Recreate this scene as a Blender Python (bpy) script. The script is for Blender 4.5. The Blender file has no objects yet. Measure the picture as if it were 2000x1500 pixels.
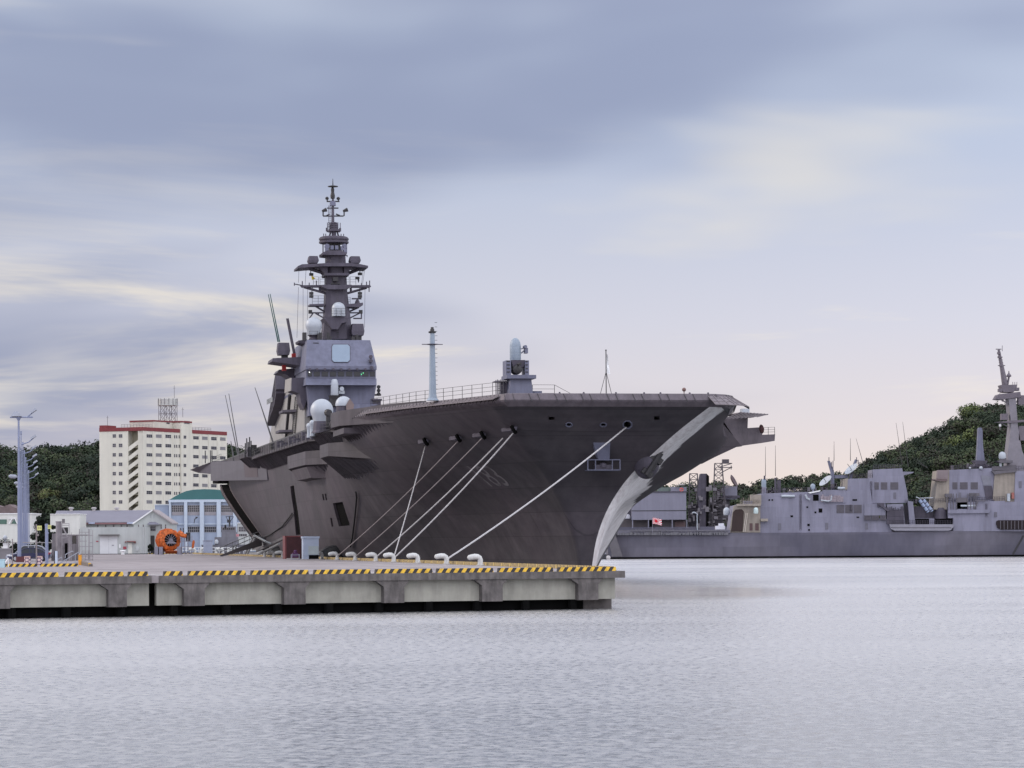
import bpy, bmesh, math, random
import numpy as np
from mathutils import Vector, Matrix
R = math.radians
rnd = random.Random(7)
SC = bpy.context.scene
COL = SC.collection

# ---------------------------------------------------------------- camera
F = 5700.0            # focal length in photo pixels (2000 px wide)
HZ = 1060.0           # horizon row in the photo
ROLL = 0.0062
CAMH = 4.0
cam = bpy.data.cameras.new('camera')
cam.sensor_width = 36.0
cam.lens = 36.0 * F / 2000.0
cam.shift_y = (HZ - 750.0) / 2000.0
cam.clip_start = 1.0
cam.clip_end = 30000.0
camo = bpy.data.objects.new('camera', cam)
COL.objects.link(camo)
_c, _s = math.cos(ROLL), math.sin(ROLL)
camo.matrix_world = Matrix(((_c, _s, 0, 0), (0, 0, -1, 0), (-_s, _c, 0, CAMH), (0, 0, 0, 1)))
SC.camera = camo

# ---------------------------------------------------------------- sky, sun, exposure
SUN_DIR = Vector((-0.84, 0.30, 0.40)).normalized()   # low in the west, left of and beyond the ship
sun_el = math.asin(SUN_DIR.z)
sun_az = math.atan2(SUN_DIR.x, SUN_DIR.y)
W_ = bpy.data.worlds.new('World')
SC.world = W_
W_.use_nodes = True
nt = W_.node_tree
nt.nodes.clear()
def N(t, **kw):
    n = nt.nodes.new(t)
    for k, v in kw.items():
        setattr(n, k, v)
    return n
def LK(a, b): nt.links.new(a, b)
sky = N('ShaderNodeTexSky', sky_type='NISHITA')
sky.sun_disc = False
sky.sun_elevation = sun_el
sky.sun_rotation = sun_az
sky.altitude = 0
sky.air_density = 1.2
sky.dust_density = 2.0
tc = N('ShaderNodeTexCoord')
sep = N('ShaderNodeSeparateXYZ'); LK(tc.outputs['Generated'], sep.inputs[0])
def wnoise(scale, loc, det, rough, dist=0.0):
    mp = N('ShaderNodeMapping'); mp.inputs['Scale'].default_value = scale; mp.inputs['Location'].default_value = loc
    LK(tc.outputs['Generated'], mp.inputs[0])
    nz = N('ShaderNodeTexNoise'); nz.inputs['Scale'].default_value = 1.0
    nz.inputs['Detail'].default_value = det; nz.inputs['Roughness'].default_value = rough
    nz.inputs['Distortion'].default_value = dist
    LK(mp.outputs[0], nz.inputs['Vector'])
    return nz.outputs[0]
def ramp(sock, stops, interp='EASE'):
    r = N('ShaderNodeValToRGB'); r.color_ramp.interpolation = interp
    e = r.color_ramp.elements
    while len(e) < len(stops): e.new(0.5)
    for i, (p, c) in enumerate(stops):
        e[i].position = p; e[i].color = (c[0], c[1], c[2], 1) if isinstance(c, tuple) else (c, c, c, 1)
    LK(sock, r.inputs[0])
    return r.outputs[0]
def wmix(fac, a, b, mode='MIX'):
    m = N('ShaderNodeMix', data_type='RGBA', blend_type=mode)
    for s_, v in ((0, fac), (6, a), (7, b)):
        if isinstance(v, (int, float)): m.inputs[s_].default_value = v
        elif isinstance(v, tuple): m.inputs[s_].default_value = (*v, 1)
        else: LK(v, m.inputs[s_])
    return m.outputs[2]
# overcast body: colour by height above the horizon, broken by streaked cloud noise
base = ramp(sep.outputs[2], [(0.0, (9.3, 7.8, 6.9)), (0.02, (8.6, 7.5, 7.1)), (0.04, (7.8, 7.2, 7.5)), (0.075, (6.7, 6.75, 7.8)), (0.13, (5.1, 5.7, 7.3)), (0.17, (5.0, 5.7, 7.2)), (0.27, (9.7, 9.6, 10.1)), (0.45, (11.3, 11.2, 11.5)), (1.0, (10.5, 11.0, 12.0))], 'LINEAR')
n1 = wnoise((2.4, 2.4, 10.0), (8.3, 2.4, 6.2), 3.5, 0.5, 0.35)
n2 = wnoise((4.0, 4.0, 30.0), (3.1, 8.0, 5.6), 6.0, 0.6, 0.4)
dark = ramp(n1, [(0.40, 0.0), (0.60, 1.0)])
dark_m = N('ShaderNodeMath', operation='MULTIPLY'); LK(dark, dark_m.inputs[0]); dark_m.inputs[1].default_value = 0.88
c1 = wmix(dark_m.outputs[0], base, (2.9, 3.35, 5.0))
lite = ramp(n2, [(0.52, 0.0), (0.70, 1.0)])
low = ramp(sep.outputs[2], [(0.0, 0.4), (0.055, 1.0), (0.085, 0.85), (0.11, 0.2), (0.2, 0.0)], 'LINEAR')
lm = N('ShaderNodeMath', operation='MULTIPLY'); LK(lite, lm.inputs[0]); LK(low, lm.inputs[1])
c2 = wmix(lm.outputs[0], c1, (9.2, 8.4, 7.2))
# the sky behind the camera is raised above that ahead to light facing sides
az = N('ShaderNodeVectorMath', operation='DOT_PRODUCT'); LK(tc.outputs['Generated'], az.inputs[0]); az.inputs[1].default_value = (-0.35, 0.93, 0.0)
east = ramp(az.outputs[1], [(0.0, (2.7, 2.65, 2.6)), (1.0, (1.0, 1.0, 1.0))], 'LINEAR')
azm = N('ShaderNodeMath', operation='MULTIPLY_ADD'); LK(az.outputs[1], azm.inputs[0]); azm.inputs[1].default_value = 0.62; azm.inputs[2].default_value = 0.42
LK(azm.outputs[0], east.node.inputs[0])
c2 = wmix(1.0, c2, east, 'MULTIPLY')
n3 = wnoise((2.6, 2.6, 15.0), (1.17, 2.2, 4.11), 4.0, 0.55, 0.5)
p3_ = ramp(n3, [(0.54, 0.0), (0.70, 1.0)]); pm_ = N('ShaderNodeMath', operation='MULTIPLY'); LK(p3_, pm_.inputs[0]); pm_.inputs[1].default_value = 0.75
c2 = wmix(pm_.outputs[0], c2, (8.0, 7.7, 7.4))
c3 = wmix(0.93, sky.outputs[0], c2)
bg = N('ShaderNodeBackground'); bg.inputs[1].default_value = 0.1
LK(c3, bg.inputs[0])
wo = N('ShaderNodeOutputWorld'); LK(bg.outputs[0], wo.inputs[0])

sun = bpy.data.lights.new('sun', 'SUN')
sun.energy = 1.5
sun.angle = R(12)
sun.color = (1.0, 0.88, 0.74)
suno = bpy.data.objects.new('sun', sun)
COL.objects.link(suno)
suno.rotation_euler = SUN_DIR.to_track_quat('Z', 'Y').to_euler()
suno.location = (-200, 100, 60)

SC.view_settings.view_transform = 'Standard'
SC.view_settings.look = 'None'
SC.view_settings.exposure = 0.0
SC.view_settings.gamma = 1.0
SC.view_settings.use_curve_mapping = False
SC.render.engine = 'CYCLES'
SC.cycles.use_denoising = True
SC.cycles.max_bounces = 6
SC.cycles.diffuse_bounces = 3
SC.cycles.glossy_bounces = 3

# ---------------------------------------------------------------- photo pixel -> place in the world
def uv(px, py):
    dx, dy = px - 1000.0, HZ - py
    return (dx + ROLL * dy) / F, (dy - ROLL * dx) / F
def W(px, py, d):
    u, v = uv(px, py)
    return Vector((u * d, d, CAMH + v * d))
def Wz(px, py, z):
    u, v = uv(px, py)
    d = (z - CAMH) / v
    return Vector((u * d, d, z))
QZ = 2.27             # quay top above water
TH = math.atan(0.178)
CT, ST = math.cos(TH), math.sin(TH)
AFT = Vector((-ST, CT, 0)); STB = Vector((-CT, -ST, 0))
BOW = Vector((0.0343 * 265, 265.0, 0.0))
def sp(px, py, s):    # ship coordinates (aft, starboard, up) of a photo pixel on the plane aft = s
    u, v = uv(px, py)
    d = (s - BOW.x * ST + BOW.y * CT) / (CT - u * ST)
    p = Vector((u * d, d, 0)) - BOW
    return Vector((s, p.dot(STB), CAMH + v * d))
def tp(px, py, t):    # same on the plane starboard = t
    u, v = uv(px, py)
    d = (t - BOW.x * CT - BOW.y * ST) / -(u * CT + ST)
    p = Vector((u * d, d, 0)) - BOW
    return Vector((p.dot(AFT), t, CAMH + v * d))
def ship_to_world(p):
    return BOW + AFT * p[0] + STB * p[1] + Vector((0, 0, p[2]))

# ---------------------------------------------------------------- materials
MATS = {}
def mat(name, c, rough=0.7, metal=0.0, var=0.12, scale=1.0, streak=0.0, streak_scale=(1.5, 1.5, 0.12), c2=None, bump=0.0, bscale=6.0, spec=0.5, plates=None, blotch=None):
    if name in MATS: return MATS[name]
    m = bpy.data.materials.new(name); m.use_nodes = True
    t = m.node_tree; b = t.nodes['Principled BSDF']
    b.inputs['Roughness'].default_value = rough; b.inputs['Metallic'].default_value = metal
    b.inputs['Specular IOR Level'].default_value = spec
    co = t.nodes.new('ShaderNodeTexCoord')
    nz = t.nodes.new('ShaderNodeTexNoise'); nz.inputs['Scale'].default_value = scale; nz.inputs['Detail'].default_value = 6; nz.inputs['Roughness'].default_value = 0.62
    t.links.new(co.outputs['Object'], nz.inputs['Vector'])
    rp = t.nodes.new('ShaderNodeValToRGB')
    ca = tuple(x * (1 - var) for x in c); cb = tuple(min(1, x * (1 + var)) for x in (c if c2 is None else c2))
    rp.color_ramp.elements[0].position = 0.32; rp.color_ramp.elements[0].color = (*ca, 1)
    rp.color_ramp.elements[1].position = 0.68; rp.color_ramp.elements[1].color = (*cb, 1)
    t.links.new(nz.outputs[0], rp.inputs[0])
    out = rp.outputs[0]
    if streak > 0:
        mp = t.nodes.new('ShaderNodeMapping'); mp.inputs['Scale'].default_value = streak_scale
        t.links.new(co.outputs['Object'], mp.inputs[0])
        n2 = t.nodes.new('ShaderNodeTexNoise'); n2.inputs['Scale'].default_value = 1.0; n2.inputs['Detail'].default_value = 5; n2.inputs['Roughness'].default_value = 0.65
        t.links.new(mp.outputs[0], n2.inputs['Vector'])
        r2 = t.nodes.new('ShaderNodeValToRGB')
        r2.color_ramp.elements[0].position = 0.35; r2.color_ramp.elements[0].color = (1 - streak,) * 3 + (1,)
        r2.color_ramp.elements[1].position = 0.6; r2.color_ramp.elements[1].color = (1, 1, 1, 1)
        t.links.new(n2.outputs[0], r2.inputs[0])
        mx = t.nodes.new('ShaderNodeMix'); mx.data_type = 'RGBA'; mx.blend_type = 'MULTIPLY'; mx.inputs[0].default_value = 1.0
        t.links.new(out, mx.inputs[6]); t.links.new(r2.outputs[0], mx.inputs[7])
        out = mx.outputs[2]
    def mul(a_, b_, mode='MULTIPLY', f_=1.0):
        mx = t.nodes.new('ShaderNodeMix'); mx.data_type = 'RGBA'; mx.blend_type = mode; mx.inputs[0].default_value = f_
        t.links.new(a_, mx.inputs[6]); t.links.new(b_, mx.inputs[7]); return mx.outputs[2]
    if blotch:                       # wide faint change of tint
        bz = t.nodes.new('ShaderNodeTexNoise'); bz.inputs['Scale'].default_value = blotch[0]; bz.inputs['Detail'].default_value = 4; bz.inputs['Distortion'].default_value = 0.6
        t.links.new(co.outputs['Object'], bz.inputs['Vector']); br = t.nodes.new('ShaderNodeValToRGB')
        br.color_ramp.elements[0].position = 0.35; br.color_ramp.elements[0].color = (*blotch[1], 1); br.color_ramp.elements[1].position = 0.65; br.color_ramp.elements[1].color = (*blotch[2], 1)
        t.links.new(bz.outputs[0], br.inputs[0]); out = mul(out, br.outputs[0])
    if plates:                       # welded plates: faint tone from plate to plate, thin seams
        sx = t.nodes.new('ShaderNodeSeparateXYZ'); cx = t.nodes.new('ShaderNodeCombineXYZ'); t.links.new(co.outputs['Object'], sx.inputs[0])
        t.links.new(sx.outputs[0], cx.inputs[0]); t.links.new(sx.outputs[2], cx.inputs[1])
        bk = t.nodes.new('ShaderNodeTexBrick'); bk.inputs['Scale'].default_value = 1.0; bk.inputs['Brick Width'].default_value = plates[0]; bk.inputs['Row Height'].default_value = plates[1]
        bk.inputs['Mortar Size'].default_value = plates[3]; bk.inputs['Mortar Smooth'].default_value = 0.4; k_ = plates[2]
        bk.inputs['Color1'].default_value = (1 - k_, 1 - k_, 1 - k_, 1); bk.inputs['Color2'].default_value = (1 + k_, 1 + k_ * .9, 1 + k_ * .9, 1); bk.inputs['Mortar'].default_value = (1 - 2 * k_,) * 3 + (1,)
        t.links.new(cx.outputs[0], bk.inputs['Vector']); out = mul(out, bk.outputs[0])
    t.links.new(out, b.inputs['Base Color'])
    if bump > 0:
        bn = t.nodes.new('ShaderNodeTexNoise'); bn.inputs['Scale'].default_value = bscale; bn.inputs['Detail'].default_value = 4
        t.links.new(co.outputs['Object'], bn.inputs['Vector'])
        bp = t.nodes.new('ShaderNodeBump'); bp.inputs['Strength'].default_value = bump; bp.inputs['Distance'].default_value = 0.05
        t.links.new(bn.outputs[0], bp.inputs['Height']); t.links.new(bp.outputs[0], b.inputs['Normal'])
    MATS[name] = m
    return m
def emit(name, c, s):
    m = mat(name, c, 0.4)
    b = m.node_tree.nodes['Principled BSDF']
    b.inputs['Emission Color'].default_value = (*c, 1); b.inputs['Emission Strength'].default_value = s
    return m
def stripe_mat(name, ca, cb, period, slant, axis=0, ratio=0.5):
    """painted diagonal stripes: object x (or y) plus slanted z"""
    if name in MATS: return MATS[name]
    m = mat(name, ca, 0.6)
    t = m.node_tree; b = t.nodes['Principled BSDF']
    co = t.nodes.new('ShaderNodeTexCoord'); s = t.nodes.new('ShaderNodeSeparateXYZ'); t.links.new(co.outputs['Object'], s.inputs[0])
    a = t.nodes.new('ShaderNodeMath'); a.operation = 'MULTIPLY_ADD'; t.links.new(s.outputs[2], a.inputs[0]); a.inputs[1].default_value = slant; t.links.new(s.outputs[axis], a.inputs[2])
    d = t.nodes.new('ShaderNodeMath'); d.operation = 'DIVIDE'; t.links.new(a.outputs[0], d.inputs[0]); d.inputs[1].default_value = period
    f = t.nodes.new('ShaderNodeMath'); f.operation = 'FRACT'; t.links.new(d.outputs[0], f.inputs[0])
    g = t.nodes.new('ShaderNodeMath'); g.operation = 'GREATER_THAN'; t.links.new(f.outputs[0], g.inputs[0]); g.inputs[1].default_value = ratio
    nz = t.nodes.new('ShaderNodeTexNoise'); nz.inputs['Scale'].default_value = 5.0; nz.inputs['Detail'].default_value = 6
    t.links.new(co.outputs['Object'], nz.inputs['Vector'])
    mx = t.nodes.new('ShaderNodeMix'); mx.data_type = 'RGBA'; t.links.new(g.outputs[0], mx.inputs[0]); mx.inputs[6].default_value = (*ca, 1); mx.inputs[7].default_value = (*cb, 1)
    r2 = t.nodes.new('ShaderNodeValToRGB'); r2.color_ramp.elements[0].position = 0.3; r2.color_ramp.elements[0].color = (0.6, 0.6, 0.6, 1); r2.color_ramp.elements[1].position = 0.6
    t.links.new(nz.outputs[0], r2.inputs[0])
    m2 = t.nodes.new('ShaderNodeMix'); m2.data_type = 'RGBA'; m2.blend_type = 'MULTIPLY'; m2.inputs[0].default_value = 1.0
    t.links.new(mx.outputs[2], m2.inputs[6]); t.links.new(r2.outputs[0], m2.inputs[7]); t.links.new(m2.outputs[2], b.inputs['Base Color'])
    return m

SHIP = mat('ship_grey', (0.150, 0.154, 0.215), 0.55, var=0.10, scale=0.6, streak=0.2, spec=0.35, plates=(3.0, 2.4, 0.03, 0.03))
SHIPD = mat('ship_grey_dull', (0.092, 0.082, 0.106), 0.6, var=0.14, scale=0.6, streak=0.25, spec=0.25)
HULL = mat('hull_paint', (0.075, 0.065, 0.076), 0.55, var=0.14, scale=0.5, streak=0.16, streak_scale=(0.9, 0.0, 0.07), c2=(0.083, 0.073, 0.081), bump=0.2, bscale=0.55, spec=0.22, plates=(7.0, 2.3, 0.12, 0.045), blotch=(0.09, (0.90, 0.93, 0.92), (1.06, 1.03, 1.05)))
COAM = mat('coaming_paint', (0.135, 0.115, 0.13), 0.6, var=0.12, scale=0.8, streak=0.25, streak_scale=(1.5, 1.5, 0.6), spec=0.3)
STEM = mat('weathered_lit_bow', (0.70, 0.68, 0.68), 0.4, var=0.14, scale=0.5, streak=0.3, streak_scale=(3.0, 3.0, 0.35))  # pale tone standing for light on the port bow, with weathering streaks
DARK = mat('dark_metal', (0.03, 0.028, 0.03), 0.6)
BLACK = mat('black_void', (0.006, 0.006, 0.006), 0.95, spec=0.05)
RADW = mat('radome_white', (0.40, 0.43, 0.47), 0.45, var=0.05)
PALEB = mat('pale_blue_grey', (0.25, 0.30, 0.36), 0.5, var=0.06)
DECK = mat('flight_deck_coating', (0.10, 0.10, 0.105), 0.85)
GLASS = mat('dark_glass', (0.012, 0.014, 0.018), 0.12, var=0.05)
CONC = mat('quay_concrete', (0.145, 0.13, 0.125), 0.9, var=0.28, scale=1.4, streak=0.4, streak_scale=(2.2, 2.2, 0.5), bump=0.3, bscale=8)
CONCP = mat('pale_panel_concrete', (0.34, 0.33, 0.285), 0.9, var=0.12, scale=0.9, streak=0.2, streak_scale=(1.6, 1.6, 0.3), bump=0.2, bscale=8)
CONCT = mat('quay_top_concrete', (0.29, 0.26, 0.265), 0.9, var=0.2, scale=0.12, bump=0.2, bscale=5, blotch=(0.5, (0.72, 0.70, 0.70), (1.1, 1.1, 1.1)))
WHITEP = mat('white_paint', (0.74, 0.74, 0.74), 0.5, var=0.08, scale=3)
BOLL = mat('bollard_white', (0.60, 0.60, 0.58), 0.5, var=0.10, scale=2.5, streak=0.25, streak_scale=(5, 5, 1.5))
ROPE = mat('rope_pale', (0.46, 0.44, 0.44), 0.85, var=0.2, scale=6)
ROPEG = mat('rope_grey', (0.27, 0.235, 0.24), 0.85, var=0.2, scale=6)
YELLOW = mat('safety_yellow', (0.78, 0.45, 0.02), 0.6, var=0.12, scale=3)
ORANGE = mat('float_orange', (0.62, 0.14, 0.025), 0.65, var=0.45, scale=2.5, streak=0.45, streak_scale=(2.5, 2.5, 2.0))
RED = mat('red_paint', (0.45, 0.03, 0.03), 0.55)
KERB = stripe_mat('kerb_stripes', (0.74, 0.45, 0.03), (0.018, 0.014, 0.016), 0.5, -0.75)
KERB2 = stripe_mat('kerb_stripes_side', (0.50, 0.35, 0.12), (0.03, 0.025, 0.02), 0.5, 0.0, ratio=0.62)

# ---------------------------------------------------------------- mesh builder
class MB:
    def __init__(self):
        self.v = []; self.f = []
    def add(self, vs, fs):
        o = len(self.v); self.v += [tuple(p) for p in vs]; self.f += [tuple(i + o for i in f) for f in fs]; return self
    def hexa(self, p):    # 4 bottom (ccw from above), 4 top
        return self.add(p, [(3, 2, 1, 0), (4, 5, 6, 7), (0, 1, 5, 4), (1, 2, 6, 5), (2, 3, 7, 6), (3, 0, 4, 7)])
    def box(self, x0, x1, y0, y1, z0, z1):
        return self.hexa([(x0, y0, z0), (x1, y0, z0), (x1, y1, z0), (x0, y1, z0), (x0, y0, z1), (x1, y0, z1), (x1, y1, z1), (x0, y1, z1)])
    def frustum(self, x0, x1, y0, y1, z0, X0, X1, Y0, Y1, z1):
        return self.hexa([(x0, y0, z0), (x1, y0, z0), (x1, y1, z0), (x0, y1, z0), (X0, Y0, z1), (X1, Y0, z1), (X1, Y1, z1), (X0, Y1, z1)])
    def prism(self, poly, ext):    # poly: 3d points, ext: vector
        n = len(poly); e = Vector(ext)
        a = [Vector(p) for p in poly]; b = [p + e for p in a]
        fs = [tuple(range(n - 1, -1, -1)), tuple(range(n, 2 * n))] + [(i, (i + 1) % n, n + (i + 1) % n, n + i) for i in range(n)]
        return self.add(a + b, fs)
    def tube(self, p0, p1, r, n=6, r1=None):
        p0, p1 = Vector(p0), Vector(p1); d = (p1 - p0)
        if d.length < 1e-6: return self
        z = d.normalized(); x = z.orthogonal().normalized(); y = z.cross(x); r1 = r if r1 is None else r1
        vs = [p0 + (x * math.cos(2 * math.pi * i / n) + y * math.sin(2 * math.pi * i / n)) * r for i in range(n)]
        vs += [p1 + (x * math.cos(2 * math.pi * i / n) + y * math.sin(2 * math.pi * i / n)) * r1 for i in range(n)]
        return self.add(vs, [tuple(range(n - 1, -1, -1)), tuple(range(n, 2 * n))] + [(i, (i + 1) % n, n + (i + 1) % n, n + i) for i in range(n)])
    def path(self, pts, r, n=6):
        pts = [Vector(p) for p in pts]; vs = []; m = len(pts); x = None
        rs = r if isinstance(r, (list, tuple)) else [r] * m
        for k, p in enumerate(pts):
            d = (pts[min(k + 1, m - 1)] - pts[max(k - 1, 0)]).normalized()
            x = (d.orthogonal() if x is None else (x - d * x.dot(d))).normalized(); y = d.cross(x)
            vs += [p + (x * math.cos(2 * math.pi * i / n) + y * math.sin(2 * math.pi * i / n)) * rs[k] for i in range(n)]
        fs = [tuple(range(n - 1, -1, -1)), tuple(range((m - 1) * n, m * n))]
        for k in range(m - 1):
            fs += [(k * n + i, k * n + (i + 1) % n, (k + 1) * n + (i + 1) % n, (k + 1) * n + i) for i in range(n)]
        return self.add(vs, fs)
    def lathe(self, c, prof, n=20, axis=(0, 0, 1)):   # prof: (radius, height along axis)
        c = Vector(c); z = Vector(axis).normalized(); x = z.orthogonal().normalized(); y = z.cross(x); m = len(prof)
        vs = [c + z * h + (x * math.cos(2 * math.pi * i / n) + y * math.sin(2 * math.pi * i / n)) * max(r, 1e-4) for r, h in prof for i in range(n)]
        fs = [tuple(range(n - 1, -1, -1)), tuple(range((m - 1) * n, m * n))]
        for k in range(m - 1):
            fs += [(k * n + i, k * n + (i + 1) % n, (k + 1) * n + (i + 1) % n, (k + 1) * n + i) for i in range(n)]
        return self.add(vs, fs)
    def sphere(self, c, r, n=18, m=10, sx=1, sz=1):
        return self.lathe(c, [(r * sx * math.sin(math.pi * k / m), -r * sz * math.cos(math.pi * k / m)) for k in range(m + 1)], n)
    def build(self, name, material, parent=None, smooth=False, angle=40):
        me = bpy.data.meshes.new(name); me.from_pydata(self.v, [], self.f); me.materials.append(material)
        bm = bmesh.new(); bm.from_mesh(me); bmesh.ops.recalc_face_normals(bm, faces=bm.faces[:]); bm.to_mesh(me); bm.free()
        if smooth:
            me.polygons.foreach_set('use_smooth', [True] * len(me.polygons))
            me.set_sharp_from_angle(angle=R(angle))
        o = bpy.data.objects.new(name, me); COL.objects.link(o)
        if parent: o.parent = parent
        return o
def tag(o, label=None, cat=None, group=None, kind=None):
    if label: o['label'] = label
    if cat: o['category'] = cat
    if group: o['group'] = group
    if kind: o['kind'] = kind
    return o
def empty(name, loc, rz=0.0, label=None, cat=None, group=None):
    o = bpy.data.objects.new(name, None); COL.objects.link(o); o.empty_display_size = 0.5
    o.location = loc; o.rotation_euler = (0, 0, rz)
    return tag(o, label, cat, group)
def copy_tree(o, parent=None):
    c = o.copy(); COL.objects.link(c)
    if parent: c.parent = parent
    for ch in list(o.children): copy_tree(ch, c)
    return c
def share(src, name, parent, loc=(0, 0, 0), rz=0.0, sc=None):
    o = bpy.data.objects.new(name, src.data); COL.objects.link(o); o.parent = parent; o.location = loc; o.rotation_euler = (0, 0, rz)
    if sc: o.scale = sc
    return o
# ---------------------------------------------------------------- water
def make_water():
    m = bpy.data.materials.new('harbour_water'); m.use_nodes = True
    t = m.node_tree; b = t.nodes['Principled BSDF']
    
    co = t.nodes.new('ShaderNodeTexCoord')
    def nz(scale, sc3, det, rough=0.5):
        mp = t.nodes.new('ShaderNodeMapping'); mp.inputs['Scale'].default_value = sc3; mp.inputs['Rotation'].default_value = (0, 0, 0.35)
        t.links.new(co.outputs['Object'], mp.inputs[0])
        n = t.nodes.new('ShaderNodeTexNoise'); n.inputs['Scale'].default_value = scale; n.inputs['Detail'].default_value = det; n.inputs['Roughness'].default_value = rough
        t.links.new(mp.outputs[0], n.inputs['Vector']); return n.outputs[0]
    def math_(op, a, c):
        n = t.nodes.new('ShaderNodeMath'); n.operation = op
        for i, v in enumerate((a, c)):
            if isinstance(v, (int, float)): n.inputs[i].default_value = v
            else: t.links.new(v, n.inputs[i])
        return n.outputs[0]
    fine = nz(2.6, (1, 1, 1), 4, 0.6); mid = nz(0.55, (1, 1, 1), 3, 0.5); patch = nz(0.022, (0.6, 1.6, 1), 4, 0.6)
    rp = t.nodes.new('ShaderNodeValToRGB'); rp.color_ramp.elements[0].position = 0.36; rp.color_ramp.elements[0].color = (0.35,) * 3 + (1,); rp.color_ramp.elements[1].position = 0.66
    t.links.new(patch, rp.inputs[0])
    h = math_('ADD', math_('MULTIPLY', fine, 0.045), math_('MULTIPLY', mid, 0.10))
    h = math_('MULTIPLY', h, rp.outputs[0])
    df = t.nodes.new('ShaderNodeBsdfDiffuse'); df.inputs[0].default_value = (0.10, 0.115, 0.125, 1)
    gl = t.nodes.new('ShaderNodeBsdfGlossy'); gl.inputs['Roughness'].default_value = 0.10; gl.inputs['Color'].default_value = (1.0, 0.97, 0.945, 1)
    fr = t.nodes.new('ShaderNodeFresnel'); fr.inputs['IOR'].default_value = 1.34
    mx = t.nodes.new('ShaderNodeMixShader'); t.links.new(fr.outputs[0], mx.inputs[0]); t.links.new(df.outputs[0], mx.inputs[1]); t.links.new(gl.outputs[0], mx.inputs[2])
    t.links.new(mx.outputs[0], t.nodes['Material Output'].inputs[0])
    bp = t.nodes.new('ShaderNodeBump'); bp.inputs['Strength'].default_value = 1.0; bp.inputs['Distance'].default_value = 0.5
    t.links.new(h, bp.inputs['Height']); t.links.new(bp.outputs[0], gl.inputs['Normal'])
    # wind-ruffled and calmer water: how rough the surface is changes from ripple to ripple and in wide patches
    rip = nz(1.9, (1.7, 1.15, 1), 6, 0.75); lane = nz(0.012, (0.5, 2.2, 1), 3, 0.55)
    # smoother water in the lee of the bow
    mpl = t.nodes.new('ShaderNodeMapping'); mpl.inputs['Location'].default_value = (-13 / 13, -238 / 42, 0); mpl.inputs['Scale'].default_value = (1 / 13, 1 / 42, 1); t.links.new(co.outputs['Object'], mpl.inputs[0])
    gr = t.nodes.new('ShaderNodeTexGradient'); gr.gradient_type = 'SPHERICAL'; t.links.new(mpl.outputs[0], gr.inputs[0])
    lee = math_('MINIMUM', math_('MULTIPLY', gr.outputs[1], 2.2), 1.0)
    ro = math_('ADD', math_('MULTIPLY', math_('SUBTRACT', rip, 0.5), 0.95), math_('MULTIPLY', math_('SUBTRACT', patch, 0.5), 0.22))
    ro = math_('ADD', ro, math_('MULTIPLY', math_('SUBTRACT', lane, 0.5), 0.22))
    ro = math_('MAXIMUM', math_('SUBTRACT', math_('ADD', ro, 0.295), math_('MULTIPLY', lee, 0.16)), 0.06); t.links.new(ro, gl.inputs['Roughness']); t.nodes.remove(b)
    o = MB().add([(-9000, -300, 0), (9000, -300, 0), (9000, 16000, 0), (-9000, 16000, 0)], [(0, 1, 2, 3)]).build('water', m)
    tag(o, 'rippled grey harbour water reflecting the cloudy sky', kind='structure')
make_water()

# ---------------------------------------------------------------- quay
Q0 = Wz(1220, 1115, QZ); Q1 = Wz(0, 1128, QZ)
QR = (Q0 - Q1).normalized()                       # towards the right along the front edge
QA = math.atan2(QR.y, QR.x); QIN = Vector((-QR.y, QR.x, 0))
def qx(px, py=1130):                              # local x on the front edge of a photo column
    u, _ = uv(px, py)
    return (u * Q0.y - Q0.x) / (QR.x - u * QR.y)
def q_local(p):
    d = Vector((p[0], p[1], 0)) - Vector((Q0.x, Q0.y, 0)); return Vector((d.dot(QR), d.dot(QIN), 0))
side_len = (562 - Q0.y) / CT
SB = Q0 + AFT * side_len; SB.z = 0
pa = q_local(Q0); pb = q_local(SB); pc = q_local(Vector((-420, 562, 0)))
XL = -95.0
poly = [(XL, 0), (-0.0, 0), (pb.x, pb.y), (pc.x, pc.y), (XL - 240, 60)]
quay = MB().prism([(x, y, 1.88) for x, y in poly], (0, 0, QZ - 1.88)).build('quay', CONCT)
quay.location = (Q0.x, Q0.y, 0); quay.rotation_euler = (0, 0, QA)
tag(quay, 'concrete quay standing on dark piles in the harbour', kind='structure')
jx = qx(303)
# front edge beam in two lengths with an open joint between them
for x0, x1 in ((XL, jx - 0.22), (jx + 0.22, -0.001)):
    MB().box(x0, x1, -0.06, -0.001, 1.86, QZ + 0.004).build('edge_beam', CONC, quay)
MB().box(jx - 0.05, jx + 0.05, 0.0, 14.0, QZ + 0.002, QZ + 0.008).build('joint_seal', BLACK, quay)
cols = [(-190, -150), (-20, 20), (212, 248), (360, 400), (555, 597), (750, 790), (942, 982), (1130, 1169)]
spans = []
for i, (a, b_) in enumerate(cols):
    x0, x1 = qx(a), qx(b_)
    m = MB().box(x0, x1, 0.02, 0.9, 0.56, 1.875)
    # haunches beside the column head
    m.prism([(x0 - 0.55, 0.02, 1.875), (x0, 0.02, 1.875), (x0, 0.02, 1.5)], (0, 0.4, 0))
    if i < len(cols) - 1 or True: m.prism([(x1, 0.02, 1.5), (x1, 0.02, 1.875), (x1 + 0.35, 0.02, 1.875)], (0, 0.4, 0))
    m.build('quay_column', CONC, quay)
edges = [(qx(cols[i][1]), qx(cols[i + 1][0])) for i in range(len(cols) - 1)] + [(qx(1169), qx(1208))]
for x0, x1 in edges:
    parts = [(x0, x1)] if not (x0 < jx < x1) else [(x0, jx - 0.22), (jx + 0.22, x1)]
    for a, b_ in parts:
        MB().box(a + 0.003, b_ - 0.003, 0.48, 0.85, 0.60, 1.875).build('wall_panel', CONCP, quay)
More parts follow.
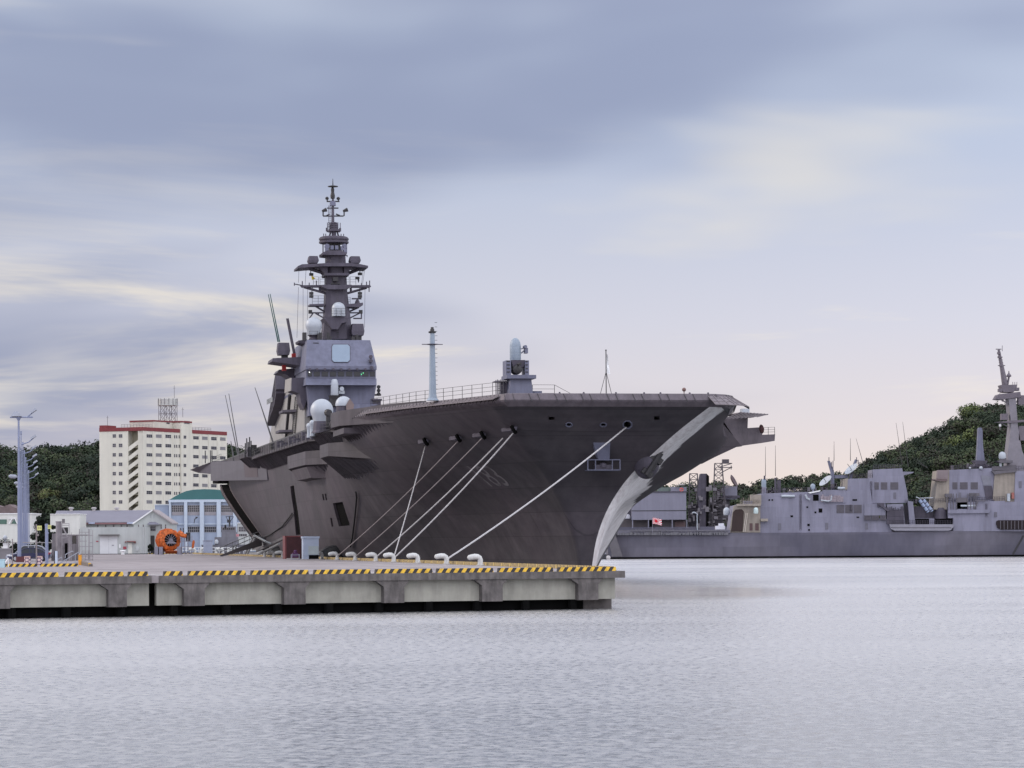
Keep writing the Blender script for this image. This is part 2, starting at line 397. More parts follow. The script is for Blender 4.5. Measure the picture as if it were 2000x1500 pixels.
MB().box(XL, qx(1154), 1.1, 1.6, -1.5, 1.87).build('under_shade_wall', BLACK, quay)  # shade under the deck put into the wall as black
# piles under the deck, coloured black for the shade there
for k in range(22):
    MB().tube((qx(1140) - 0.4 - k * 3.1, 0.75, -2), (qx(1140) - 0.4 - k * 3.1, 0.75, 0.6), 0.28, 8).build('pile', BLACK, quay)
# side wall below the deck along the ship
w0 = q_local(Q0 + AFT * 1.0 + STB * 0.6); w1 = q_local(SB + STB * 0.6)
MB().prism([(qx(1154), 1.65, -1.5), (w0.x, w0.y, -1.5), (w1.x, w1.y, -1.5), (w1.x - 1, w1.y, -1.5), (qx(1154) - 1.0, 2.4, -1.5)], (0, 0, 3.36)).build('side_wall', CONC, quay)
# painted lines along the front
for y0, wd, xa, xb in ((1.3, 0.16, XL, -1.5), (6.5, 0.2, XL, -3.0), (8.6, 0.14, -70, -4)):
    MB().box(xa, xb, y0, y0 + wd, QZ + 0.001, QZ + 0.005).build('painted_line', WHITEP, quay)
# slab joints across the quay top
for k in range(16):
    x = -4 - k * 5.6; MB().box(x - 0.02, x + 0.02, 0.5, 60, QZ + 0.0011, QZ + 0.0035).build('slab_joint', DARK, quay)
for y0 in (10.5, 21, 31.5, 42, 52.5): MB().box(-90, -y0 * 0.36, y0 - 0.03, y0 + 0.03, QZ + 0.0016, QZ + 0.0042).build('slab_joint', DARK, quay)
# striped kerb blocks on the front edge
def kerb_mesh(L, mt, hgt=0.25, d=0.3):
    m = MB().hexa([(0, 0, 0), (L, 0, 0), (L, d, 0), (0, d, 0), (0.03, 0.04, hgt), (L - 0.03, 0.04, hgt), (L - 0.03, d - 0.04, hgt), (0.03, d - 0.04, hgt)])
    return m.build('kerb_block', mt, quay)
kb = None
for a, b_ in [(-380, -262), (-251, -136), (-125, -10), (1, 116), (129, 243), (253, 291), (322, 359), (370, 482), (493, 605), (616, 726), (736, 847), (856, 966), (976, 1083), (1093, 1206)]:
    x0, x1 = qx(a, 1120), qx(b_, 1120)
    k = kerb_mesh(x1 - x0, KERB); k.location = (x0, 0.14, QZ + 0.001)
# ribbed yellow kerb along the berth, and beyond it the far end
sa = math.atan2(AFT.y, AFT.x) - QA
kproto = None
def side_local(k, off): return q_local(Q0 + AFT * k + STB * off)
n_k = 0
for i in range(110):
    p = side_local(1.6 + i * 3.5, 0.25)
    if kproto is None:
        kproto = kerb_mesh(3.0, KERB2, 0.26, 0.28); o = kproto
    else: o = share(kproto, 'kerb_block', quay)
    o.location = (p.x, p.y, QZ + 0.001); o.rotation_euler = (0, 0, sa)
# darker worn apron strips
for off, wd in ((2.4, 0.12), (6.0, 0.12)):
    a, b_ = side_local(4, off), side_local(side_len - 4, off); c, d = side_local(side_len - 4, off + wd), side_local(4, off + wd)
    MB().prism([(q.x, q.y, QZ + 0.0015) for q in (a, b_, c, d)], (0, 0, 0.004)).build('painted_line', mat('worn_line', (0.46, 0.44, 0.42), 0.8), quay)

# ---------------------------------------------------------------- shore land
def land(name, pts, z1, m, label, z0=-2.0):
    o = MB().prism([(x, y, z0) for x, y in pts], (0, 0, z1 - z0)).build(name, m); return tag(o, label, kind='structure')
GRND = mat('yard_ground', (0.30, 0.285, 0.28), 0.9, var=0.15, scale=0.15)
land('yard', [(-1500, 562.01), (-66, 562.01), (-66, 604), (-20, 604), (-20, 1500), (-1500, 1500)], QZ - 0.005, GRND, 'paved yard behind the quay under the buildings')
land('far_shore', [(40, 830), (900, 830), (900, 2400), (40, 2400)], 1.6, GRND, 'low shore behind the moored grey ships')

# ---------------------------------------------------------------- bollards
def bollard_mesh():
    pts = [(0, 0, 0), (0, 0, 0.28), (0.0, 0, 0.46), (-0.06, 0, 0.60), (-0.2, 0, 0.68), (-0.42, 0, 0.70), (-0.66, 0, 0.66), (-0.86, 0, 0.62), (-0.95, 0, 0.61), (-0.99, 0, 0.605)]
    rs = [0.21, 0.20, 0.20, 0.205, 0.21, 0.215, 0.215, 0.20, 0.13, 0.03]
    m = MB().path(pts, rs, 14)
    return m
ORD = ['first', 'second', 'third', 'fourth', 'fifth', 'sixth', 'seventh', 'eighth', 'ninth', 'tenth', 'eleventh', 'twelfth', 'thirteenth', 'fourteenth']
def side_world(px, off, py=1095):
    u, _ = uv(px, py); P = Q0 + STB * off
    k = (u * P.y - P.x) / (AFT.x - u * AFT.y)
    p = P + AFT * k; return Vector((p.x, p.y, QZ))
bproto = None; BOLLP = {}
for i, px in enumerate((938, 872, 816, 769, 734, 694, 659, 629, 592, 552, 535, 517)):
    p = side_world(px, 1.0); BOLLP[px] = p
    if bproto is None:
        bproto = empty('bollard', p, TH); body = bollard_mesh().build('post', BOLL, bproto, True)
        MB().lathe((0, 0, 0), [(0.32, 0.0), (0.32, 0.06), (0.24, 0.09)], 14).build('base_plate', mat('worn_plate', (0.4, 0.38, 0.36), 0.7), bproto)
        o = bproto
    else:
        o = copy_tree(bproto); o.location = p
    tag(o, 'white hook-shaped bollard on the berth edge, %s from the quay corner' % ORD[i], 'bollard', 'white mooring bollards along the berth')
for i, px in enumerate((381, 392, 411, 422, 435, 445)):
    u, _ = uv(px, 1083); o = copy_tree(bproto); o.location = (u * 556, 556, QZ); o.rotation_euler = (0, 0, R(200) if i % 2 else R(20)); o.scale = (1.35,) * 3
    tag(o, 'small white bollard at the far quay end, %s rightwards from the orange drum' % ORD[i], 'bollard', 'bollards at the far end of the quay')
# ---------------------------------------------------------------- the helicopter carrier
ship = empty('helicopter_carrier', BOW, R(90) + TH, 'dark grey helicopter carrier moored bow-on at the quay with tall stepped mast', 'warship')
ZL = [-1.0, 2.0, 5.0, 8.0, 10.5, 12.5, 14.5, 16.35]
SF = [11.4, 11.1, 10.5, 9.4, 7.6, 5.6, 3.2, 0.35]
WF = [0.25, 0.45, 0.95, 2.1, 3.65, 5.45, 7.35, 9.3]
RF = [0.35, 0.5, 0.75, 1.05, 1.25, 1.5, 1.7, 1.5]
ST_ = [20, 35, 50, 65, 80, 110, 150, 185, 200]
HB = {  # half breadth by level at the stations above
    0: [2.0, 4.2, 8.0, 11.4, 13.6, 15.6, 14.4, 11.0, 9.6], 1: [2.8, 5.2, 9.4, 12.9, 14.9, 16.3, 15.4, 12.6, 11.4],
    2: [4.0, 6.8, 11.4, 14.8, 16.2, 16.9, 16.4, 14.4, 13.4], 3: [5.9, 9.3, 13.6, 16.3, 17.2, 17.5, 17.3, 16.2, 15.5],
    4: [8.6, 12.6, 15.6, 17.3, 17.9, 18.1, 18.0, 17.5, 17.2], 5: [11.2, 15.2, 17.2, 18.0, 18.4, 18.5, 18.5, 18.4, 18.4],
    6: [13.9, 17.2, 18.3, 18.6, 18.7, 18.8, 18.8, 18.9, 18.9], 7: [16.0, 18.2, 18.8, 18.9, 18.9, 18.9, 18.9, 19.0, 19.0]}
zf = np.linspace(ZL[0], ZL[-1], 30)
def smooth_interp(x, xs, ys):
    xs = np.asarray(xs, float); ys = np.asarray(ys, float); x = np.asarray(x, float)
    m = np.gradient(ys, xs); d = np.diff(ys) / np.diff(xs)
    for i in range(len(d)):                 # monotone limiter
        if abs(d[i]) < 1e-9: m[i] = m[i + 1] = 0
        else:
            a, b = m[i] / d[i], m[i + 1] / d[i]
            q = a * a + b * b
            if a < 0: m[i] = 0
            if b < 0: m[i + 1] = 0
            if q > 9: t = 3 / math.sqrt(q); m[i] = t * a * d[i]; m[i + 1] = t * b * d[i]
    k = np.clip(np.searchsorted(xs, x) - 1, 0, len(xs) - 2); h = xs[k + 1] - xs[k]; t = (x - xs[k]) / h
    return (1 + 2 * t) * (1 - t) ** 2 * ys[k] + t * (1 - t) ** 2 * h * m[k] + t * t * (3 - 2 * t) * ys[k + 1] + t * t * (t - 1) * h * m[k + 1]
def front(z): return (float(smooth_interp(z, ZL, SF)), float(smooth_interp(z, ZL, WF)), float(smooth_interp(z, ZL, RF)))
HBZ = np.array([[HB[l][k] for l in range(8)] for k in range(len(ST_))])
TZ = np.linspace(ZL[0], ZL[-1], 71); TS = np.linspace(0, 200, 801)
_stz = np.array([smooth_interp(TZ, ZL, HBZ[k]) for k in range(len(ST_))])
TSF, TWF, TRF = smooth_interp(TZ, ZL, SF), smooth_interp(TZ, ZL, WF), smooth_interp(TZ, ZL, RF)
TAB = np.array([smooth_interp(np.clip(TS, TSF[j] + TRF[j], 200), [TSF[j] + TRF[j]] + ST_, [TWF[j] + TRF[j] * 0.98] + list(_stz[:, j])) for j in range(len(TZ))])
def hb_many(s, z):
    fz = np.clip((np.asarray(z) - TZ[0]) / (TZ[1] - TZ[0]), 0, len(TZ) - 1.001); fs = np.clip(np.asarray(s) / (TS[1] - TS[0]), 0, len(TS) - 1.001)
    j, i = fz.astype(int), fs.astype(int); a, b = fz - j, fs - i
    return (1 - a) * ((1 - b) * TAB[j, i] + b * TAB[j, i + 1]) + a * ((1 - b) * TAB[j + 1, i] + b * TAB[j + 1, i + 1])
def hbreadth(s, z): return float(hb_many(np.float64(s), np.float64(z)))
SGRID = np.concatenate([np.linspace(0, 1, 18)[1:] ** 1.25 * 60 + 0, np.linspace(66, 200, 24)])
def hull_row(z):
    sf, wf, rf = front(z); pts = []
    for q in np.linspace(0, 1, 7)[:-1]: pts.append((sf - 0.12 * (1 - q * q) * min(1, wf), wf * q))
    nf = len(pts)
    for a in np.linspace(0, math.pi / 2, 7): pts.append((sf + rf * (1 - math.cos(a)), wf + rf * 0.98 * math.sin(a)))
    s0 = sf + rf
    for g in SGRID:
        s = s0 + (200 - s0) * (g / 200.0); pts.append((s, hbreadth(s, z)))
    return pts, nf
def port_bulge(s, z):      # the port side swells into the sponson abreast of the bow
    a = min(1, max(0, (s - 13) / 16)) * min(1, max(0, (75 - s) / 30)); b = float(np.interp(z, [-1, 2, 5, 7.5, 9, 11, 13, 14.3, 15.6, 16.35], [-0.9, -1.0, -1.3, -1.1, 0.3, 1.9, 2.6, 2.4, 0.6, 0]))
    return a * a * (3 - 2 * a) * b
rows = [hull_row(z) for z in zf]
n1_ = len(rows[0][0]); NF = rows[0][1]
hv = []; hf = []
for (pts, _), z in zip(rows, zf):
    hv += [(s, t, z) for s, t in reversed(pts)] + [(s, -t - port_bulge(s, z), z) for s, t in pts[1:]]
nw = 2 * n1_ - 1
for j in range(len(zf) - 1):
    for i in range(nw - 1):
        hf.append((j * nw + i, j * nw + i + 1, (j + 1) * nw + i + 1, (j + 1) * nw + i))
nr = len(zf)
for j in range(nr - 1):
    hf.append((j * nw + nw - 1, j * nw, (j + 1) * nw, (j + 1) * nw + nw - 1))
hf.append(tuple(range(nw - 1, -1, -1))); hf.append(tuple((nr - 1) * nw + i for i in range(nw)))
hm = MB(); hm.v = hv; hm.f = hf
hull = hm.build('hull', HULL, ship, True, 24)
# light on the port bow flank put into the colour, with weathering streaks
SB_ = bpy.data.materials.new('bow_side_lit'); SB_.use_nodes = True
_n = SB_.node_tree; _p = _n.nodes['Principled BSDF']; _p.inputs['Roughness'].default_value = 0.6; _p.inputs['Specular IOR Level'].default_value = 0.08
_a = _n.nodes.new('ShaderNodeAttribute'); _a.attribute_name = 'bow_lit_mask'
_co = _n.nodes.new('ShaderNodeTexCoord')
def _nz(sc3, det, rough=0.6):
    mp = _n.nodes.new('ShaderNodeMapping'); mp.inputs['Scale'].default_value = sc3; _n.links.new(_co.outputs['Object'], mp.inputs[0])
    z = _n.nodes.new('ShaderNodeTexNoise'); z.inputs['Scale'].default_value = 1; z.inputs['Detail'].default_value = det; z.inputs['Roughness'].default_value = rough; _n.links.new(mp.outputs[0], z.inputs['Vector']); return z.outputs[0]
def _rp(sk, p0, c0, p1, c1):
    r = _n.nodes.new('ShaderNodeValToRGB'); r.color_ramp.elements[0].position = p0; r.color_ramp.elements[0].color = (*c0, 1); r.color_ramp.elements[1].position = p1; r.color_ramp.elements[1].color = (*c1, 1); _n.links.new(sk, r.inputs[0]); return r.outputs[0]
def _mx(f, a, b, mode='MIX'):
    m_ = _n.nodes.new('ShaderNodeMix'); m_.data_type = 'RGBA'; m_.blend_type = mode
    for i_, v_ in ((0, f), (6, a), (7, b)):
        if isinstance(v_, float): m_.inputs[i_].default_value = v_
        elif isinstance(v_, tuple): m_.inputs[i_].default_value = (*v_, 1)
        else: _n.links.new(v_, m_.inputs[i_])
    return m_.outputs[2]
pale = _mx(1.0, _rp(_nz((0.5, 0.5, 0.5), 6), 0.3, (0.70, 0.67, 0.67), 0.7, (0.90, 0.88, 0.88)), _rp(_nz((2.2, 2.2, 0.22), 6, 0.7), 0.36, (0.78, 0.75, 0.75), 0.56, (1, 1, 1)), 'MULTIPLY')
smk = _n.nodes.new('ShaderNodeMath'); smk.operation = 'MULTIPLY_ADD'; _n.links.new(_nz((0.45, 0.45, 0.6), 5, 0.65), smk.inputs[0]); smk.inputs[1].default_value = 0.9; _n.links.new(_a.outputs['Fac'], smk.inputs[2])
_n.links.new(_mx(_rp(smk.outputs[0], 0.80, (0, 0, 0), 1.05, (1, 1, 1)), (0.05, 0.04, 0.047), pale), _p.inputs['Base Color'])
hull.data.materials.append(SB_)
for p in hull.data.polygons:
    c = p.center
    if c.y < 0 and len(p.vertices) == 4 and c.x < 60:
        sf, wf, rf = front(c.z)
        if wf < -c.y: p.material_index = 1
_SS = np.arange(0.4, 199.8, 0.05)
def hull_hit_far(px, py):     # first crossing of the line of sight with the hull
    u, v = uv(px, py)
    d = (_SS - BOW.x * ST + BOW.y * CT) / (CT - u * ST)
    t = (u * d - BOW.x) * -CT + (d - BOW.y) * -ST; z = CAMH + v * d
    ok = (z > -1) & (z < 16.35) & (_SS >= np.interp(z, TZ, TSF)) & (np.abs(t) <= hb_many(_SS, z))
    k = int(np.argmax(ok))
    if not ok[k]: raise ValueError('no hull at %s' % ((px, py),))
    return Vector((float(_SS[k]), float(t[k]), float(z[k])))
def cut(target, cutters):
    for cb in cutters:
        md = target.modifiers.new('cut', 'BOOLEAN'); md.operation = 'DIFFERENCE'; md.object = cb; md.solver = 'EXACT'
    dg = bpy.context.evaluated_depsgraph_get(); dg.update()
    me = bpy.data.meshes.new_from_object(target.evaluated_get(dg)); target.modifiers.clear(); target.data = me
    for cb in cutters: bpy.data.objects.remove(cb)
def cutter(poly, ext):
    return MB().prism(poly, ext).build('cutter', BLACK, ship)
# openings in the starboard side
cuts = []
def side_cut(px_poly, depth=2.5, out=1.5):
    qs = [hull_hit_far(*p) for p in px_poly]
    cuts.append(cutter([(q.x, q.y + out, q.z) for q in qs], (0, -(depth + out), 0))); return qs
door_q = side_cut([(650, 983), (669, 980), (684, 1026), (662, 1028)], 3.0)
slit_q = side_cut([(567, 950), (574, 948), (587, 1044), (578, 1045)], 1.6)
side_cut([(629, 965), (632, 965), (634, 977), (631, 977)], 0.8); side_cut([(634, 964), (637, 964), (639, 977), (636, 977)], 0.8)
side_cut([(645, 1012), (648, 1011), (651, 1028), (648, 1029)], 0.8)
# fairleads in the bow face
def face_cut(px_poly, depth=2.2):
    qs = [hull_hit_far(*p) for p in px_poly]
    cuts.append(cutter([(q.x - 1.2, q.y, q.z) for q in qs], (depth + 1.2, 0, 0))); return qs
def octo(cx, cy, rx, ry): return [(cx + rx * math.cos(R(22.5 + 45 * k)), cy + ry * math.sin(R(22.5 + 45 * k))) for k in range(8)]
face_cut([(1071, 814), (1083, 814), (1083, 820), (1071, 820)]); face_cut([(1277, 813), (1288, 813), (1288, 820), (1277, 820)])
f1 = face_cut(octo(1111, 829, 5.5, 3.2)); f2 = face_cut(octo(1178, 829, 5.5, 3.0)); f3 = face_cut(octo(1225, 829, 8, 7))
cut(hull, cuts)
at = hull.data.attributes.new('bow_lit_mask', 'FLOAT', 'POINT')  # mask that fades the painted light out towards the flare
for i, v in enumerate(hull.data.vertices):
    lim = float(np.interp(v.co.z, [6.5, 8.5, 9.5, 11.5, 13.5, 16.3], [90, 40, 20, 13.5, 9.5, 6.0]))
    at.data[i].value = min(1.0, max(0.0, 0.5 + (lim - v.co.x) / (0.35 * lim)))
for qs, nm in ((door_q, 'doorway_shadow'), (slit_q, 'slit_shadow')):      # black plates put the dark of the openings into colour
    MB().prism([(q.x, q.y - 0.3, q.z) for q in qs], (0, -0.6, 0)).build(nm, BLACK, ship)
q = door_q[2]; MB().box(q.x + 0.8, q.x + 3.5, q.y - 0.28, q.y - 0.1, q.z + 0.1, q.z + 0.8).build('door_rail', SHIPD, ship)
for (cx, cy, rx, ry) in ((1111, 829, 6.5, 4.2), (1178, 829, 6.5, 4.0), (1225, 829, 9.0, 8.0)):
    pts = [hull_hit_far(*p) for p in octo(cx, cy, rx, ry)]
    MB().path([(q.x - 0.06, q.y, q.z) for q in pts + pts[:2]], 0.09, 6).build('fairlead_rim', SHIP, ship, True)
# starboard fairleads under the flare: hooded lips
for px, py, w_ in ((836, 860, 13), (900, 853, 15), (948, 847, 17), (1008, 836, 19)):
    q = hull_hit_far(px, py); a = hull_hit_far(px - w_ * 1.5, py + 2)
    m = MB().add([(q.x - 0.1, q.y + 0.55, q.z - 0.25), (q.x, q.y - 0.3, q.z + 0.5), (a.x, a.y + 0.05, a.z + 0.2), (a.x, a.y + 0.0, a.z - 0.25), (q.x - 0.1, q.y + 0.1, q.z - 0.45)], [(0, 1, 2), (0, 2, 3), (0, 3, 4), (0, 4, 1), (1, 4, 3, 2)])
    m.build('fairlead_hood', SHIPD, ship)
    MB().lathe((q.x - 0.12, q.y + 0.25, q.z - 0.15), [(0.1, -0.12), (0.45, -0.1), (0.45, 0.1), (0.15, 0.12)], 12, (0.5, 1, -0.7)).build('fairlead_mouth', BLACK, ship)
# hull number on the starboard bow
def hull_text(txt, size, s0, z0):
    cu = bpy.data.curves.new('hull_number', 'FONT'); cu.body = txt; cu.size = size; cu.resolution_u = 3
    t = bpy.data.objects.new('tmp', cu); COL.objects.link(t); dg = bpy.context.evaluated_depsgraph_get(); dg.update()
    me = bpy.data.meshes.new_from_object(t.evaluated_get(dg)); bpy.data.objects.remove(t)
    bm = bmesh.new(); bm.from_mesh(me); bmesh.ops.triangulate(bm, faces=bm.faces[:]); bmesh.ops.subdivide_edges(bm, edges=bm.edges[:], cuts=2, use_grid_fill=True)
    X_ = [v.co.x for v in bm.verts]; Y_ = [v.co.y for v in bm.verts]; xa_, xb_, ya_, yb_ = min(X_), max(X_), min(Y_), max(Y_)
    for v in bm.verts:
        s = s0[0] + (s0[1] - s0[0]) * (v.co.x - xa_) / (xb_ - xa_); z = z0[0] + (z0[1] - z0[0]) * (v.co.y - ya_) / (yb_ - ya_); v.co = Vector((s, hbreadth(s, z) + 0.05, z))
    bm.to_mesh(me); bm.free(); me.materials.clear(); me.materials.append(mat('number_paint', (0.18, 0.165, 0.175), 0.6, spec=0.2, var=0.3, scale=1.2))
    o = bpy.data.objects.new('hull_number', me); COL.objects.link(o); o.parent = ship
n0_, n1q, n2q, n3q = hull_hit_far(914, 910), hull_hit_far(955, 907), hull_hit_far(958, 950), hull_hit_far(998, 950)
hull_text('183', 4.0, ((n0_.x + n2q.x) / 2, (n1q.x + n3q.x) / 2), ((n2q.z + n3q.z) / 2, (n0_.z + n1q.z) / 2))
# flight deck outline (aft, starboard)
OUT_S = [(0, 0), (0, 8.6), (0.35, 9.5), (8, 11.9), (20, 15.4), (32, 18.0), (38, 18.7), (55, 19.0), (235, 19.0), (245, 17.5), (245, 0)]
OUT_P = [(0, 0), (0, -8.7), (0.35, -9.8), (1.2, -10.9), (2.6, -11.7), (5, -12.4), (20, -16.0), (32, -18.3), (38, -18.8), (55, -19.0), (245, -19.0), (245, 0)]
outline = OUT_S[1:-1] + [(245, -19.0)] + OUT_P[1:-2][::-1]
MB().prism([(s, t, 17.3) for s, t in outline], (0, 0, 0.2)).build('flight_deck', DECK, ship)
MB().prism([(s + (0.02 if s < 1 else 0), t * 0.998, 16.36) for s, t in outline], (0, 0, 0.935)).build('deck_edge_band', HULL, ship)
# deck edge coaming: sloped skirt following the outline, with net stanchions
def offset(poly, d):
    n = len(poly); out = []
    for i in range(n):
        a, b, c = Vector(poly[i - 1]), Vector(poly[i]), Vector(poly[(i + 1) % n])
        e1 = (b - a).normalized(); e2 = (c - b).normalized()
        nn = Vector((e1.y, -e1.x)) + Vector((e2.y, -e2.x)); nn.normalize()
        k = max(0.4, nn.dot(Vector((e1.y, -e1.x)))); out.append(tuple(b - nn * (d / k)))
    return out
ring = [p for p in outline if p[0] < 60]
ns = len(ring)
star = [(60, 19.0)] + [p for p in OUT_S[1:] if p[0] < 60][::-1]; port = [p for p in OUT_P[1:] if p[0] < 60] + [(60, -19.0)]
chain = star + port
def chain_off(d):
    out = []
    for i, b in enumerate(chain):
        b = Vector(b); a = Vector(chain[max(i - 1, 0)]); c = Vector(chain[min(i + 1, len(chain) - 1)])
        e1 = (b - a).normalized() if i else (c - b).normalized(); e2 = (c - b).normalized() if i < len(chain) - 1 else e1
        n1 = Vector((-e1.y, e1.x)); n2 = Vector((-e2.y, e2.x)); nn = (n1 + n2).normalized()
        if i == 0: sgn = 1 if nn.y > 0 else -1; chain_off.s = sgn
        out.append(b + nn * chain_off.s * d / max(0.5, nn.dot(n1)))
    return out
prof = [(0.05, 17.5), (0.22, 17.46), (0.5, 16.9), (0.42, 16.75), (-0.02, 16.3)]
m = MB(); lines_ = [chain_off(d) for d, z in prof]
for j, (d, z) in enumerate(prof): m.v += [(p.x, p.y, z) for p in lines_[j]]
L_ = len(chain)
for j in range(len(prof) - 1):
    for i in range(L_ - 1): m.f.append((j * L_ + i, j * L_ + i + 1, (j + 1) * L_ + i + 1, (j + 1) * L_ + i))
m.build('deck_edge_coaming', COAM, ship)
# net stanchions on the coaming
def along(pts, step):
    out = []; acc = 0.0
    for a, b in zip(pts[:-1], pts[1:]):
        L = (b - a).length; k = acc
        while k < L: out.append((a.lerp(b, k / L), (b - a).normalized())); k += step
        acc = k - L
    return out
m = MB(); inner = chain_off(0.10); outer = chain_off(0.62)
cnt = 0
for (p, e) in along(outer, 0.8):
    cnt += 1
    if p.x < 1.5 and cnt % 3 == 2: continue
    nrm = Vector((-e.y, e.x)) * chain_off.s
    q = p - nrm * 0.35
    m.tube((p.x, p.y, 16.72), (q.x - e.x * 0.25, q.y - e.y * 0.25, 17.46), 0.028, 4)
tag(m.build('net_stanchions', DARK, ship), kind='stuff')
# sloped catwalk nets along the starboard and the port quarter of the bow
def net_run(pts, w0, z0, w1, z1, step, name):
    m = MB()
    prs = along([Vector(p) for p in pts], step); rows_ = []
    for p, e in prs:
        nrm = Vector((-e.y, e.x)) * chain_off.s
        a = p + nrm * w0; b = p + nrm * w1; rows_.append((a, b))
        m.tube((a.x, a.y, z0), (b.x, b.y, z1), 0.05, 4)
    for f_ in (0.0, 0.34, 0.67, 1.0):
        m.path([(r[0].lerp(r[1], f_).x, r[0].lerp(r[1], f_).y, z0 + (z1 - z0) * f_) for r in rows_], 0.05 if f_ == 1 else 0.03, 4)
    for r, r2 in zip(rows_[:-1], rows_[1:]):
        m.add([(r[0].x, r[0].y, z0 - .02), (r2[0].x, r2[0].y, z0 - .02), (r2[1].x, r2[1].y, z1 - .02), (r[1].x, r[1].y, z1 - .02)], [(0, 1, 2, 3)])
    return m.build(name, mat('net_cord', (0.20, 0.175, 0.185), 0.9), ship)
net_run([(0.1, -8.9), (0.3, -9.6), (0.7, -10.3), (1.2, -10.9), (2.0, -11.4), (3.2, -11.9), (5, -12.4), (7.5, -13.05)], 0.12, 17.42, 1.75, 16.45, 0.55, 'safety_net')
net_run([(32, 18.0), (20, 15.4), (8, 11.9), (0.6, 9.7)], 0.3, 17.3, 0.95, 17.0, 1.1, 'safety_net')

# guard rail on the starboard edge and the short one right of the gun
def rail(pts, h, name='guard_rail', rails=(0.35, 0.68, 1.0), r=0.022, step=1.9, parent=None, material=None):
    m = MB(); vp = [Vector(p) for p in pts]
    for a, b in zip(vp[:-1], vp[1:]):
        k = max(1, round((b - a).length / step))
        for i in range(k + 1):
            p = a.lerp(b, i / k); m.tube(p, p + Vector((0, 0, h)), r * 1.4, 4)
        for f_ in rails: m.tube(a + Vector((0, 0, h * f_)), b + Vector((0, 0, h * f_)), r, 4)
    return m.build(name, material or DARK, parent or ship)
rail([(34, 17.6, 17.5), (20, 15.0, 17.5), (8, 11.5, 17.5), (2.0, 9.6, 17.5)], 1.15, step=2.0)
a, b = sp(1040, 768, 8), sp(1083, 768, 8)
rail([(8, a.y, 17.5), (8, b.y, 17.5)], 1.2, step=1.4)
MB().tube((8, b.y, 18.7), (5, b.y - 1.4, 17.5), 0.02, 4).build('rail_stay', DARK, ship)
# little edge lights and a searchlight ball
m = MB()
for px in (1093, 1140, 1203, 1258, 1290, 1347, 1383):
    q = sp(px, 768, 1.0); m.lathe((1.0, q.y, 17.5), [(0.1, 0), (0.1, 0.1), (0.05, 0.18)], 8)
tag(m.build('deck_edge_lights', SHIPD, ship), kind='stuff')
q = sp(1336, 761, 3); MB().tube((3, q.y, 17.5), (3, q.y, q.z - 0.15), 0.05, 6).sphere((3, q.y, q.z), 0.19, 12, 8).build('signal_ball', mat('brown_ball', (0.16, 0.09, 0.08), 0.6), ship, True)

# jackstaff with a limp white flag
q = sp(1184, 767, 1.2); zt = sp(1184, 685, 1.2).z
MB().tube((1.2, q.y, 17.5), (1.2, q.y, zt), 0.05, 6).tube((1.2, q.y, zt - 1.9), (1.2, q.y - 0.5, 17.5), 0.03, 4).tube((1.2, q.y, zt - 1.9), (1.2, q.y + 0.55, 17.5), 0.03, 4).lathe((1.2, q.y, zt), [(0.08, 0), (0.08, 0.1)], 6).build('jackstaff', DARK, ship)
m = MB(); rowsf = []
for k in range(6):
    z = zt - 0.25 - k * 0.36; w_ = 0.08 + 0.05 * k
    m.v += [(1.2, q.y - 0.06, z), (1.2 + 0.12 * math.sin(k), q.y - 0.06 - w_ * 0.5, z - 0.05), (1.2 - 0.1 * math.cos(k), q.y - 0.06 - w_, z - 0.12)]
for k in range(5):
    for i in range(2): m.f.append((k * 3 + i, k * 3 + i + 1, k * 3 + 4 + i, k * 3 + 3 + i))
m.build('flag', WHITEP, ship)

# folding pole mast on the starboard bow edge
b_ = sp(845, 783, 14); zt = sp(845, 640, 14).z; x, y = 14, b_.y
pm = MB().lathe((x, y, 0), [(0.62, 17.5), (0.42, 17.75), (0.36, 18.1), (0.34, 18.4), (0.24, zt - 0.9), (0.22, zt - 0.5)], 8).build('pole_mast', PALEB, ship)
m = MB().lathe((x, y, zt - 0.5), [(0.34, 0), (0.38, 0.12), (0.2, 0.2), (0.2, 0.34), (0.14, 0.42), (0.14, 0.55)], 12); m.build('mast_cap', DARK, pm, True)
zz = sp(845, 673, 14).z
m = MB().lathe((x, y, zz), [(0.28, -0.04), (0.6, 0.0), (0.6, 0.05), (0.28, 0.08)], 12).tube((x, y - 1.0, zz + .02), (x, y + 1.0, zz + .02), 0.04, 5); m.build('yard', SHIPD, pm)
m = MB()
for k in range(16): m.tube((x, y - 0.24, 18.6 + k * 0.42), (x, y - 0.48, 18.6 + k * 0.42), 0.025, 4)
tag(m.build('step_rungs', DARK, pm), kind='stuff')

# close-in gun on its pedestal
GS = 8.0
def g(px, py): q = sp(px, py, GS); return q.y, q.z
gy, _ = g(1007, 768)
gun = MB()
yl0, _ = g(990, 768); yr0, _ = g(1037, 768); yl1, z1 = g(994, 741); yr1, _ = g(1034, 741)
gun.frustum(GS - 1.2, GS + 1.6, yr0, yl0, 17.5, GS - 1.0, GS + 1.4, yr1, yl1, z1)
yl2, z2 = g(985, 740); yr2, z3 = g(1041.5, 734)
gun.box(GS - 1.5, GS + 1.6, yr2, yl2, z1 + 0.003, z3)
gun = gun.build('close_in_gun', SHIP, ship)
rr = (g(997, 700)[0] - g(1018, 700)[0]) / 2; zb = g(1007, 704)[1]; zd = g(1007, 660)[1]; zm = g(1007, 676)[1]
MB().lathe((GS, gy, zb), [(rr, 0), (rr, 0.1), (rr * 1.02, 0.12), (rr * 1.02, zm - zb - 0.05), (rr, zm - zb)] + [(rr * math.cos(a), zm - zb + (zd - zm) * math.sin(a)) for a in np.linspace(0.05, math.pi / 2, 8)], 24).build('radar_dome', PALEB, gun, True)
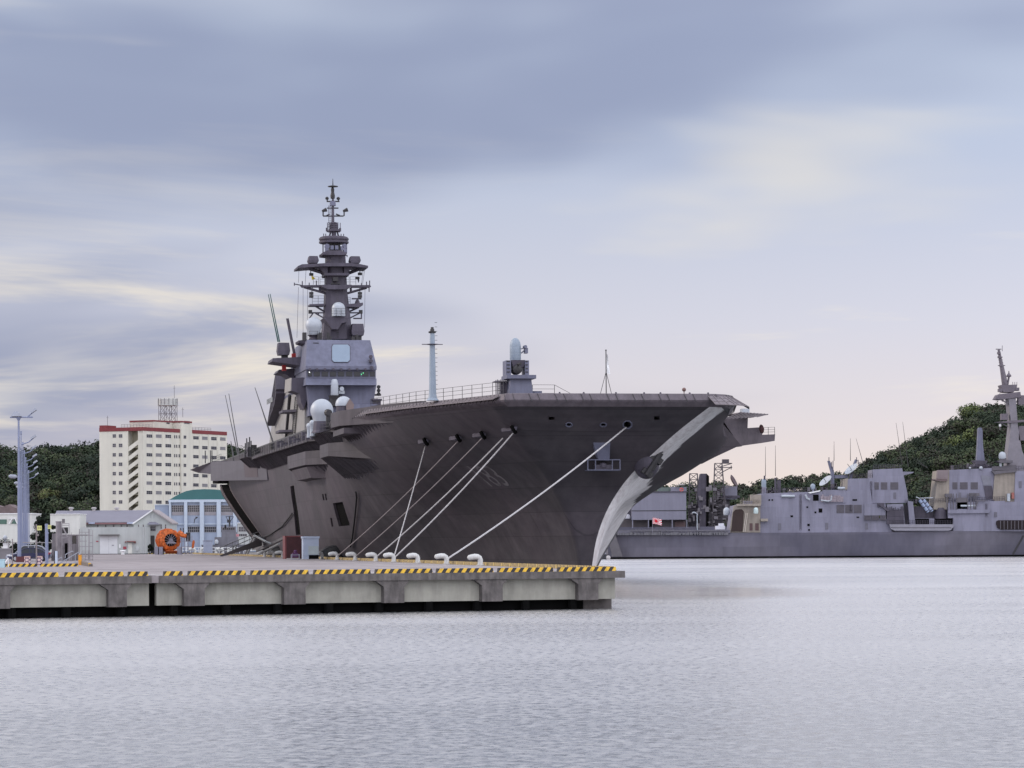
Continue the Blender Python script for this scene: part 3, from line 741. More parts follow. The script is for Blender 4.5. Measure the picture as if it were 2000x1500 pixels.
for k, zk in enumerate(np.linspace(zb + 0.2, zm, 5)):
    MB().lathe((GS, gy, zk), [(rr * 1.0, -0.02), (rr * 1.05, 0), (rr * 1.0, 0.02)], 20).build('dome_band', PALEB, gun)
for s_, (pa_, pb_) in ((1, (985, 995)), (-1, (1022, 1030))):
    ya, zt_ = g(pa_, 705); yb, zb_ = g(pb_, 734)
    a_ = MB().box(GS - 0.9, GS + 0.9, min(ya, yb), max(ya, yb), z3 + 0.003, zt_).build('gun_yoke', SHIP, gun)
    m = MB()
    for k in range(4):
        zz = z3 + 0.25 + k * 0.33; m.box(GS - 0.95, GS - 0.903, min(ya, yb) + 0.12, max(ya, yb) - 0.06, zz, zz + 0.1)
    tag(m.build('yoke_slots', DARK, gun), kind='stuff')
yq, zq = g(1007, 723); MB().lathe((GS - 0.5, yq, zq), [(0.2, -0.75), (0.42, -0.6), (0.46, 0.0), (0.42, 0.9)], 18, (1, 0, 0)).build('ammunition_drum', DARK, gun, True)
ya, za = g(996, 704); yb, zc = g(1023, 718)
MB().frustum(GS - 0.7, GS + 0.8, yb + 0.15, ya - 0.15, zc, GS - 0.8, GS + 0.9, yb, ya, za).build('gun_body', SHIPD, gun)
MB().lathe((GS - 0.8, yq - 0.05, (za + zc) / 2 - 0.1), [(0.10, 0), (0.10, -1.2), (0.13, -1.25), (0.13, -1.5)], 10, (1, 0, 0)).build('gun_barrel', DARK, gun)
y1, zz1 = g(1026, 683); y0, zz0 = g(1018, 690)
MB().tube((GS, y0, zz0), (GS, y1, zz1), 0.06, 5).tube((GS, y0, zz0 + .4), (GS, y1, zz1 + .2), 0.05, 5).box(GS - 0.35, GS + 0.35, g(1030, 683)[0], g(1024, 683)[0], zz1 - 0.35, zz1 + 0.15).lathe((GS - 0.1, y1 + .05, zz1 + 0.25), [(0.15, -0.4), (0.17, 0.3)], 10, (1, 0, 0)).build('sight_camera', SHIP, gun)
# platform and ladder left of the pedestal
yy0, zz0 = g(973, 768); yy1, zz1 = g(991, 741)
m = MB()
for yk in np.linspace(yy1, yy0, 4): m.tube((GS + 0.3, yk, 17.5), (GS + 0.3, yk, zz1), 0.05, 5).tube((GS + 1.2, yk, 17.5), (GS + 1.2, yk, zz1), 0.05, 5)
for k in range(6): m.tube((GS + 0.3, yy0, 17.7 + k * 0.22), (GS + 0.3, yy0 - 0.4, 17.7 + k * 0.22), 0.03, 4)
m.box(GS + 0.1, GS + 1.4, yy1, yy0 + 0.3, zz1 - 0.25, zz1 - 0.15).box(GS + 0.4, GS + 1.2, yy1, yy1 + 0.5, 17.9, 18.9)
m.build('gun_platform', SHIPD, gun)
ya, za = g(1040, 764); yb, _ = g(1057, 764); MB().box(GS - 0.4, GS + 0.4, yb, ya, 17.5, za).build('ready_locker', SHIP, ship)

# anchor platform on the stem face and the chute above it
q = hull_hit_far(1178, 905); sx = q.x - 1.3
def fp(px, py): r = sp(px, py, sx); return (r.y, r.z)
a_ = fp(1148, 898); c_ = fp(1211, 918); b0 = fp(1163, 898); b1 = fp(1196, 898)
an = MB()
for (p0, p1) in (((a_[0], a_[1]), (c_[0], a_[1])), ((a_[0], c_[1]), (c_[0], c_[1]))):
    an.tube((sx, p0[0], p0[1]), (sx, p1[0], p1[1]), 0.06, 6); an.tube((sx + 1.0, p0[0], p0[1]), (sx + 1.0, p1[0], p1[1]), 0.06, 6)
for yk in (a_[0], b0[0], b1[0], c_[0]):
    an.tube((sx, yk, a_[1]), (sx, yk, c_[1]), 0.06, 6); an.tube((sx, yk, c_[1]), (sx + 1.3, yk, c_[1]), 0.05, 6); an.tube((sx, yk, a_[1]), (sx + 1.6, yk, a_[1]), 0.05, 6)
an.box(sx, sx + 1.2, c_[0], a_[0], c_[1] - 0.05, c_[1] + 0.03)
an = an.build('anchor_platform', SHIP, ship)
MB().box(sx + 0.3, sx + 0.9, b1[0], b0[0], c_[1] + 0.05, c_[1] + 0.5).lathe((sx + 0.4, (b0[0] + b1[0]) / 2, c_[1] + 0.5), [(0.3, -0.25), (0.34, 0.1), (0.12, 0.2)], 10).build('stem_anchor', SHIPD, an)
# chute
p0, p1, p2, p3 = fp(1157, 860), fp(1192, 860), fp(1191, 900), fp(1170, 899)
qa_, qb_ = hull_hit_far(1157, 861), hull_hit_far(1192, 861)
mm = MB().add([(qa_.x - 0.05, qa_.y, qa_.z), (qb_.x - 0.05, qb_.y, qb_.z), (sx + 0.1, p2[0], p2[1]), (sx + 0.1, p3[0], p3[1]), (qa_.x + 1.0, qa_.y, qa_.z - 0.4), (qb_.x + 1.0, qb_.y, qb_.z - 0.4), (sx + 1.8, p2[0], p2[1]), (sx + 1.8, p3[0], p3[1])], [(0, 1, 2, 3), (7, 6, 5, 4), (0, 4, 5, 1), (1, 5, 6, 2), (2, 6, 7, 3), (3, 7, 4, 0)])
mm.build('anchor_chute', SHIP, an)
# hawse bulge with the port anchor
q = hull_hit_far(1262, 903)
MB().sphere((q.x + 0.6, q.y - 0.15, q.z), 1.25, 22, 14, 1.0, 1.25).build('hawse_bulge', SHIPD, ship, True)
a1, a2 = sp(1262, 928, q.x - 0.6), sp(1291, 885, q.x - 0.6)
d_ = Vector(a2) - Vector(a1); ud = d_.normalized()
pn = MB()
for f0, f1, wd in ((0.0, 0.22, 0.55), (0.3, 0.5, 0.4), (0.62, 0.85, 0.6)):
    p0 = Vector(a1) + d_ * f0; p1 = Vector(a1) + d_ * f1; sd = Vector((0, ud.z, -ud.y)) * wd
    pn.hexa([p0 - sd + Vector((0, 0, 0)), p0 + sd, p0 + sd + Vector((1.1, 0, 0)), p0 - sd + Vector((1.1, 0, 0)), p1 - sd, p1 + sd, p1 + sd + Vector((1.1, 0, 0)), p1 - sd + Vector((1.1, 0, 0))])
pn.tube(a1, a2, 0.28, 8).tube(Vector(a2), Vector(a2) + Vector((0, 0.35, 0.9)), 0.3, 6, 0.03)
pn.build('port_anchor', DARK, ship)

# ---- sponsons: faired boxes hung on the side. plan points (aft, starboard)
def sponson(name, plan, z0, z1, m_, slope=0.0, parent=ship, inner=14.0):
    """solid box on the hull side; the bottom rises outward by slope"""
    n = len(plan); m = MB()
    bot = [(s, t, z0 + slope * max(0, t - 17.0)) for s, t in plan] + [(plan[-1][0], inner, z0 - 0.3), (plan[0][0], inner, z0 - 0.3)]
    top = [(s, t, z1) for s, t in plan] + [(plan[-1][0], inner, z1), (plan[0][0], inner, z1)]
    k = len(bot)
    m.add(bot + top, [tuple(range(k - 1, -1, -1)), tuple(range(k, 2 * k))] + [(i, (i + 1) % k, k + (i + 1) % k, k + i) for i in range(k)])
    o = m.build(name, m_, parent)
    # bracket ribs under the overhang
    rb = MB(); (s0, t0), (s1, t1) = plan[0], plan[-1]; s = s0 + 0.8
    ss_, tt_ = [p[0] for p in plan], [p[1] for p in plan]
    while s < s1 - 0.4:
        t = float(np.interp(s, ss_, tt_)); th = hbreadth(s, z0 - 0.6) - 0.2
        if t - th > 0.5: rb.prism([(s, th, z0 - 0.05), (s, t - 0.1, z0 + slope * max(0, t - 17.0) - 0.02), (s, th, z0 - 0.35 - 0.42 * (t - th))], (0.09, 0, 0))
        s += 1.3
    if rb.v: tag(rb.build('sponson_brackets', m_, o if parent is ship else parent), kind='stuff')
    return o
def S(px, py, t): q = tp(px, py, t); return q
sa_ = sponson('radome_sponson', [(20, 14.6), (25, 16.6), (41, 20.0), (47, 20.2), (48, 18)], 15.9, 17.75, HULL, 0.1)
MB().box(38, 47.5, 17.4, 19.9, 15.3, 15.88).build('sponson_step', HULL, sa_)
sb_ = sponson('antenna_sponson', [(46, 17.5), (52, 20.2), (66, 20.4), (72, 18)], 15.3, 16.1, HULL, 0.25)
sd_ = sponson('boat_sponson', [(38, 15.2), (50.5, 20.1), (58.5, 20.1), (59, 17)], 12.6, 14.75, HULL, 0.25)
se_ = sponson('gallery_sponson', [(62, 16.9), (73.5, 20.1), (83, 20.2), (93, 20.2), (95, 17)], 12.9, 14.6, HULL, 0.05)
MB().hexa([(70, 17, 11.3), (74, 19.4, 11.6), (90, 19.4, 11.6), (92, 16, 11.3), (66, 17, 12.85), (74, 19.9, 12.85), (91, 19.9, 12.85), (93, 16, 12.85)]).build('sponson_keel', HULL, se_)
sc_ = sponson('side_gallery', [(63, 18.2), (70, 20.2), (128, 20.6), (140, 20.4), (142, 18)], 14.9, 15.6, HULL, 0.3)
MB().box(60, 140, 18.0, 18.9, 15.6, 17.3).build('gallery_wall', HULL, ship)
# small aft platforms seen at the left end of the gallery
sponson('aft_platform', [(138, 18), (141, 21.0), (152, 21.2), (154, 18)], 15.2, 16.0, HULL, 0.2)
rail([(140, 20.9, 16.0), (152, 21.1, 16.0)], 1.1, step=2.5)
m = MB()
for k in range(5):
    s = 141 + k * 2.3; m.box(s, s + 0.8, 19.2, 19.9, 16.0, 16.8 + 0.5 * (k % 3)); m.tube((s, 20.4, 16.0), (s, 20.4, 18.2 + 0.6 * (k % 2)), 0.09, 5)
tag(m.build('deck_gear', DARK, ship), kind='stuff')
MB().tube((146, 20.2, 16.0), (146, 20.2, 17.0), 0.5, 10, 0.3).sphere((146, 20.2, 17.1), 0.45, 12, 8).build('gear_cover', SHIPD, ship, True)
# stern quarter: long plate box, opened diagonal slot and after body
def qz(px, py, t): return tp(px, py, t)
b0 = tp(540, 940, 19.0); b1 = tp(409, 940, 19.4)
MB().hexa([(135, 14, 12.7), (200, 14, 14.0), (200, 21.6, 14.0), (135, 18.75, 12.7), (135, 14, 15.5), (200, 14, 16.95), (200, 21.6, 16.95), (135, 18.95, 15.5)]).build('stern_side_plate', mat('stern_plate', (0.088, 0.080, 0.098), 0.55, var=0.1, scale=0.4, streak=0.2), ship)
MB().hexa([(144, 18, 13.3), (158, 18, 13.6), (158, 19.83, 13.6), (144, 19.22, 13.3), (144, 18, 15.3), (158, 18, 15.6), (158, 19.98, 15.6), (144, 19.38, 15.3)]).build('side_door', mat('door_brown', (0.075, 0.055, 0.065), 0.6), ship)
# stern flap and notch
MB().hexa([(200.1, 12, 15.0), (246, 12, 16.4), (246, 20.4, 16.4), (200.1, 21.0, 15.0), (200.1, 12, 17.2), (246, 12, 17.2), (246, 21.8, 16.9), (200.1, 21.2, 17.1)]).build('stern_flap', SHIPD, ship)
MB().box(200.1, 212, 12, 20.4, 13.8, 14.98).build('stern_notch', BLACK, ship)
# after body behind the slot
m = MB(); zz_ = [0.0, 3.0, 5.0, 8.0, 10.5, 12.5, 13.58]
def aft_t(z, s): return hbreadth(200, z) - 0.35 - (s - 203) * 0.035
for s in (203.5, 240):
    for z in zz_: m.v.append((s, aft_t(z, s), z))
k = len(zz_)
for i in range(k - 1): m.f.append((i, i + 1, k + i + 1, k + i))
m.v += [(203.5, 2, z) for z in zz_] + [(240, 2, z) for z in zz_]
for i in range(k - 1): m.f.append((2 * k + i, 2 * k + i + 1, i + 1, i)); m.f.append((k + i, k + i + 1, 3 * k + i + 1, 3 * k + i))
m.build('after_body', HULL, ship)
RIM = mat('rim_pale', (0.33, 0.27, 0.26), 0.6)
for s, dt in ((200.2, 0.03), (206.5, 0.95)):
    m = MB()
    zs = np.linspace(3.2, 13.4, 12)
    for z0, z1_ in zip(zs[:-1], zs[1:]):
        t0, t1 = hbreadth(200, z0) + dt, hbreadth(200, z1_) + dt
        m.hexa([(s, t0 - 0.18, z0), (s + 0.5, t0 - 0.18, z0), (s + 0.5, t0, z0), (s, t0, z0), (s, t1 - 0.18, z1_), (s + 0.5, t1 - 0.18, z1_), (s + 0.5, t1, z1_), (s, t1, z1_)])
    m.build('slot_rim', RIM, ship)
m = MB(); zs = np.linspace(2.5, 13.5, 12)
for z0, z1_ in zip(zs[:-1], zs[1:]):
    t0, t1 = hbreadth(200, z0), hbreadth(200, z1_)
    m.hexa([(200.8, 6, z0), (206.4, 6, z0), (206.4, t0 + 0.75, z0), (200.8, t0 - 0.1, z0), (200.8, 6, z1_), (206.4, 6, z1_), (206.4, t1 + 0.75, z1_), (200.8, t1 - 0.1, z1_)])
m.build('slot_shade_fill', BLACK, ship)  # black fill stands for the shade in the slot
# whip aerials at the stern and the island
m = MB()
for (x0, y0, x1, y1, t) in ((470, 905, 447, 769, 18.5), (468, 905, 440, 772, 17.5), (458, 908, 451, 862, 19.0)):
    p, q = tp(x0, y0, t), tp(x1, y1, t); m.tube(p, q, 0.10 if x0 != 458 else 0.2, 5, 0.05)
m.build('whip_aerial', DARK, ship)
p, q = tp(534, 866, 19), tp(498, 757, 19); MB().tube(p, q, 0.13, 5, 0.05).tube(p, p + Vector((0, 0, -2.4)), 0.5, 8, 0.3).build('whip_aerial', DARK, ship)
rail([(215, 18.8, 17.5), (238, 18.8, 17.5)], 1.2, step=3)
m = MB()
for px in (401, 411, 414): p = tp(px, 905, 19); m.tube(p, p + Vector((0, 0, 2.2)), 0.09, 5)
tag(m.build('stern_posts', DARK, ship), kind='stuff')

# ---- port bow sponson
PS = 35.0
def pq(px, py, s=PS): return sp(px, py, s)
pts = [pq(1404, 818), pq(1462, 806), pq(1462, 835), pq(1453, 872), pq(1418, 840)]
MB().prism([(PS, p.y, p.z) for p in (pq(1408, 815), pq(1461, 812), pq(1460, 840), pq(1453, 870), pq(1446, 872))], (14, 0, 0)).build('port_sponson', COAM, ship)
MB().prism([(PS + 0.2, p.y, p.z) for p in (pq(1460, 836), pq(1488, 834), pq(1490, 849), pq(1515, 848), pq(1514, 861), pq(1490, 865), pq(1454, 870))], (8, 0, 0)).build('port_platform', COAM, ship)
a_, b_ = pq(1490, 849), pq(1515, 848)
rail([(PS + 0.4, a_.y, a_.z), (PS + 0.4, b_.y, b_.z)], 0.75, step=0.6)
d0 = pq(1487, 838, PS - 0.4); MB().lathe(d0, [(0.05, -0.16), (0.36, -0.02), (0.5, 0.03), (0.1, 0.3)], 8, (0.3, -1, 0.15)).build('port_dish', mat('dish_brown', (0.14, 0.07, 0.07), 0.6), ship, True)
# wedge under the sponson
w = [pq(1400, 815), pq(1448, 872), pq(1440, 872), pq(1395, 893), pq(1370, 906), pq(1358, 868)]
MB().prism([(PS - 0.25, p.y, p.z) for p in w], (16, 0, 0)).build('sponson_wedge', HULL, ship)
# net platform
n0, n1_, n2_, n3_ = pq(1415, 821), pq(1440, 806), pq(1493, 810), pq(1450, 824)
m = MB().prism([(PS - 1.5, n1_.y, n1_.z), (PS - 1.5, n2_.y, n2_.z), (PS + 6, n2_.y, n2_.z), (PS + 6, n1_.y, n1_.z)], (0, 0, -0.08))
for k in range(9):
    f_ = k / 8; y = n1_.y + (n2_.y - n1_.y) * f_; z = n1_.z + (n2_.z - n1_.z) * f_
    m.tube((PS - 1.5, y, z), (PS - 1.5, y + 1.2 + 0.6 * (1 - f_), z - 0.75 * (1 - 0.6 * f_)), 0.06, 4)
m.build('net_platform', mat('net_cord', (0.1, 0.085, 0.09)), ship)
a_, b_ = pq(1450, 806), pq(1464, 798); MB().box(PS, PS + 1, b_.y, a_.y, a_.z, b_.z).build('white_locker', RADW, ship)
# ---------------------------------------------------------------- island and mast of the carrier
IS = 100.0
def ip(px, py, s=IS): return sp(px, py, s)
def ring(l, r, y, s_front, s_back):
    a, b = sp(l, y, s_front), sp(r, y, s_front)
    z = (a.z + b.z) / 2
    return [(s_front, b.y, z), (s_front, a.y, z), (s_back, a.y, z), (s_back, b.y, z)]
def stack(rings, name, m_, parent):
    m = MB(); n = len(rings[0])
    for r in rings: m.v += r
    for j in range(len(rings) - 1):
        for i in range(n): m.f.append((j * n + i, j * n + (i + 1) % n, (j + 1) * n + (i + 1) % n, (j + 1) * n + i))
    m.f.append(tuple(range(n - 1, -1, -1))); m.f.append(tuple((len(rings) - 1) * n + i for i in range(n)))
    return m.build(name, m_, parent)
isl = stack([ring(604, 729, 812, 99.4, 137), ring(603, 729, 787, 99.2, 137), ring(599, 735, 753, 99.4, 136), ring(598.5, 735, 752, 99.4, 118)], 'island', SHIP, ship)
stack([ring(597, 735.5, 752, 97.7, 118), ring(597, 735.5, 739, 98.7, 118)], 'bridge_apron', SHIP, isl)
stack([ring(598, 734, 738.7, 98.9, 118), ring(598, 734, 722, 98.9, 118)], 'bridge_band', SHIP, isl)
up = stack([ring(597, 735.7, 721.8, 98.3, 118), ring(597, 735.7, 715, 98.3, 118), ring(599.7, 723, 664, 101.8, 116)], 'bridge_upper', SHIP, isl)
# bridge windows, each with its frame
for l, r in ((601, 608.8), (613, 624.7), (628.5, 640.5), (644.5, 656.5), (660, 672), (676, 688), (691.5, 703.5), (707.3, 719.3), (722.5, 732)):
    a, b = sp(l, 726.3, 98.9), sp(r, 735, 98.9)
    fr = MB().box(98.84, 98.898, b.y - 0.015, a.y + 0.015, b.z - 0.03, a.z + 0.03).build('bridge_window', SHIPD, isl)
    MB().box(98.80, 98.838, b.y, a.y, b.z, a.z).build('pane', GLASS, fr)
    c = sp((l + r) / 2, 721, 98.3)
    MB().lathe((98.2, c.y, c.z - 0.02), [(0.15, -0.15), (0.15, 0.2)], 8, (1, 0, 0)).build('wiper_hood', SHIPD, isl)
for px, py, m_ in ((604.5, 727, emit('lamp_white', (0.9, 0.95, 0.9), 3.0)), (709.5, 728.5, emit('lamp_green', (0.15, 0.8, 0.35), 1.6)), (706, 731, MATS['lamp_green'])):
    q = sp(px, py, 98.7); MB().sphere((98.74, q.y, q.z), 0.06, 8, 6).build('lamp', m_, isl)
# eight-sided radar panel lying on the sloped front
def slope_s(z, za=sp(660, 715, 98.3).z, zb=sp(660, 664, 101.8).z): return 98.3 + 3.5 * (z - za) / (zb - za)
def on_slope(px, py, out=0.0):
    s = 99.5
    for _ in range(4): q = sp(px, py, s); s = slope_s(q.z)
    return Vector((s - out, q.y, q.z))
oc = [(651, 673), (679, 673), (683, 677), (683, 703), (679, 707), (652, 707), (648.5, 703), (648.5, 677)]
MB().prism([on_slope(*p, 0.16) for p in oc], (0.15, 0, 0)).build('radar_panel', mat('radar_panel_blue', (0.21, 0.265, 0.335), 0.5, var=0.04), isl)
MB().prism([on_slope(665.8 + (px - 665.8) * 1.07, 690 + (py - 690) * 1.07, 0.06) for px, py in oc], (0.05, 0, 0)).build('radar_rim', SHIPD, isl)
for px, py in ((724, 697), (724, 705), (725, 718)):
    q = sp(px, py, 98.6); MB().lathe((98.2, q.y, q.z), [(0.22, 0), (0.26, 0.3), (0.15, 0.9)], 8, (1, 0, 0)).build('floodlight', SHIPD, isl)
q = on_slope(617, 670, 0.05); MB().box(q.x - 0.05, q.x + 0.2, q.y - 0.35, q.y + 0.35, q.z - 0.05, q.z + 0.05).build('vent', DARK, isl)
# foredeck bulwark of the island
a, b = sp(688, 789, 96), sp(738, 806, 96); MB().box(96, 101, b.y, a.y, 17.5, a.z).build('island_bulwark', SHIP, isl)
q = sp(734, 783, 100); MB().box(99, 100.4, q.y - 0.5, q.y + 0.5, 17.5, q.z).box(98.6, 100.6, q.y - 0.6, q.y + 0.6, q.z, q.z + 0.2).build('deck_house', SHIPD, isl)
q = sp(738, 762, 103); m = MB().tube((103, q.y + 1.2, q.z - 0.6), (103, q.y - 0.4, q.z - 0.6), 0.12, 5)
for k in range(3): m.lathe((102.8, q.y - 0.1, q.z - 0.5 + 0.45 * k), [(0.2, -0.2), (0.25, 0.2)], 8, (1, 0, 0))
m.build('light_cluster', DARK, isl)
# sensors on the front
a, b = sp(644.5, 741, 98.5), sp(660, 773, 98.5); yc = (a.y + b.y) / 2; rr = (a.y - b.y) / 2; hh = a.z - b.z
MB().lathe((97.9, yc, b.z), [(rr * .92, 0), (rr, 0.1), (rr, hh * 0.7), (rr * 0.8, hh * 0.92), (rr * 0.5, hh)], 14).build('capsule_radome', RADW, isl, True)
MB().lathe((97.9, yc, b.z - 1.5), [(0.5, 0.2), (0.6, 1.0), (0.75, 1.5)], 10).box(97.4, 101, yc - 0.5, yc + 0.6, b.z - 1.3, b.z - 0.4).build('capsule_mount', DARK, isl)
q = sp(666.5, 760, 98.5); MB().box(98.0, 99.3, q.y - 0.35, q.y + 0.35, q.z - 0.6, q.z - 0.2).lathe((97.8, q.y, q.z), [(0.28, 0), (0.32, 0.7)], 10, (1, 0, 0)).build('camera', RADW, isl, True)
# bridge wings and upper platforms to starboard
def plate(name, pix, s0, depth, m_, parent=isl):
    return MB().prism([sp(px, py, s0) for px, py in pix], (depth, 0, 0)).build(name, m_, parent)
plate('bridge_wing', [(570, 738), (600, 737), (600, 779), (594, 798), (588, 786), (585, 768), (569, 763)], 101, 4.5, SHIPD)
MB().prism([sp(569.8, 738, 101.0), sp(569, 763, 101.0), tp(557, 768, sp(569, 763, 101).y + 0.05), tp(558.5, 742, sp(569.8, 738, 101).y + 0.05)], (0, 0.1, 0)).build('wing_screen', mat('lit_side_pale', (0.30, 0.28, 0.26), 0.6), isl)
plate('flag_deck', [(533, 699.5), (592, 697), (593, 722), (586, 714), (560, 710), (531, 706)], 106, 6, SHIPD)
plate('lower_flag_deck', [(545, 722), (575, 719), (575, 748), (566, 737), (556, 730), (541, 728)], 112, 5, SHIPD)
plate('search_platform', [(583, 665), (600, 663), (600, 678), (596, 672), (584, 669)], 104, 4, SHIPD)
def boxpx(name, l, r, y0, y1, s, depth, m_, parent, bev=0.0):
    a, b = sp(l, y0, s), sp(r, y1, s); c = bev
    m = MB().hexa([(s, b.y + c, b.z), (s, a.y - c, b.z), (s + depth, a.y - c, b.z), (s + depth, b.y + c, b.z), (s, b.y, b.z + (a.z - b.z) * .35), (s, a.y, b.z + (a.z - b.z) * .35), (s + depth, a.y, b.z + (a.z - b.z) * .35), (s + depth, b.y, b.z + (a.z - b.z) * .35)])
    m.hexa([(s, b.y, b.z + (a.z - b.z) * .352), (s, a.y, b.z + (a.z - b.z) * .352), (s + depth, a.y, b.z + (a.z - b.z) * .352), (s + depth, b.y, b.z + (a.z - b.z) * .352), (s + c, b.y + c, a.z), (s + c, a.y - c, a.z), (s + depth, a.y - c, a.z), (s + depth, b.y + c, a.z)])
    return m.build(name, m_, parent)
jm = boxpx('jammer_box', 542.5, 567, 669, 693, 107, 2.0, SHIPD, isl, 0.12)
a, b = sp(550, 693, 108), sp(562, 699, 108); MB().box(107.6, 108.6, b.y, a.y, b.z, a.z).build('jammer_foot', DARK, isl)
jm2 = boxpx('jammer_box', 687, 712, 632, 655, 105, 1.8, SHIPD, isl, 0.12)
a, b = sp(692, 655, 105), sp(707, 664, 105); MB().box(105.3, 106.6, b.y, a.y, b.z - 0.1, a.z).build('jammer_foot', DARK, isl)
for x0, y0, x1, y1 in ((543, 668, 524, 575), (546, 668, 527.5, 574)):
    MB().tube(sp(x0, y0, 110), sp(x1, y1, 110), 0.09, 5, 0.05).build('whip_aerial', mat('aerial_green', (0.03, 0.09, 0.08), 0.6), isl)
MB().tube(sp(575, 692, 110), sp(562, 622, 110), 0.2, 6, 0.14).tube(sp(573.5, 690, 111), sp(560, 622, 111), 0.12, 6, 0.1).build('aerial_pair', SHIPD, isl)
for x, y in ((574, 695), (555, 718)):
    q = sp(x, y, 109.5); MB().box(109.4, 110, q.y - 0.25, q.y + 0.25, q.z - 0.4, q.z + 0.3).build('aerial_foot', RED, isl)
# starboard side: aft control lump, ladders, pipes, small ledges
def sidept(px, py, t=17.0): return tp(px, py, t)
m = MB()
A_ = [tp(557, 728, 17.0), tp(538, 744, 18.3), tp(534.5, 768, 18.6), tp(537, 790, 18.2), tp(541, 832, 16.9), tp(553, 800, 16.9), tp(560, 760, 16.9)]
m.prism([(p.x, 16.0, p.z) for p in A_], (0, 2.3, 0)); m.build('aft_control_post', SHIPD, isl)
MB().box(131, 139.5, 18.31, 18.36, tp(540, 781, 18.3).z, tp(540, 771, 18.3).z).build('control_window', GLASS, isl)
m = MB()
for px in (577, 582.5): m.tube(tp(px, 775, 17.25), tp(px - 8, 862, 17.25), 0.06, 5)
for k in range(26):
    f_ = k / 25; m.tube(tp(577 - 8 * f_, 775 + 87 * f_, 17.25), tp(582.5 - 8 * f_, 775 + 87 * f_, 17.25), 0.05, 4)
m.build('ladder', DARK, isl)
MB().tube(tp(566, 772, 17.3), tp(559, 858, 17.3), 0.22, 8).build('exhaust_pipe', DARK, isl)
for px, py in ((578, 806), (571, 845)):
    q = tp(px, py, 17.0); MB().hexa([(q.x - 3, 17, q.z), (q.x + 4, 17, q.z), (q.x + 4, 18.8, q.z), (q.x - 1, 18.8, q.z), (q.x - 3, 17, q.z + 0.3), (q.x + 4, 17, q.z + 0.3), (q.x + 4, 18.8, q.z + 0.3), (q.x - 1, 18.8, q.z + 0.3)]).build('side_ledge', SHIPD, isl)
PALE = mat('lit_side_pale', (0.30, 0.28, 0.26), 0.6)  # light on starboard-facing sides put into a paler tone
MB().hexa([(102.5, 16.4, 17.5), (150, 16.6, 16.2), (150, 17.35, 16.2), (102.5, 17.1, 17.5), (102.5, 16.4, 25), (138, 16.2, 26), (138, 17.0, 26), (102.5, 17.05, 25)]).build('side_wall', mat('side_wall_warm_lit', (0.30, 0.285, 0.27), 0.55, var=0.08, streak=0.15), isl)  # warm light from the left put into the wall colour
# radomes
def dome(name, l, r, y0, y1, s, m_, parent, squash=None, foot=True):
    a, b = sp(l, y0, s), sp(r, y1, s); yc = (a.y + b.y) / 2; rr = (a.y - b.y) / 2; top = a.z; bot = b.z
    zc = top - rr
    prof = [(rr * 0.72, bot)] + [(rr * math.cos(t), zc + rr * math.sin(t)) for t in np.linspace(-0.55, math.pi / 2, 12)] if zc - rr * 0.6 > bot else [(rr * math.cos(t), zc + rr * math.sin(t)) for t in np.linspace(math.asin(max(-1, min(0.9, (bot - zc) / rr))), math.pi / 2, 12)]
    return MB().lathe((s, yc, 0), prof, 26).build(name, m_, parent, True), yc, bot
rd, yc, bt = dome('radome', 596.5, 629, 619, 655, 104, RADW, isl)
MB().lathe((104, yc, sp(612, 664, 104).z), [(0.75, 0), (0.5, 0.25), (0.5, 0.35), (0.8, bt - sp(612, 664, 104).z + 0.02)], 14).build('radome_foot', SHIPD, isl)
m = MB()
for px in (593, 596, 622, 626, 641, 645, 690, 697): q = sp(px, 663, 103); m.box(102.6, 103.4, q.y - 0.14, q.y + 0.14, q.z - 0.1, q.z + 0.35 + 0.25 * (int(px) % 3))
tag(m.build('roof_fittings', DARK, isl), kind='stuff')
rail([tuple(sp(604, 664, 103)), tuple(sp(636, 664, 103))], 1.1, parent=isl, step=1.0)
# radomes on the forward sponsons
rd1, yc, bt = dome('large_radome', 606, 651, 779, 823, 58, RADW, ship)
MB().lathe((58, yc, 16.1), [(1.2, 0), (1.0, 0.3), (0.9, bt - 16.1)], 16).build('radome_foot', SHIPD, ship)
q = sp(642, 806, 55); MB().lathe((55, q.y, q.z), [(0.35, -0.2), (0.42, 0.35)], 10, (1, 0.2, 0)).box(55, 55.5, q.y - 0.2, q.y + 0.25, q.z - 1.6, q.z).build('searchlight', DARK, ship)
a, b = sp(655, 778, 44), sp(687.5, 793, 44); yc = (a.y + b.y) / 2; rr = (a.y - b.y) / 2
hd = MB().lathe((44, yc, b.z), [(rr, 0), (rr * 1.0, 0.15)] + [(rr * math.cos(t), 0.15 + rr * math.sin(t)) for t in np.linspace(0.1, math.pi / 2, 9)], 26).build('half_radome', RADW, ship, True)
MB().lathe((44, yc, 17.7), [(rr * .9, 0), (rr * 0.9, b.z - 17.7)], 20).build('radome_drum', SHIPD, ship)
MB().prism([(43.0, yc - 0.15, b.z - 0.7), (43.0, yc - 0.85, b.z - 0.7), (43.0, yc - 0.98, b.z + 0.1), (43.0, yc - 0.55, b.z + 0.72), (43.0, yc - 0.15, b.z + 0.1)], (0.5, 0, 0)).build('dome_flap', mat('flap_brown', (0.2, 0.15, 0.14), 0.6), ship)
for (l, r, y0, y1, s) in ((604, 617, 820, 838, 62), (598, 610, 826, 847, 66)):
    d_, yc, bt = dome('small_radome', l, r, y0, y1, s, RADW, ship)
    MB().lathe((s, yc, 15.9), [(0.3, 0), (0.28, max(0.3, bt - 15.9))], 8).build('radome_foot', RADW, ship)
rail([tuple(tp(598, 850, 20.2)), tuple(tp(645, 846, 20.2))], 1.1, step=2.0)
m = MB()
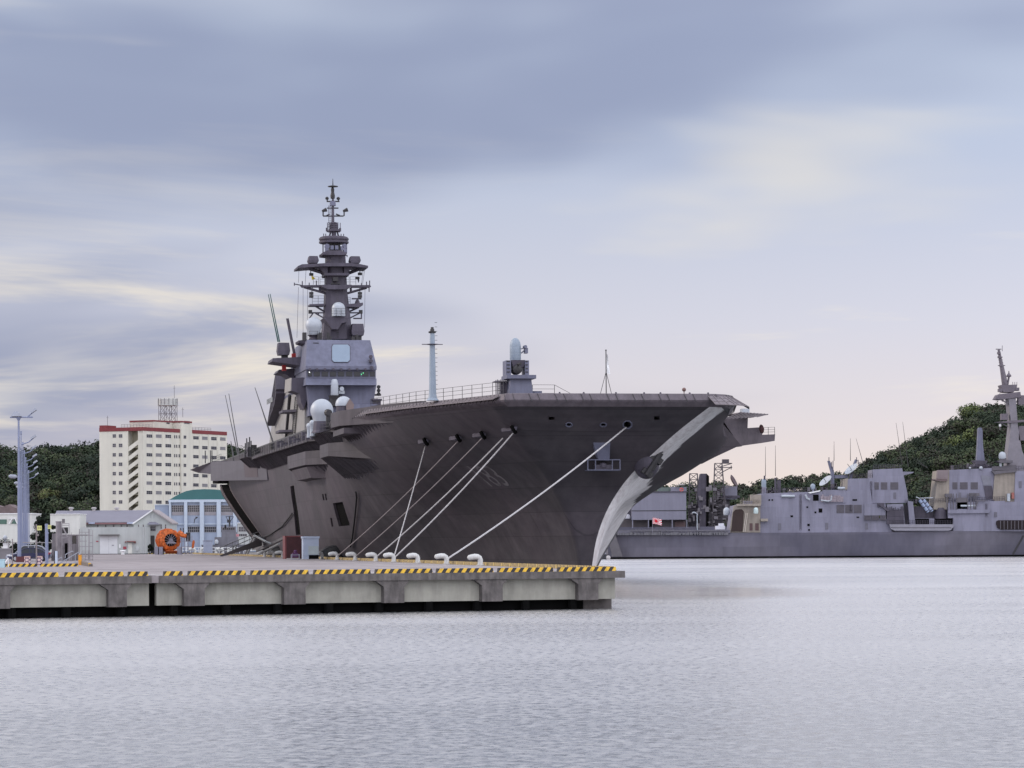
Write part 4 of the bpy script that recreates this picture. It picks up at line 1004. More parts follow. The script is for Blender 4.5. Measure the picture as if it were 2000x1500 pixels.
for k in range(9):
    s = 70 + k * 5; m.box(s, s + 1.5, 19.0, 19.8, 15.6, 16.3 + 0.4 * (k % 3)); m.tube((s, 20.2, 15.6), (s, 20.2, 16.9), 0.06, 4)
tag(m.build('gallery_gear', SHIPD, ship), kind='stuff')
rail([(70, 20.3, 15.6), (128, 20.6, 15.6), (140, 20.4, 15.6)], 1.15, step=3.0)

# ---- mast
MS = 108.0
mast = MB()
rings_ = [(628.5, 687, 664), (633, 683, 622), (635.5, 677, 570), (637, 673.5, 500), (640, 669, 497)]
def mring(l, r, y, s=MS, dep=None):
    a, b = sp(l, y, s), sp(r, y, s); w_ = (a.y - b.y); z = (a.z + b.z) / 2; c = w_ * 0.22; d = w_ if dep is None else dep
    yc = (a.y + b.y) / 2; h = w_ / 2
    return [(s - d / 2, yc - h + c, z), (s - d / 2, yc + h - c, z), (s - d / 2 + c, yc + h, z), (s + d / 2, yc + h, z), (s + d / 2, yc - h, z), (s - d / 2 + c, yc - h, z)]
mast = stack([mring(*r) for r in rings_], 'mast', SHIPD, ship)
def mplat(name, pix, dep, m_=SHIPD, s=MS): # plate seen from ahead extruded fore and aft about the mast
    return MB().prism([sp(px, py, s - dep / 2) for px, py in pix], (dep, 0, 0)).build(name, m_, mast)
def mtube(name, segs, r=0.07, s=MS, m_=SHIPD, n=5):
    m = MB()
    for x0, y0, x1, y1 in segs: m.tube(sp(x0, y0, s), sp(x1, y1, s), r, n)
    return tag(m.build(name, m_, mast), kind='stuff' if len(segs) > 2 else None)
# capsule platform and capsule
mplat('radome_platform', [(632, 621), (648, 618.5), (664, 618.5), (682, 621), (677, 629), (668, 631), (660, 643), (649, 643), (641, 631)], 6.5)
a, b = sp(648, 590, 105.0), sp(674, 618, 105.0); yc = (a.y + b.y) / 2; rr = (a.y - b.y) / 2
MB().lathe((105.0, yc, b.z), [(rr, 0), (rr * 1.02, 0.1), (rr, a.z - b.z - rr * 0.95)] + [(rr * math.cos(t), a.z - b.z - rr * 0.95 + rr * 0.95 * math.sin(t)) for t in np.linspace(0.1, math.pi / 2, 9)], 22).build('capsule_radome', RADW, mast, True)
rail([tuple(sp(647, 618, 104)), tuple(sp(676, 618, 104))], 1.0, parent=mast, step=0.6)
# lower yards with small lights
mtube('lower_yard', [(606, 611, 633, 611), (616, 612, 632, 621), (622, 611, 622, 616), (682, 611, 706, 611), (682, 622, 702, 612), (604, 622, 611, 612), (706, 611, 706, 623), (690, 622, 706, 622)], 0.09)
m = MB()
for px in (606, 704.5): q = sp(px, 609.5, MS); m.box(MS - 0.2, MS + 0.2, q.y - 0.22, q.y + 0.22, q.z - 0.2, q.z + 0.25)
tag(m.build('yard_lamp', DARK, mast), kind='stuff')
# middle platforms
mplat('navigation_platform', [(605, 594), (634, 593), (634, 597), (605, 597)], 2.2); mtube('brace', [(616, 598, 634, 609)], 0.12)
mplat('navigation_platform', [(676, 594), (700, 592), (709, 591), (709, 596), (702, 600), (676, 599)], 2.6); mtube('brace', [(701, 600, 681, 609), (676, 600, 690, 602)], 0.12)
m = MB(); q = sp(698, 590, MS)
m.lathe((MS, q.y, q.z), [(0.35, -0.2), (0.25, 0.15), (0.1, 0.35)], 8).tube(tuple(sp(687, 583.5, MS)), tuple(sp(706, 583.5, MS)), 0.1, 5).build('navigation_radar', SHIPD, mast)
rail([tuple(sp(610, 594, MS - 1)), tuple(sp(633, 594, MS - 1))], 1.05, parent=mast, step=0.8)
rail([tuple(sp(677, 593, MS - 1)), tuple(sp(684, 593, MS - 1))], 0.8, parent=mast, step=0.5)
# main yardarm
mplat('yard_platform', [(629, 556), (687, 556), (687, 559), (680, 563), (674, 565), (640, 565), (630, 560)], 4.2)
mplat('main_yard', [(587, 557), (630, 556.5), (630, 561), (590, 561)], 0.8); mplat('main_yard', [(686, 557), (723, 556.5), (725, 560), (722, 561.5), (686, 561.5)], 0.8)
mtube('yard_brace', [(594, 561, 636, 573), (716, 562, 674, 574), (625, 561, 625, 569), (685, 562, 686, 570)], 0.16)
mtube('yard_aerials', [(576, 555, 590, 557.5), (575, 552, 575, 558), (590.5, 549, 590.5, 557), (604, 552, 604, 557), (618, 548, 618, 557), (706, 553, 706, 557), (716, 550, 716, 557), (722, 548, 722, 557), (721, 561, 721, 570)], 0.07)
for l, r in ((612, 622), (625, 634), (672, 682), (684, 695)):
    rail([tuple(sp(l, 556, MS - 1)), tuple(sp(r, 556, MS - 1))], 1.0, parent=mast, step=0.6)
m = MB()
for x, y in ((608, 573), (608, 579), (703, 573), (703, 579), (698, 543), (608, 536), (703, 535)):
    q = sp(x, y, MS); m.box(MS - 0.25, MS + 0.25, q.y - 0.25, q.y + 0.25, q.z - 0.16, q.z + 0.16)
tag(m.build('signal_lamps', DARK, mast), kind='stuff')
mtube('lamp_hangers', [(610, 562, 608, 582), (703, 562, 703, 580), (607, 520, 607, 534), (703, 522, 703, 534)], 0.06)
# upper platform with two boxes
mplat('upper_platform', [(582, 519.5), (590, 516), (625, 514.5), (640, 513.5), (685, 513.5), (700, 515), (719, 519), (719, 523), (705, 521.8), (690, 520), (634, 520), (602, 521.5), (582, 523.5)], 5.0)
mplat('platform_bracket', [(622, 520.2), (640, 520.2), (640, 536), (636, 536)], 3.0); mplat('platform_bracket', [(672, 520.2), (691, 520.2), (676, 536), (672, 536)], 3.0)
mplat('mast_collar', [(635, 533), (682, 533), (682, 538), (635, 538)], 4.0)
mtube('platform_brace', [(604, 525, 637, 535), (703, 525, 674, 536)], 0.22)
boxpx('jammer_box', 602.5, 623, 499.5, 513.5, MS - 1.0, 1.8, SHIPD, mast, 0.14)
boxpx('jammer_box', 683.5, 705, 500, 513.5, MS - 1.0, 1.8, SHIPD, mast, 0.14)
mtube('halyards', [(584, 523, 583, 552), (598, 523, 596, 556), (710, 523, 706, 556), (713, 523, 708, 556), (583, 561, 580, 660), (592, 561, 592, 664), (601, 562, 600, 664), (713, 562, 712, 640)], 0.025, n=3)
q = sp(656, 546, MS - 2.2); MB().box(q.x, q.x + 1, q.y - 0.3, q.y + 0.35, q.z - 0.2, q.z + 0.3).tube((q.x + .3, q.y - 0.6, q.z - 0.5), (q.x + .3, q.y + 0.6, q.z - 0.5), 0.12, 5).build('mast_camera', DARK, mast)
MB().prism([sp(608, 537, MS), sp(616, 544, MS), sp(609.5, 547, MS)], (0.06, 0, 0)).build('yellow_pennant', mat('pennant_yellow', (0.75, 0.58, 0.02), 0.8), mast)
MB().prism([sp(699, 540, MS), sp(702, 548, MS), sp(700, 553, MS), sp(698, 545, MS)], (0.06, 0, 0)).build('dark_pennant', mat('pennant_dark', (0.05, 0.05, 0.07), 0.8), mast)
# column above, drum gallery, ring antenna
stack([mring(638, 668, 514), mring(640, 667, 492)], 'upper_column', SHIPD, mast)
mplat('gallery_platform', [(630, 493), (640, 489), (666, 489), (678, 494), (677, 497), (668, 498), (640, 498), (631, 497)], 4.2)
stack([mring(643, 664, 490), mring(643, 664, 474)], 'gallery_core', DARK, mast)
m = MB()
for px in (639, 673):
    q = sp(px, 481, MS - 1.8); m.lathe((MS - 1.9, q.y, q.z), [(0.12, 0.0), (0.30, 0.0), (0.34, 0.12), (0.3, 0.7), (0.2, 0.7)], 12, (1, 0, 0))
for px, py in ((638, 489), (648, 484), (657, 484), (668, 485), (674, 490)): q = sp(px, py, MS - 1.5); m.box(MS - 1.9, MS - 1.2, q.y - 0.2, q.y + 0.2, q.z - 0.25, q.z + 0.25)
tag(m.build('gallery_sensors', SHIP, mast), kind='stuff')
mtube('gallery_posts', [(631, 474, 631, 494), (637, 474, 637, 494), (671, 474, 671, 494), (677, 474, 677, 494)], 0.08)
mtube('gallery_yard', [(624, 498, 632, 498), (671, 499, 679, 499), (625, 498, 625, 501), (632, 498, 632, 502), (672, 499, 672, 502), (678, 499, 678, 502)], 0.06)
cy = sp(652, 470, MS).y
def zat(py): return sp(652, py, MS).z
kx = (sp(652, 470, MS).y - sp(653, 470, MS).y)   # metres per pixel at the mast
MB().lathe((MS, cy, 0), [(27 * kx, zat(476)), (29 * kx, zat(475)), (29 * kx, zat(472.2)), (27 * kx, zat(471.2)), (27 * kx, zat(470)), (29 * kx, zat(469)), (29 * kx, zat(466)), (27 * kx, zat(464.6)), (27 * kx, zat(463.8)), (24 * kx, zat(462.6)), (8 * kx, zat(462.3))], 36).build('ring_antenna', SHIPD, mast)
# upper pole structures
m = MB()
cx_ = lambda px: sp(px, 430, MS).y
for px in (643, 661): m.tube((MS, cx_(px), zat(462)), (MS, cx_(px + (3 if px < 650 else -3)), zat(452)), 0.12, 5)
m.lathe((MS, cx_(652), 0), [(4.5 * kx, zat(463)), (4.5 * kx, zat(452)), (11 * kx, zat(452)), (11 * kx, zat(448)), (8 * kx, zat(447.5)), (7 * kx, zat(436)), (5 * kx, zat(434))], 12)
m.build('topmast_base', SHIPD, mast)
m = MB()
for px in (639.5, 644, 660, 664.5): m.tube((MS, cx_(px), zat(450)), (MS, cx_(px), zat(435)), 0.06, 4)
for y in (436, 440, 444): m.tube((MS - .5, cx_(639.5), zat(y)), (MS - .5, cx_(660), zat(y)), 0.05, 4)
for px, s_ in ((638, 1), (664, 1)): m.tube((MS, cx_(px), zat(452)), (MS, cx_(px), zat(445)), 0.14, 5); m.tube((MS, cx_(px), zat(452)), (MS, cx_(652), zat(452)), 0.12, 5)
for px in (632, 636, 666, 671): m.tube((MS, cx_(px), zat(462)), (MS, cx_(px), zat(456.5)), 0.07, 4)
tag(m.build('basket', SHIPD, mast), kind='stuff')
m = MB().lathe((MS, cx_(650.5), 0), [(2.6 * kx, zat(436)), (2.2 * kx, zat(402)), (2.0 * kx, zat(390)), (1.5 * kx, zat(372)), (1.2 * kx, zat(366))], 8)
m.build('topmast', SHIPD, mast)
m = MB().lathe((MS, cx_(650), 0), [(8 * kx, zat(402)), (7 * kx, zat(394)), (6 * kx, zat(393.5)), (2 * kx, zat(393))], 4)
m.build('topmast_cone', SHIP, mast)
m = MB().lathe((MS, cx_(650), 0), [(4 * kx, zat(388)), (4.5 * kx, zat(382)), (3 * kx, zat(375)), (3.4 * kx, zat(370)), (2 * kx, zat(366))], 8).lathe((MS, cx_(650.5), 0), [(3 * kx, zat(366)), (10 * kx, zat(365)), (10 * kx, zat(363.6)), (4 * kx, zat(362.4))], 18).tube((MS, cx_(650.5), zat(363)), (MS, cx_(650.5), zat(349)), 0.08, 5, 0.03)
m.build('mast_head', DARK, mast, False)
mtube('top_yard', [(631, 422, 671, 422), (631, 422, 631, 413), (672, 422, 672, 413), (637, 422, 644, 418), (664, 421, 656, 418), (638, 393.5, 663, 393.5), (639, 393, 639, 389), (661, 393, 661, 389), (639, 406.5, 661, 406.5)], 0.09, m_=DARK)
m = MB()
for x0, y0, x1, y1 in ((629, 412.5, 638, 409.5), (670, 412.5, 679, 409.5)): m.tube(sp(x0, y0, MS), sp(x1, y1, MS), 0.14, 5, 0.28)
for px in (639, 661): m.lathe((MS, cx_(px), zat(390)), [(0.18, 0), (0.24, 0.2), (0.1, 0.35)], 8)
tag(m.build('wind_vanes', DARK, mast), kind='stuff')
m = MB()
for k in range(18): m.tube((MS - .3, cx_(641.5), zat(404 + k * 3)), (MS - .3, cx_(646.5), zat(404 + k * 3)), 0.03, 3)
for px in (641.5, 646.5): m.tube((MS - .3, cx_(px), zat(402)), (MS - .3, cx_(px), zat(456)), 0.035, 3)
m.build('mast_ladder', SHIPD, mast)
# mast details on the column
m = MB()
for k in range(30): m.tube((MS - 2.0 + 0.012 * k, cx_(653), zat(660 - k * 4)), (MS - 2.0 + 0.012 * k, cx_(657), zat(660 - k * 4)), 0.03, 3)
tag(m.build('column_rungs', DARK, mast), kind='stuff')

# ---------------------------------------------------------------- mooring lines
def rope(p0, p1, sag, r, label, m_=ROPE):
    p0, p1 = Vector(p0), Vector(p1); pts = []
    for k in range(13):
        f_ = k / 12; p = p0.lerp(p1, f_); p.z -= sag * 4 * f_ * (1 - f_); pts.append(p)
    o = MB().path(pts, r, 6).build('mooring_line', m_, None, True)
    # eye of the rope round the bollard
    return tag(o, label, 'mooring line', 'mooring lines of the carrier')
def hw(px, py): q = hull_hit_far(px, py); return ship_to_world(Vector((q.x - 0.15, q.y + 0.3, q.z)))
def bw(px): return BOLLP[px] + Vector((0, 0, 0.40))
rope(hw(836, 872), bw(769), 0.1, 0.055, 'slack grey mooring line dropping steeply from the aftmost hooded fairlead')
rope(hw(900, 862), bw(659), 0.35, 0.06, 'grey mooring line from the third hooded fairlead to a bollard left of the others', ROPEG)
rope(hw(951, 852), bw(694), 0.3, 0.06, 'grey mooring line from the second hooded fairlead across the dark bow', ROPEG)
rope(hw(988, 856), bw(734), 0.3, 0.065, 'pale mooring line running just above the left one of the bow pair')
rope(hw(1008, 846), bw(769) + Vector((0.1, 0, 0.05)), 0.3, 0.07, 'pale mooring line from the foremost hooded fairlead under the deck corner')
q = hull_hit_far(1222, 833); rope(ship_to_world(Vector((q.x - 0.1, q.y, q.z - 0.1))), bw(872), 0.35, 0.075, 'white mooring line from the square bow opening down to the quay')
# eye splices on the bollards are parts of the lines
# ---------------------------------------------------------------- fenders between hull and quay
for px, lab, r in ((651, 'black round floating fender right of the pale cabinet', 1.85), (545, 'black round floating fender left of the maroon container', 1.75)):
    p = side_world(px, -2.1); f_ = empty('floating_fender', (p.x, p.y, 1.9), 0, lab, 'fender', 'black fenders between hull and quay')
    MB().lathe((0, 0, 0), [(0.3, -2.4), (1.2, -2.1), (r, -1.2), (r, 1.2), (1.2, 2.1), (0.3, 2.4)], 22, AFT).build('body', mat('rubber_black', (0.012, 0.012, 0.013), 0.85), f_, True)
    m = MB()
    for k in range(5): m.lathe(AFT * (-1.2 + 0.6 * k), [(r + 0.03, -0.08), (r + 0.08, 0), (r + 0.03, 0.08)], 22, AFT)
    m.build('chain_net', DARK, f_)
# ---------------------------------------------------------------- things on the quay and the yard
def wb(mb, name, m_, root, parent=None, smooth=False):
    """link a mesh given in world coordinates under a root that is only translated"""
    l = root.location; mb.v = [(v[0] - l.x, v[1] - l.y, v[2] - l.z) for v in mb.v]
    return mb.build(name, m_, parent or root, smooth)
def base(px, py, d=None, z=QZ):
    p = Wz(px, py, z) if d is None else W(px, py, d); p.z = z; return p
def px_box(mb, l, r, y0, y1, d, depth):
    a, b = W(l, y0, d), W(r, y1, d); return mb.box(a.x, b.x, d, d + depth, b.z, a.z)
# lamp posts in a row
LAMPB = mat('lamp_post_blue', (0.21, 0.24, 0.35), 0.45, var=0.08, scale=1.0)
LAMPH = mat('lamp_head_grey', (0.30, 0.32, 0.37), 0.4)
def lamp_post(px, ytop, d, full, label):
    p = base(px, 1090, d); top = W(px, ytop, d).z; H = top - QZ
    r = empty('lamp_post', p, 0, label, 'lamp post', 'row of tall lamp posts beside the quay road')
    MB().lathe((0, 0, 0), [(0.21 if full else 0.12, 0), (0.18 if full else 0.10, H * 0.35), (0.13 if full else 0.08, H * 0.7), (0.10 if full else 0.06, H - 0.45), (0.1, H - 0.35), (0.3 if full else 0.1, H)], 10).build('pole', LAMPB, r)
    MB().box(-0.3, 0.65 if full else 0.3, -0.35, 0.4, 0, 0.6).build('base_box', mat('maroon_base', (0.09, 0.02, 0.025), 0.6), r)
    if full:
        MB().tube((-0.9, 0, H), (1.5, 0, H), 0.08, 6).tube((0.9, 0, H), (1.55, 0, H + 0.55), 0.07, 5).build('crossarm', LAMPB, r)
        MB().hexa([(1.3, -0.3, H + 0.35), (1.9, -0.3, H + 0.75), (1.9, 0.4, H + 0.75), (1.3, 0.4, H + 0.35), (1.2, -0.25, H + 0.55), (1.75, -0.25, H + 1.0), (1.75, 0.35, H + 1.0), (1.2, 0.35, H + 0.55)]).build('lamp_head', LAMPH, r)
        MB().hexa([(-0.75, -0.35, H + 0.1), (0.35, -0.35, H + 0.1), (0.35, 0.4, H + 0.1), (-0.75, 0.4, H + 0.1), (-0.45, -0.25, H + 0.62), (-0.05, -0.25, H + 0.62), (0.05, 0.3, H + 0.42), (-0.45, 0.3, H + 0.62)]).build('lamp_head', LAMPH, r)
    else:
        MB().tube((0, 0, H - 1.6), (0.9, 0, H - 1.3), 0.07, 5).tube((0.9, 0, H - 1.3), (1.5, 0, H - 0.8), 0.07, 5).build('crossarm', LAMPB, r)
        MB().hexa([(1.2, -0.25, H - 1.0), (1.8, -0.25, H - 0.65), (1.8, 0.25, H - 0.65), (1.2, 0.25, H - 1.0), (1.15, -0.2, H - 0.78), (1.7, -0.2, H - 0.42), (1.7, 0.2, H - 0.42), (1.15, 0.2, H - 0.78)]).build('lamp_head', LAMPH, r)
    return r
lamps = [(38, 815, 308, True, 'nearest pale blue lamp post with two floodlights and maroon base box'),
         (42.5, 842, 345, False, 'pale blue lamp post right behind the nearest one, second of the row'),
         (46, 863, 381, False, 'pale blue lamp post, third of the row counted away from the water'),
         (49, 880, 416, False, 'pale blue lamp post, fourth of the row counted away from the water'),
         (51.5, 893, 447, False, 'pale blue lamp post, fifth of the row counted away from the water'),
         (54, 905, 480, False, 'pale blue lamp post, sixth of the row counted away from the water'),
         (57, 918, 523, False, 'farthest pale blue lamp post at the end of the row')]
for i, (px, yt, d, f_, lb) in enumerate(lamps):
    r = lamp_post(px, yt, d, f_, lb)
    if i in (1, 3, 4):
        h = W(px, (932, 0, 945, 952)[i - 1] if i != 3 else 945, d).z - QZ
        MB().tube((0, 0, h), (-0.7, 0, h + 0.05), 0.05, 5).lathe((-0.5, 0, h + 0.05), [(0.1, 0.0), (0.24, 0.2), (0.24, 0.8), (0.1, 1.0)], 8, (-1, 0, 0.08)).build('side_lamp', LAMPH, r, True)
# striped kerb by the parking bay
o = None
for (a, b_), lb in (((-60, 72), 0), ((78, 152), 1)):
    d = 240.0; x0, x1 = W(a, 1108, d).x, W(b_, 1108, d).x
    k = MB().hexa([(0, 0, 0), (x1 - x0, 0, 0), (x1 - x0, .3, 0), (0, .3, 0), (.03, .04, .24), (x1 - x0 - .03, .04, .24), (x1 - x0 - .03, .26, .24), (.03, .26, .24)]).build('striped_kerb', KERB)
    k.location = (x0, d, QZ + 0.001)
    tag(k, ('yellow and black striped kerb in front of the two parked cars', 'yellow and black striped kerb in front of the metal handrails')[lb], 'kerb', 'striped kerbs of the parking bay')
# cars
def wheel(mb, x, y, r=0.32): return mb.lathe((x, y, r), [(r * .6, -0.1), (r, -0.09), (r, 0.09), (r * .6, 0.1)], 18, (0, 1, 0))
def car(px, py, d, paint, L, H, label, sc=1.0, light=True):
    p = base(px, py, d); r = empty('parked_car', p, R(4), label, 'car', 'cars parked behind the striped kerb'); r.scale = (sc,) * 3
    h = L / 2
    prof = [(-h, 0.30), (-h + .02, 0.55), (-h + .25, 0.72), (-h + 1.05, 0.86), (h - 0.55, 0.94), (h - .08, 0.86), (h, 0.55), (h - .05, 0.30)]
    MB().prism([(x, -0.86, z) for x, z in prof], (0, 1.72, 0)).build('body', paint, r)
    cab = [(-h + 1.0, 0.862), (-h + 1.75, H - .06), (-h + 2.1, H), (h - 1.45, H), (h - 0.95, H - .14), (h - 0.35, 0.935)]
    def shrink(z): return 0.80 - 0.16 * (z - 0.86) / (H - 0.86)
    n = len(cab); m = MB()
    m.v = [(x, -shrink(z), z) for x, z in cab] + [(x, shrink(z), z) for x, z in cab]
    m.f = [tuple(range(n - 1, -1, -1)), tuple(range(n, 2 * n))] + [(i, (i + 1) % n, n + (i + 1) % n, n + i) for i in range(n)]
    m.build('windows', GLASS, r)
    m = MB()      # roof skin and pillars, a little proud of the glass
    for (xa, za), (xb, zb) in zip(cab[:-1], cab[1:]):
        for s_ in (-1, 1): m.path([(xa, s_ * (shrink(za) + .012), za), (xb, s_ * (shrink(zb) + .012), zb)], 0.045, 5)
    for xm in (-h + 2.35, h - 1.7): 
        for s_ in (-1, 1): m.path([(xm - .05, s_ * (shrink(.87) + .012), .87), (xm, s_ * (shrink(H - .03) + .012), H - .03)], 0.04, 4)
    m.hexa([(cab[1][0], -shrink(H) - .02, H - .05), (cab[4][0], -shrink(H) - .02, H - .12), (cab[4][0], shrink(H) + .02, H - .12), (cab[1][0], shrink(H) + .02, H - .05), (cab[2][0], -shrink(H) + .04, H + .03), (cab[3][0], -shrink(H) + .04, H + .03), (cab[3][0], shrink(H) - .04, H + .03), (cab[2][0], shrink(H) - .04, H + .03)])
    m.build('roof', paint, r)
    for x in (-h + 0.85, h - 0.85):
        for y in (-0.78, 0.78):
            w_ = wheel(MB(), x, y).build('wheel', mat('tyre', (0.012, 0.012, 0.012), 0.9), r, True)
            MB().lathe((x, y + (0.105 if y > 0 else -0.105), 0.32), [(0.2, -0.01), (0.05, 0.01)], 12, (0, 1, 0)).build('rim', mat('alloy', (0.4, 0.4, 0.42), 0.35, 0.6), w_)
    for y in (-0.866, 0.80):
        MB().box(h - 0.42, h - 0.05, y, y + 0.066, 0.72, 0.88).build('tail_light', mat('tail_red', (0.42, 0.01, 0.015), 0.3), r)
        MB().box(-h + 0.12, -h + 0.5, y, y + 0.066, 0.58, 0.70).build('headlight', mat('lamp_clear', (0.7, 0.72, 0.75), 0.2), r)
    MB().box(-h + 1.2, h - 1.2, -0.875, -0.861, 0.40, 0.46).build('side_trim', DARK, r)
    return r
car(57, 1096, 318, mat('car_navy', (0.012, 0.016, 0.06), 0.22, var=0.05), 4.4, 1.42, 'dark blue hatchback parked nearer to the striped kerb', 1.03)
car(57, 1093, 330, mat('car_silver', (0.34, 0.36, 0.42), 0.25, var=0.05), 4.7, 1.62, 'silver hatchback with red tail light parked behind the blue car', 1.08)
# chequered drums
CHK = bpy.data.materials.new('chequered'); CHK.use_nodes = True
_t = CHK.node_tree; _b = _t.nodes['Principled BSDF']; _k = _t.nodes.new('ShaderNodeTexChecker'); _c2 = _t.nodes.new('ShaderNodeTexCoord'); _mp = _t.nodes.new('ShaderNodeMapping')
_mp.inputs['Rotation'].default_value = (0, R(45), 0); _k.inputs['Scale'].default_value = 4.6; _k.inputs['Color1'].default_value = (0.05, 0.02, 0.09, 1); _k.inputs['Color2'].default_value = (0.66, 0.50, 0.46, 1)
_t.links.new(_c2.outputs['Object'], _mp.inputs[0]); _t.links.new(_mp.outputs[0], _k.inputs[0]); _t.links.new(_k.outputs[0], _b.inputs['Base Color'])
for px, lb in ((53.5, 'pink and dark chequered drum closer to the lamp post base'), (77, 'pink and dark chequered drum below the speed limit sign')):
    p = base(px, 1099, 262); r = empty('barrier_drum', p, 0, lb, 'barrier drum', 'chequered drums in front of the cars')
    MB().lathe((0, 0, 0), [(0.24, 0), (0.27, 0.08), (0.27, 0.66), (0.25, 0.68)], 16).build('drum', CHK, r)
    MB().lathe((0, 0, 0.68), [(0.28, 0), (0.28, 0.09), (0.2, 0.11)], 16).build('lid', mat('drum_pink', (0.55, 0.36, 0.33), 0.6), r)
# sign poles
def text_mesh(txt, size, m_, name, parent, loc, rot=(math.pi / 2, 0, 0)):
    cu = bpy.data.curves.new(name, 'FONT'); cu.body = txt; cu.size = size; cu.extrude = 0.004; cu.align_x = 'CENTER'; cu.align_y = 'CENTER'; cu.resolution_u = 2
    t = bpy.data.objects.new('tmp', cu); COL.objects.link(t); dg = bpy.context.evaluated_depsgraph_get(); dg.update()
    me = bpy.data.meshes.new_from_object(t.evaluated_get(dg)); bpy.data.objects.remove(t); me.materials.clear(); me.materials.append(m_)
    o = bpy.data.objects.new(name, me); COL.objects.link(o); o.parent = parent; o.location = loc; o.rotation_euler = rot; return o
for px, y0, y1, d, rr, m_, lb in ((71.5, 1024, 1107, 243, 0.06, mat('pole_brown', (0.22, 0.19, 0.19), 0.6), 'slim brown sign pole standing at the gap in the striped kerb'), (91.5, 1023, 1099, 285, 0.16, LAMPB, 'thick pale blue sign pole between the cars and the grey hut')):
    p = base(px, y1, d); top = W(px, y0, d).z - QZ
    r = empty('sign_pole', p, 0, lb, 'sign pole', 'poles with yellow speed signs')
    MB().tube((0, 0, 0), (0, 0, top), rr, 8).tube((0, 0, top - 0.5), (0.3, 0, top - 0.35), 0.03, 4).lathe((0.12, -0.03, top - 0.9), [(0.1, -0.08), (0.1, 0.08)], 8).build('pole', m_, r)
    s_ = MB().box(0.08, 0.46, -0.09, -0.07, top - 0.50, top - 0.12).build('sign_plate', mat('sign_yellow', (0.62, 0.62, 0.22), 0.5), r)
    text_mesh('10', 0.30, DARK, 'digits', s_, (0.27, -0.093, top - 0.31))
# plain steel bollard post, pale box, guard bar at the frame edge
p = base(24.5, 1099, 262); r = empty('fence_post', p, 0, 'thin dull fence post standing left of the lamp post', 'post'); MB().tube((0, 0, 0), (0, 0, 2.3), 0.05, 6).lathe((0, 0, 2.3), [(0.06, 0), (0.03, 0.06)], 6).build('post', mat('pole_brown', (0.22, 0.19, 0.19)), r)
p = base(3, 1104, 232); r = empty('roadside_box', p, 0, 'pale turquoise box by the striped kerb at the picture edge', 'box'); MB().box(-0.25, 0.22, 0, 0.4, 0, 0.62).box(-0.28, 0.25, -0.03, 0.43, 0.62, 0.68).build('cabinet', mat('pale_turquoise', (0.42, 0.6, 0.66), 0.5), r)
p = base(5, 1104, 236); o = MB().tube((0, 0, 0.05), (0.42, 0.3, 0.75), 0.06, 6).tube((0.42, 0.3, 0.75), (0.42, 0.3, 0), 0.04, 5).build('guard_bar', WHITEP); o.location = p; tag(o, 'white slanting guard bar beside the turquoise box', 'guard bar')
p = base(109.5, 1101, 255); r = empty('gate_panel', p, 0, 'narrow pale blue upright panel before the grey hut', 'panel'); MB().box(-0.09, 0.1, 0, 0.3, 0, 1.25).build('panel', mat('panel_pale', (0.5, 0.56, 0.66), 0.5), r); MB().box(-0.16, -0.092, 0.02, 0.3, 0, 1.25).build('edge_strip', BLACK, r)
# low wall and lamp globe at the left, fence rail behind the cars
d = 345
r = empty('boundary_wall', base(-20, 1092, d), 0, 'low grey wall behind the cars at the picture edge', 'wall'); m = MB(); px_box(m, -80, 22, 1073, 1092, d, 0.4); wb(m, 'wall', mat('wall_grey', (0.2, 0.19, 0.2), 0.8), r); m = MB(); px_box(m, -82, 23, 1071.5, 1073.0, d - 0.05, 0.5); wb(m, 'coping', mat('wall_cap', (0.26, 0.25, 0.26), 0.8), r)
r = empty('pipe_fence', base(50, 1092, 352), 0, 'thin pipe fence running behind the parked cars', 'fence'); m = MB(); a, b = W(-60, 1058.5, 352), W(112, 1060, 352); m.tube(a, b, 0.05, 5)
wb(m, 'rail', mat('pipe_grey', (0.3, 0.28, 0.27), 0.5), r)
for px in range(-50, 112, 22): m = MB().tube(W(px, 1058.8, 352), base(px, 1090, 352), 0.05, 5); wb(m, 'post', mat('pipe_grey', (0.3, 0.28, 0.27)), r)
r = empty('globe_lamp', base(10, 1085, 380), 0, 'white globe lamp on a short post behind the low wall', 'lamp'); t_ = W(10, 1050, 380); m = MB().tube(r.location, (t_.x, t_.y, t_.z - 0.2), 0.07, 6); wb(m, 'post', LAMPH, r); m = MB().sphere(t_, 0.3, 14, 8); wb(m, 'globe', RADW, r, None, True)
r = empty('utility_box', base(11, 1085, 372), 0, 'white utility box behind the low wall below the globe lamp', 'box'); m = MB(); px_box(m, 6, 17, 1063, 1086, 372, 0.5); wb(m, 'cabinet', WHITEP, r); m = MB(); px_box(m, 5.5, 17.5, 1061.5, 1063, 371.9, 0.7); wb(m, 'lid', WHITEP, r)
# grey hut with round tower and scaffold
d = 330; HUT = mat('hut_concrete', (0.27, 0.245, 0.26), 0.9, var=0.2, scale=0.8, streak=0.35, streak_scale=(1.5, 1.5, 0.3))
r = empty('pump_hut', base(122, 1092, d), 0, 'weathered grey concrete hut with round chimney and open black door', 'hut')
m = MB(); a, b = W(100, 1042, d + 1), W(141, 1092, d + 1)
m.hexa([(a.x, d + 1, QZ), (b.x, d + 1, QZ), (b.x, d + 6, QZ), (a.x, d + 6, QZ), (a.x + .1, d + 1, a.z), (b.x, d + 1, a.z - 0.2), (b.x, d + 6, a.z - 0.2), (a.x + .1, d + 6, a.z)]); wb(m, 'wall', HUT, r)
t_ = W(114.5, 1018, d); m = MB().lathe((t_.x, d, 0), [(0.34, QZ), (0.32, t_.z - 0.1), (0.36, t_.z - 0.1), (0.34, t_.z)], 14); wb(m, 'chimney', HUT, r, None, True)
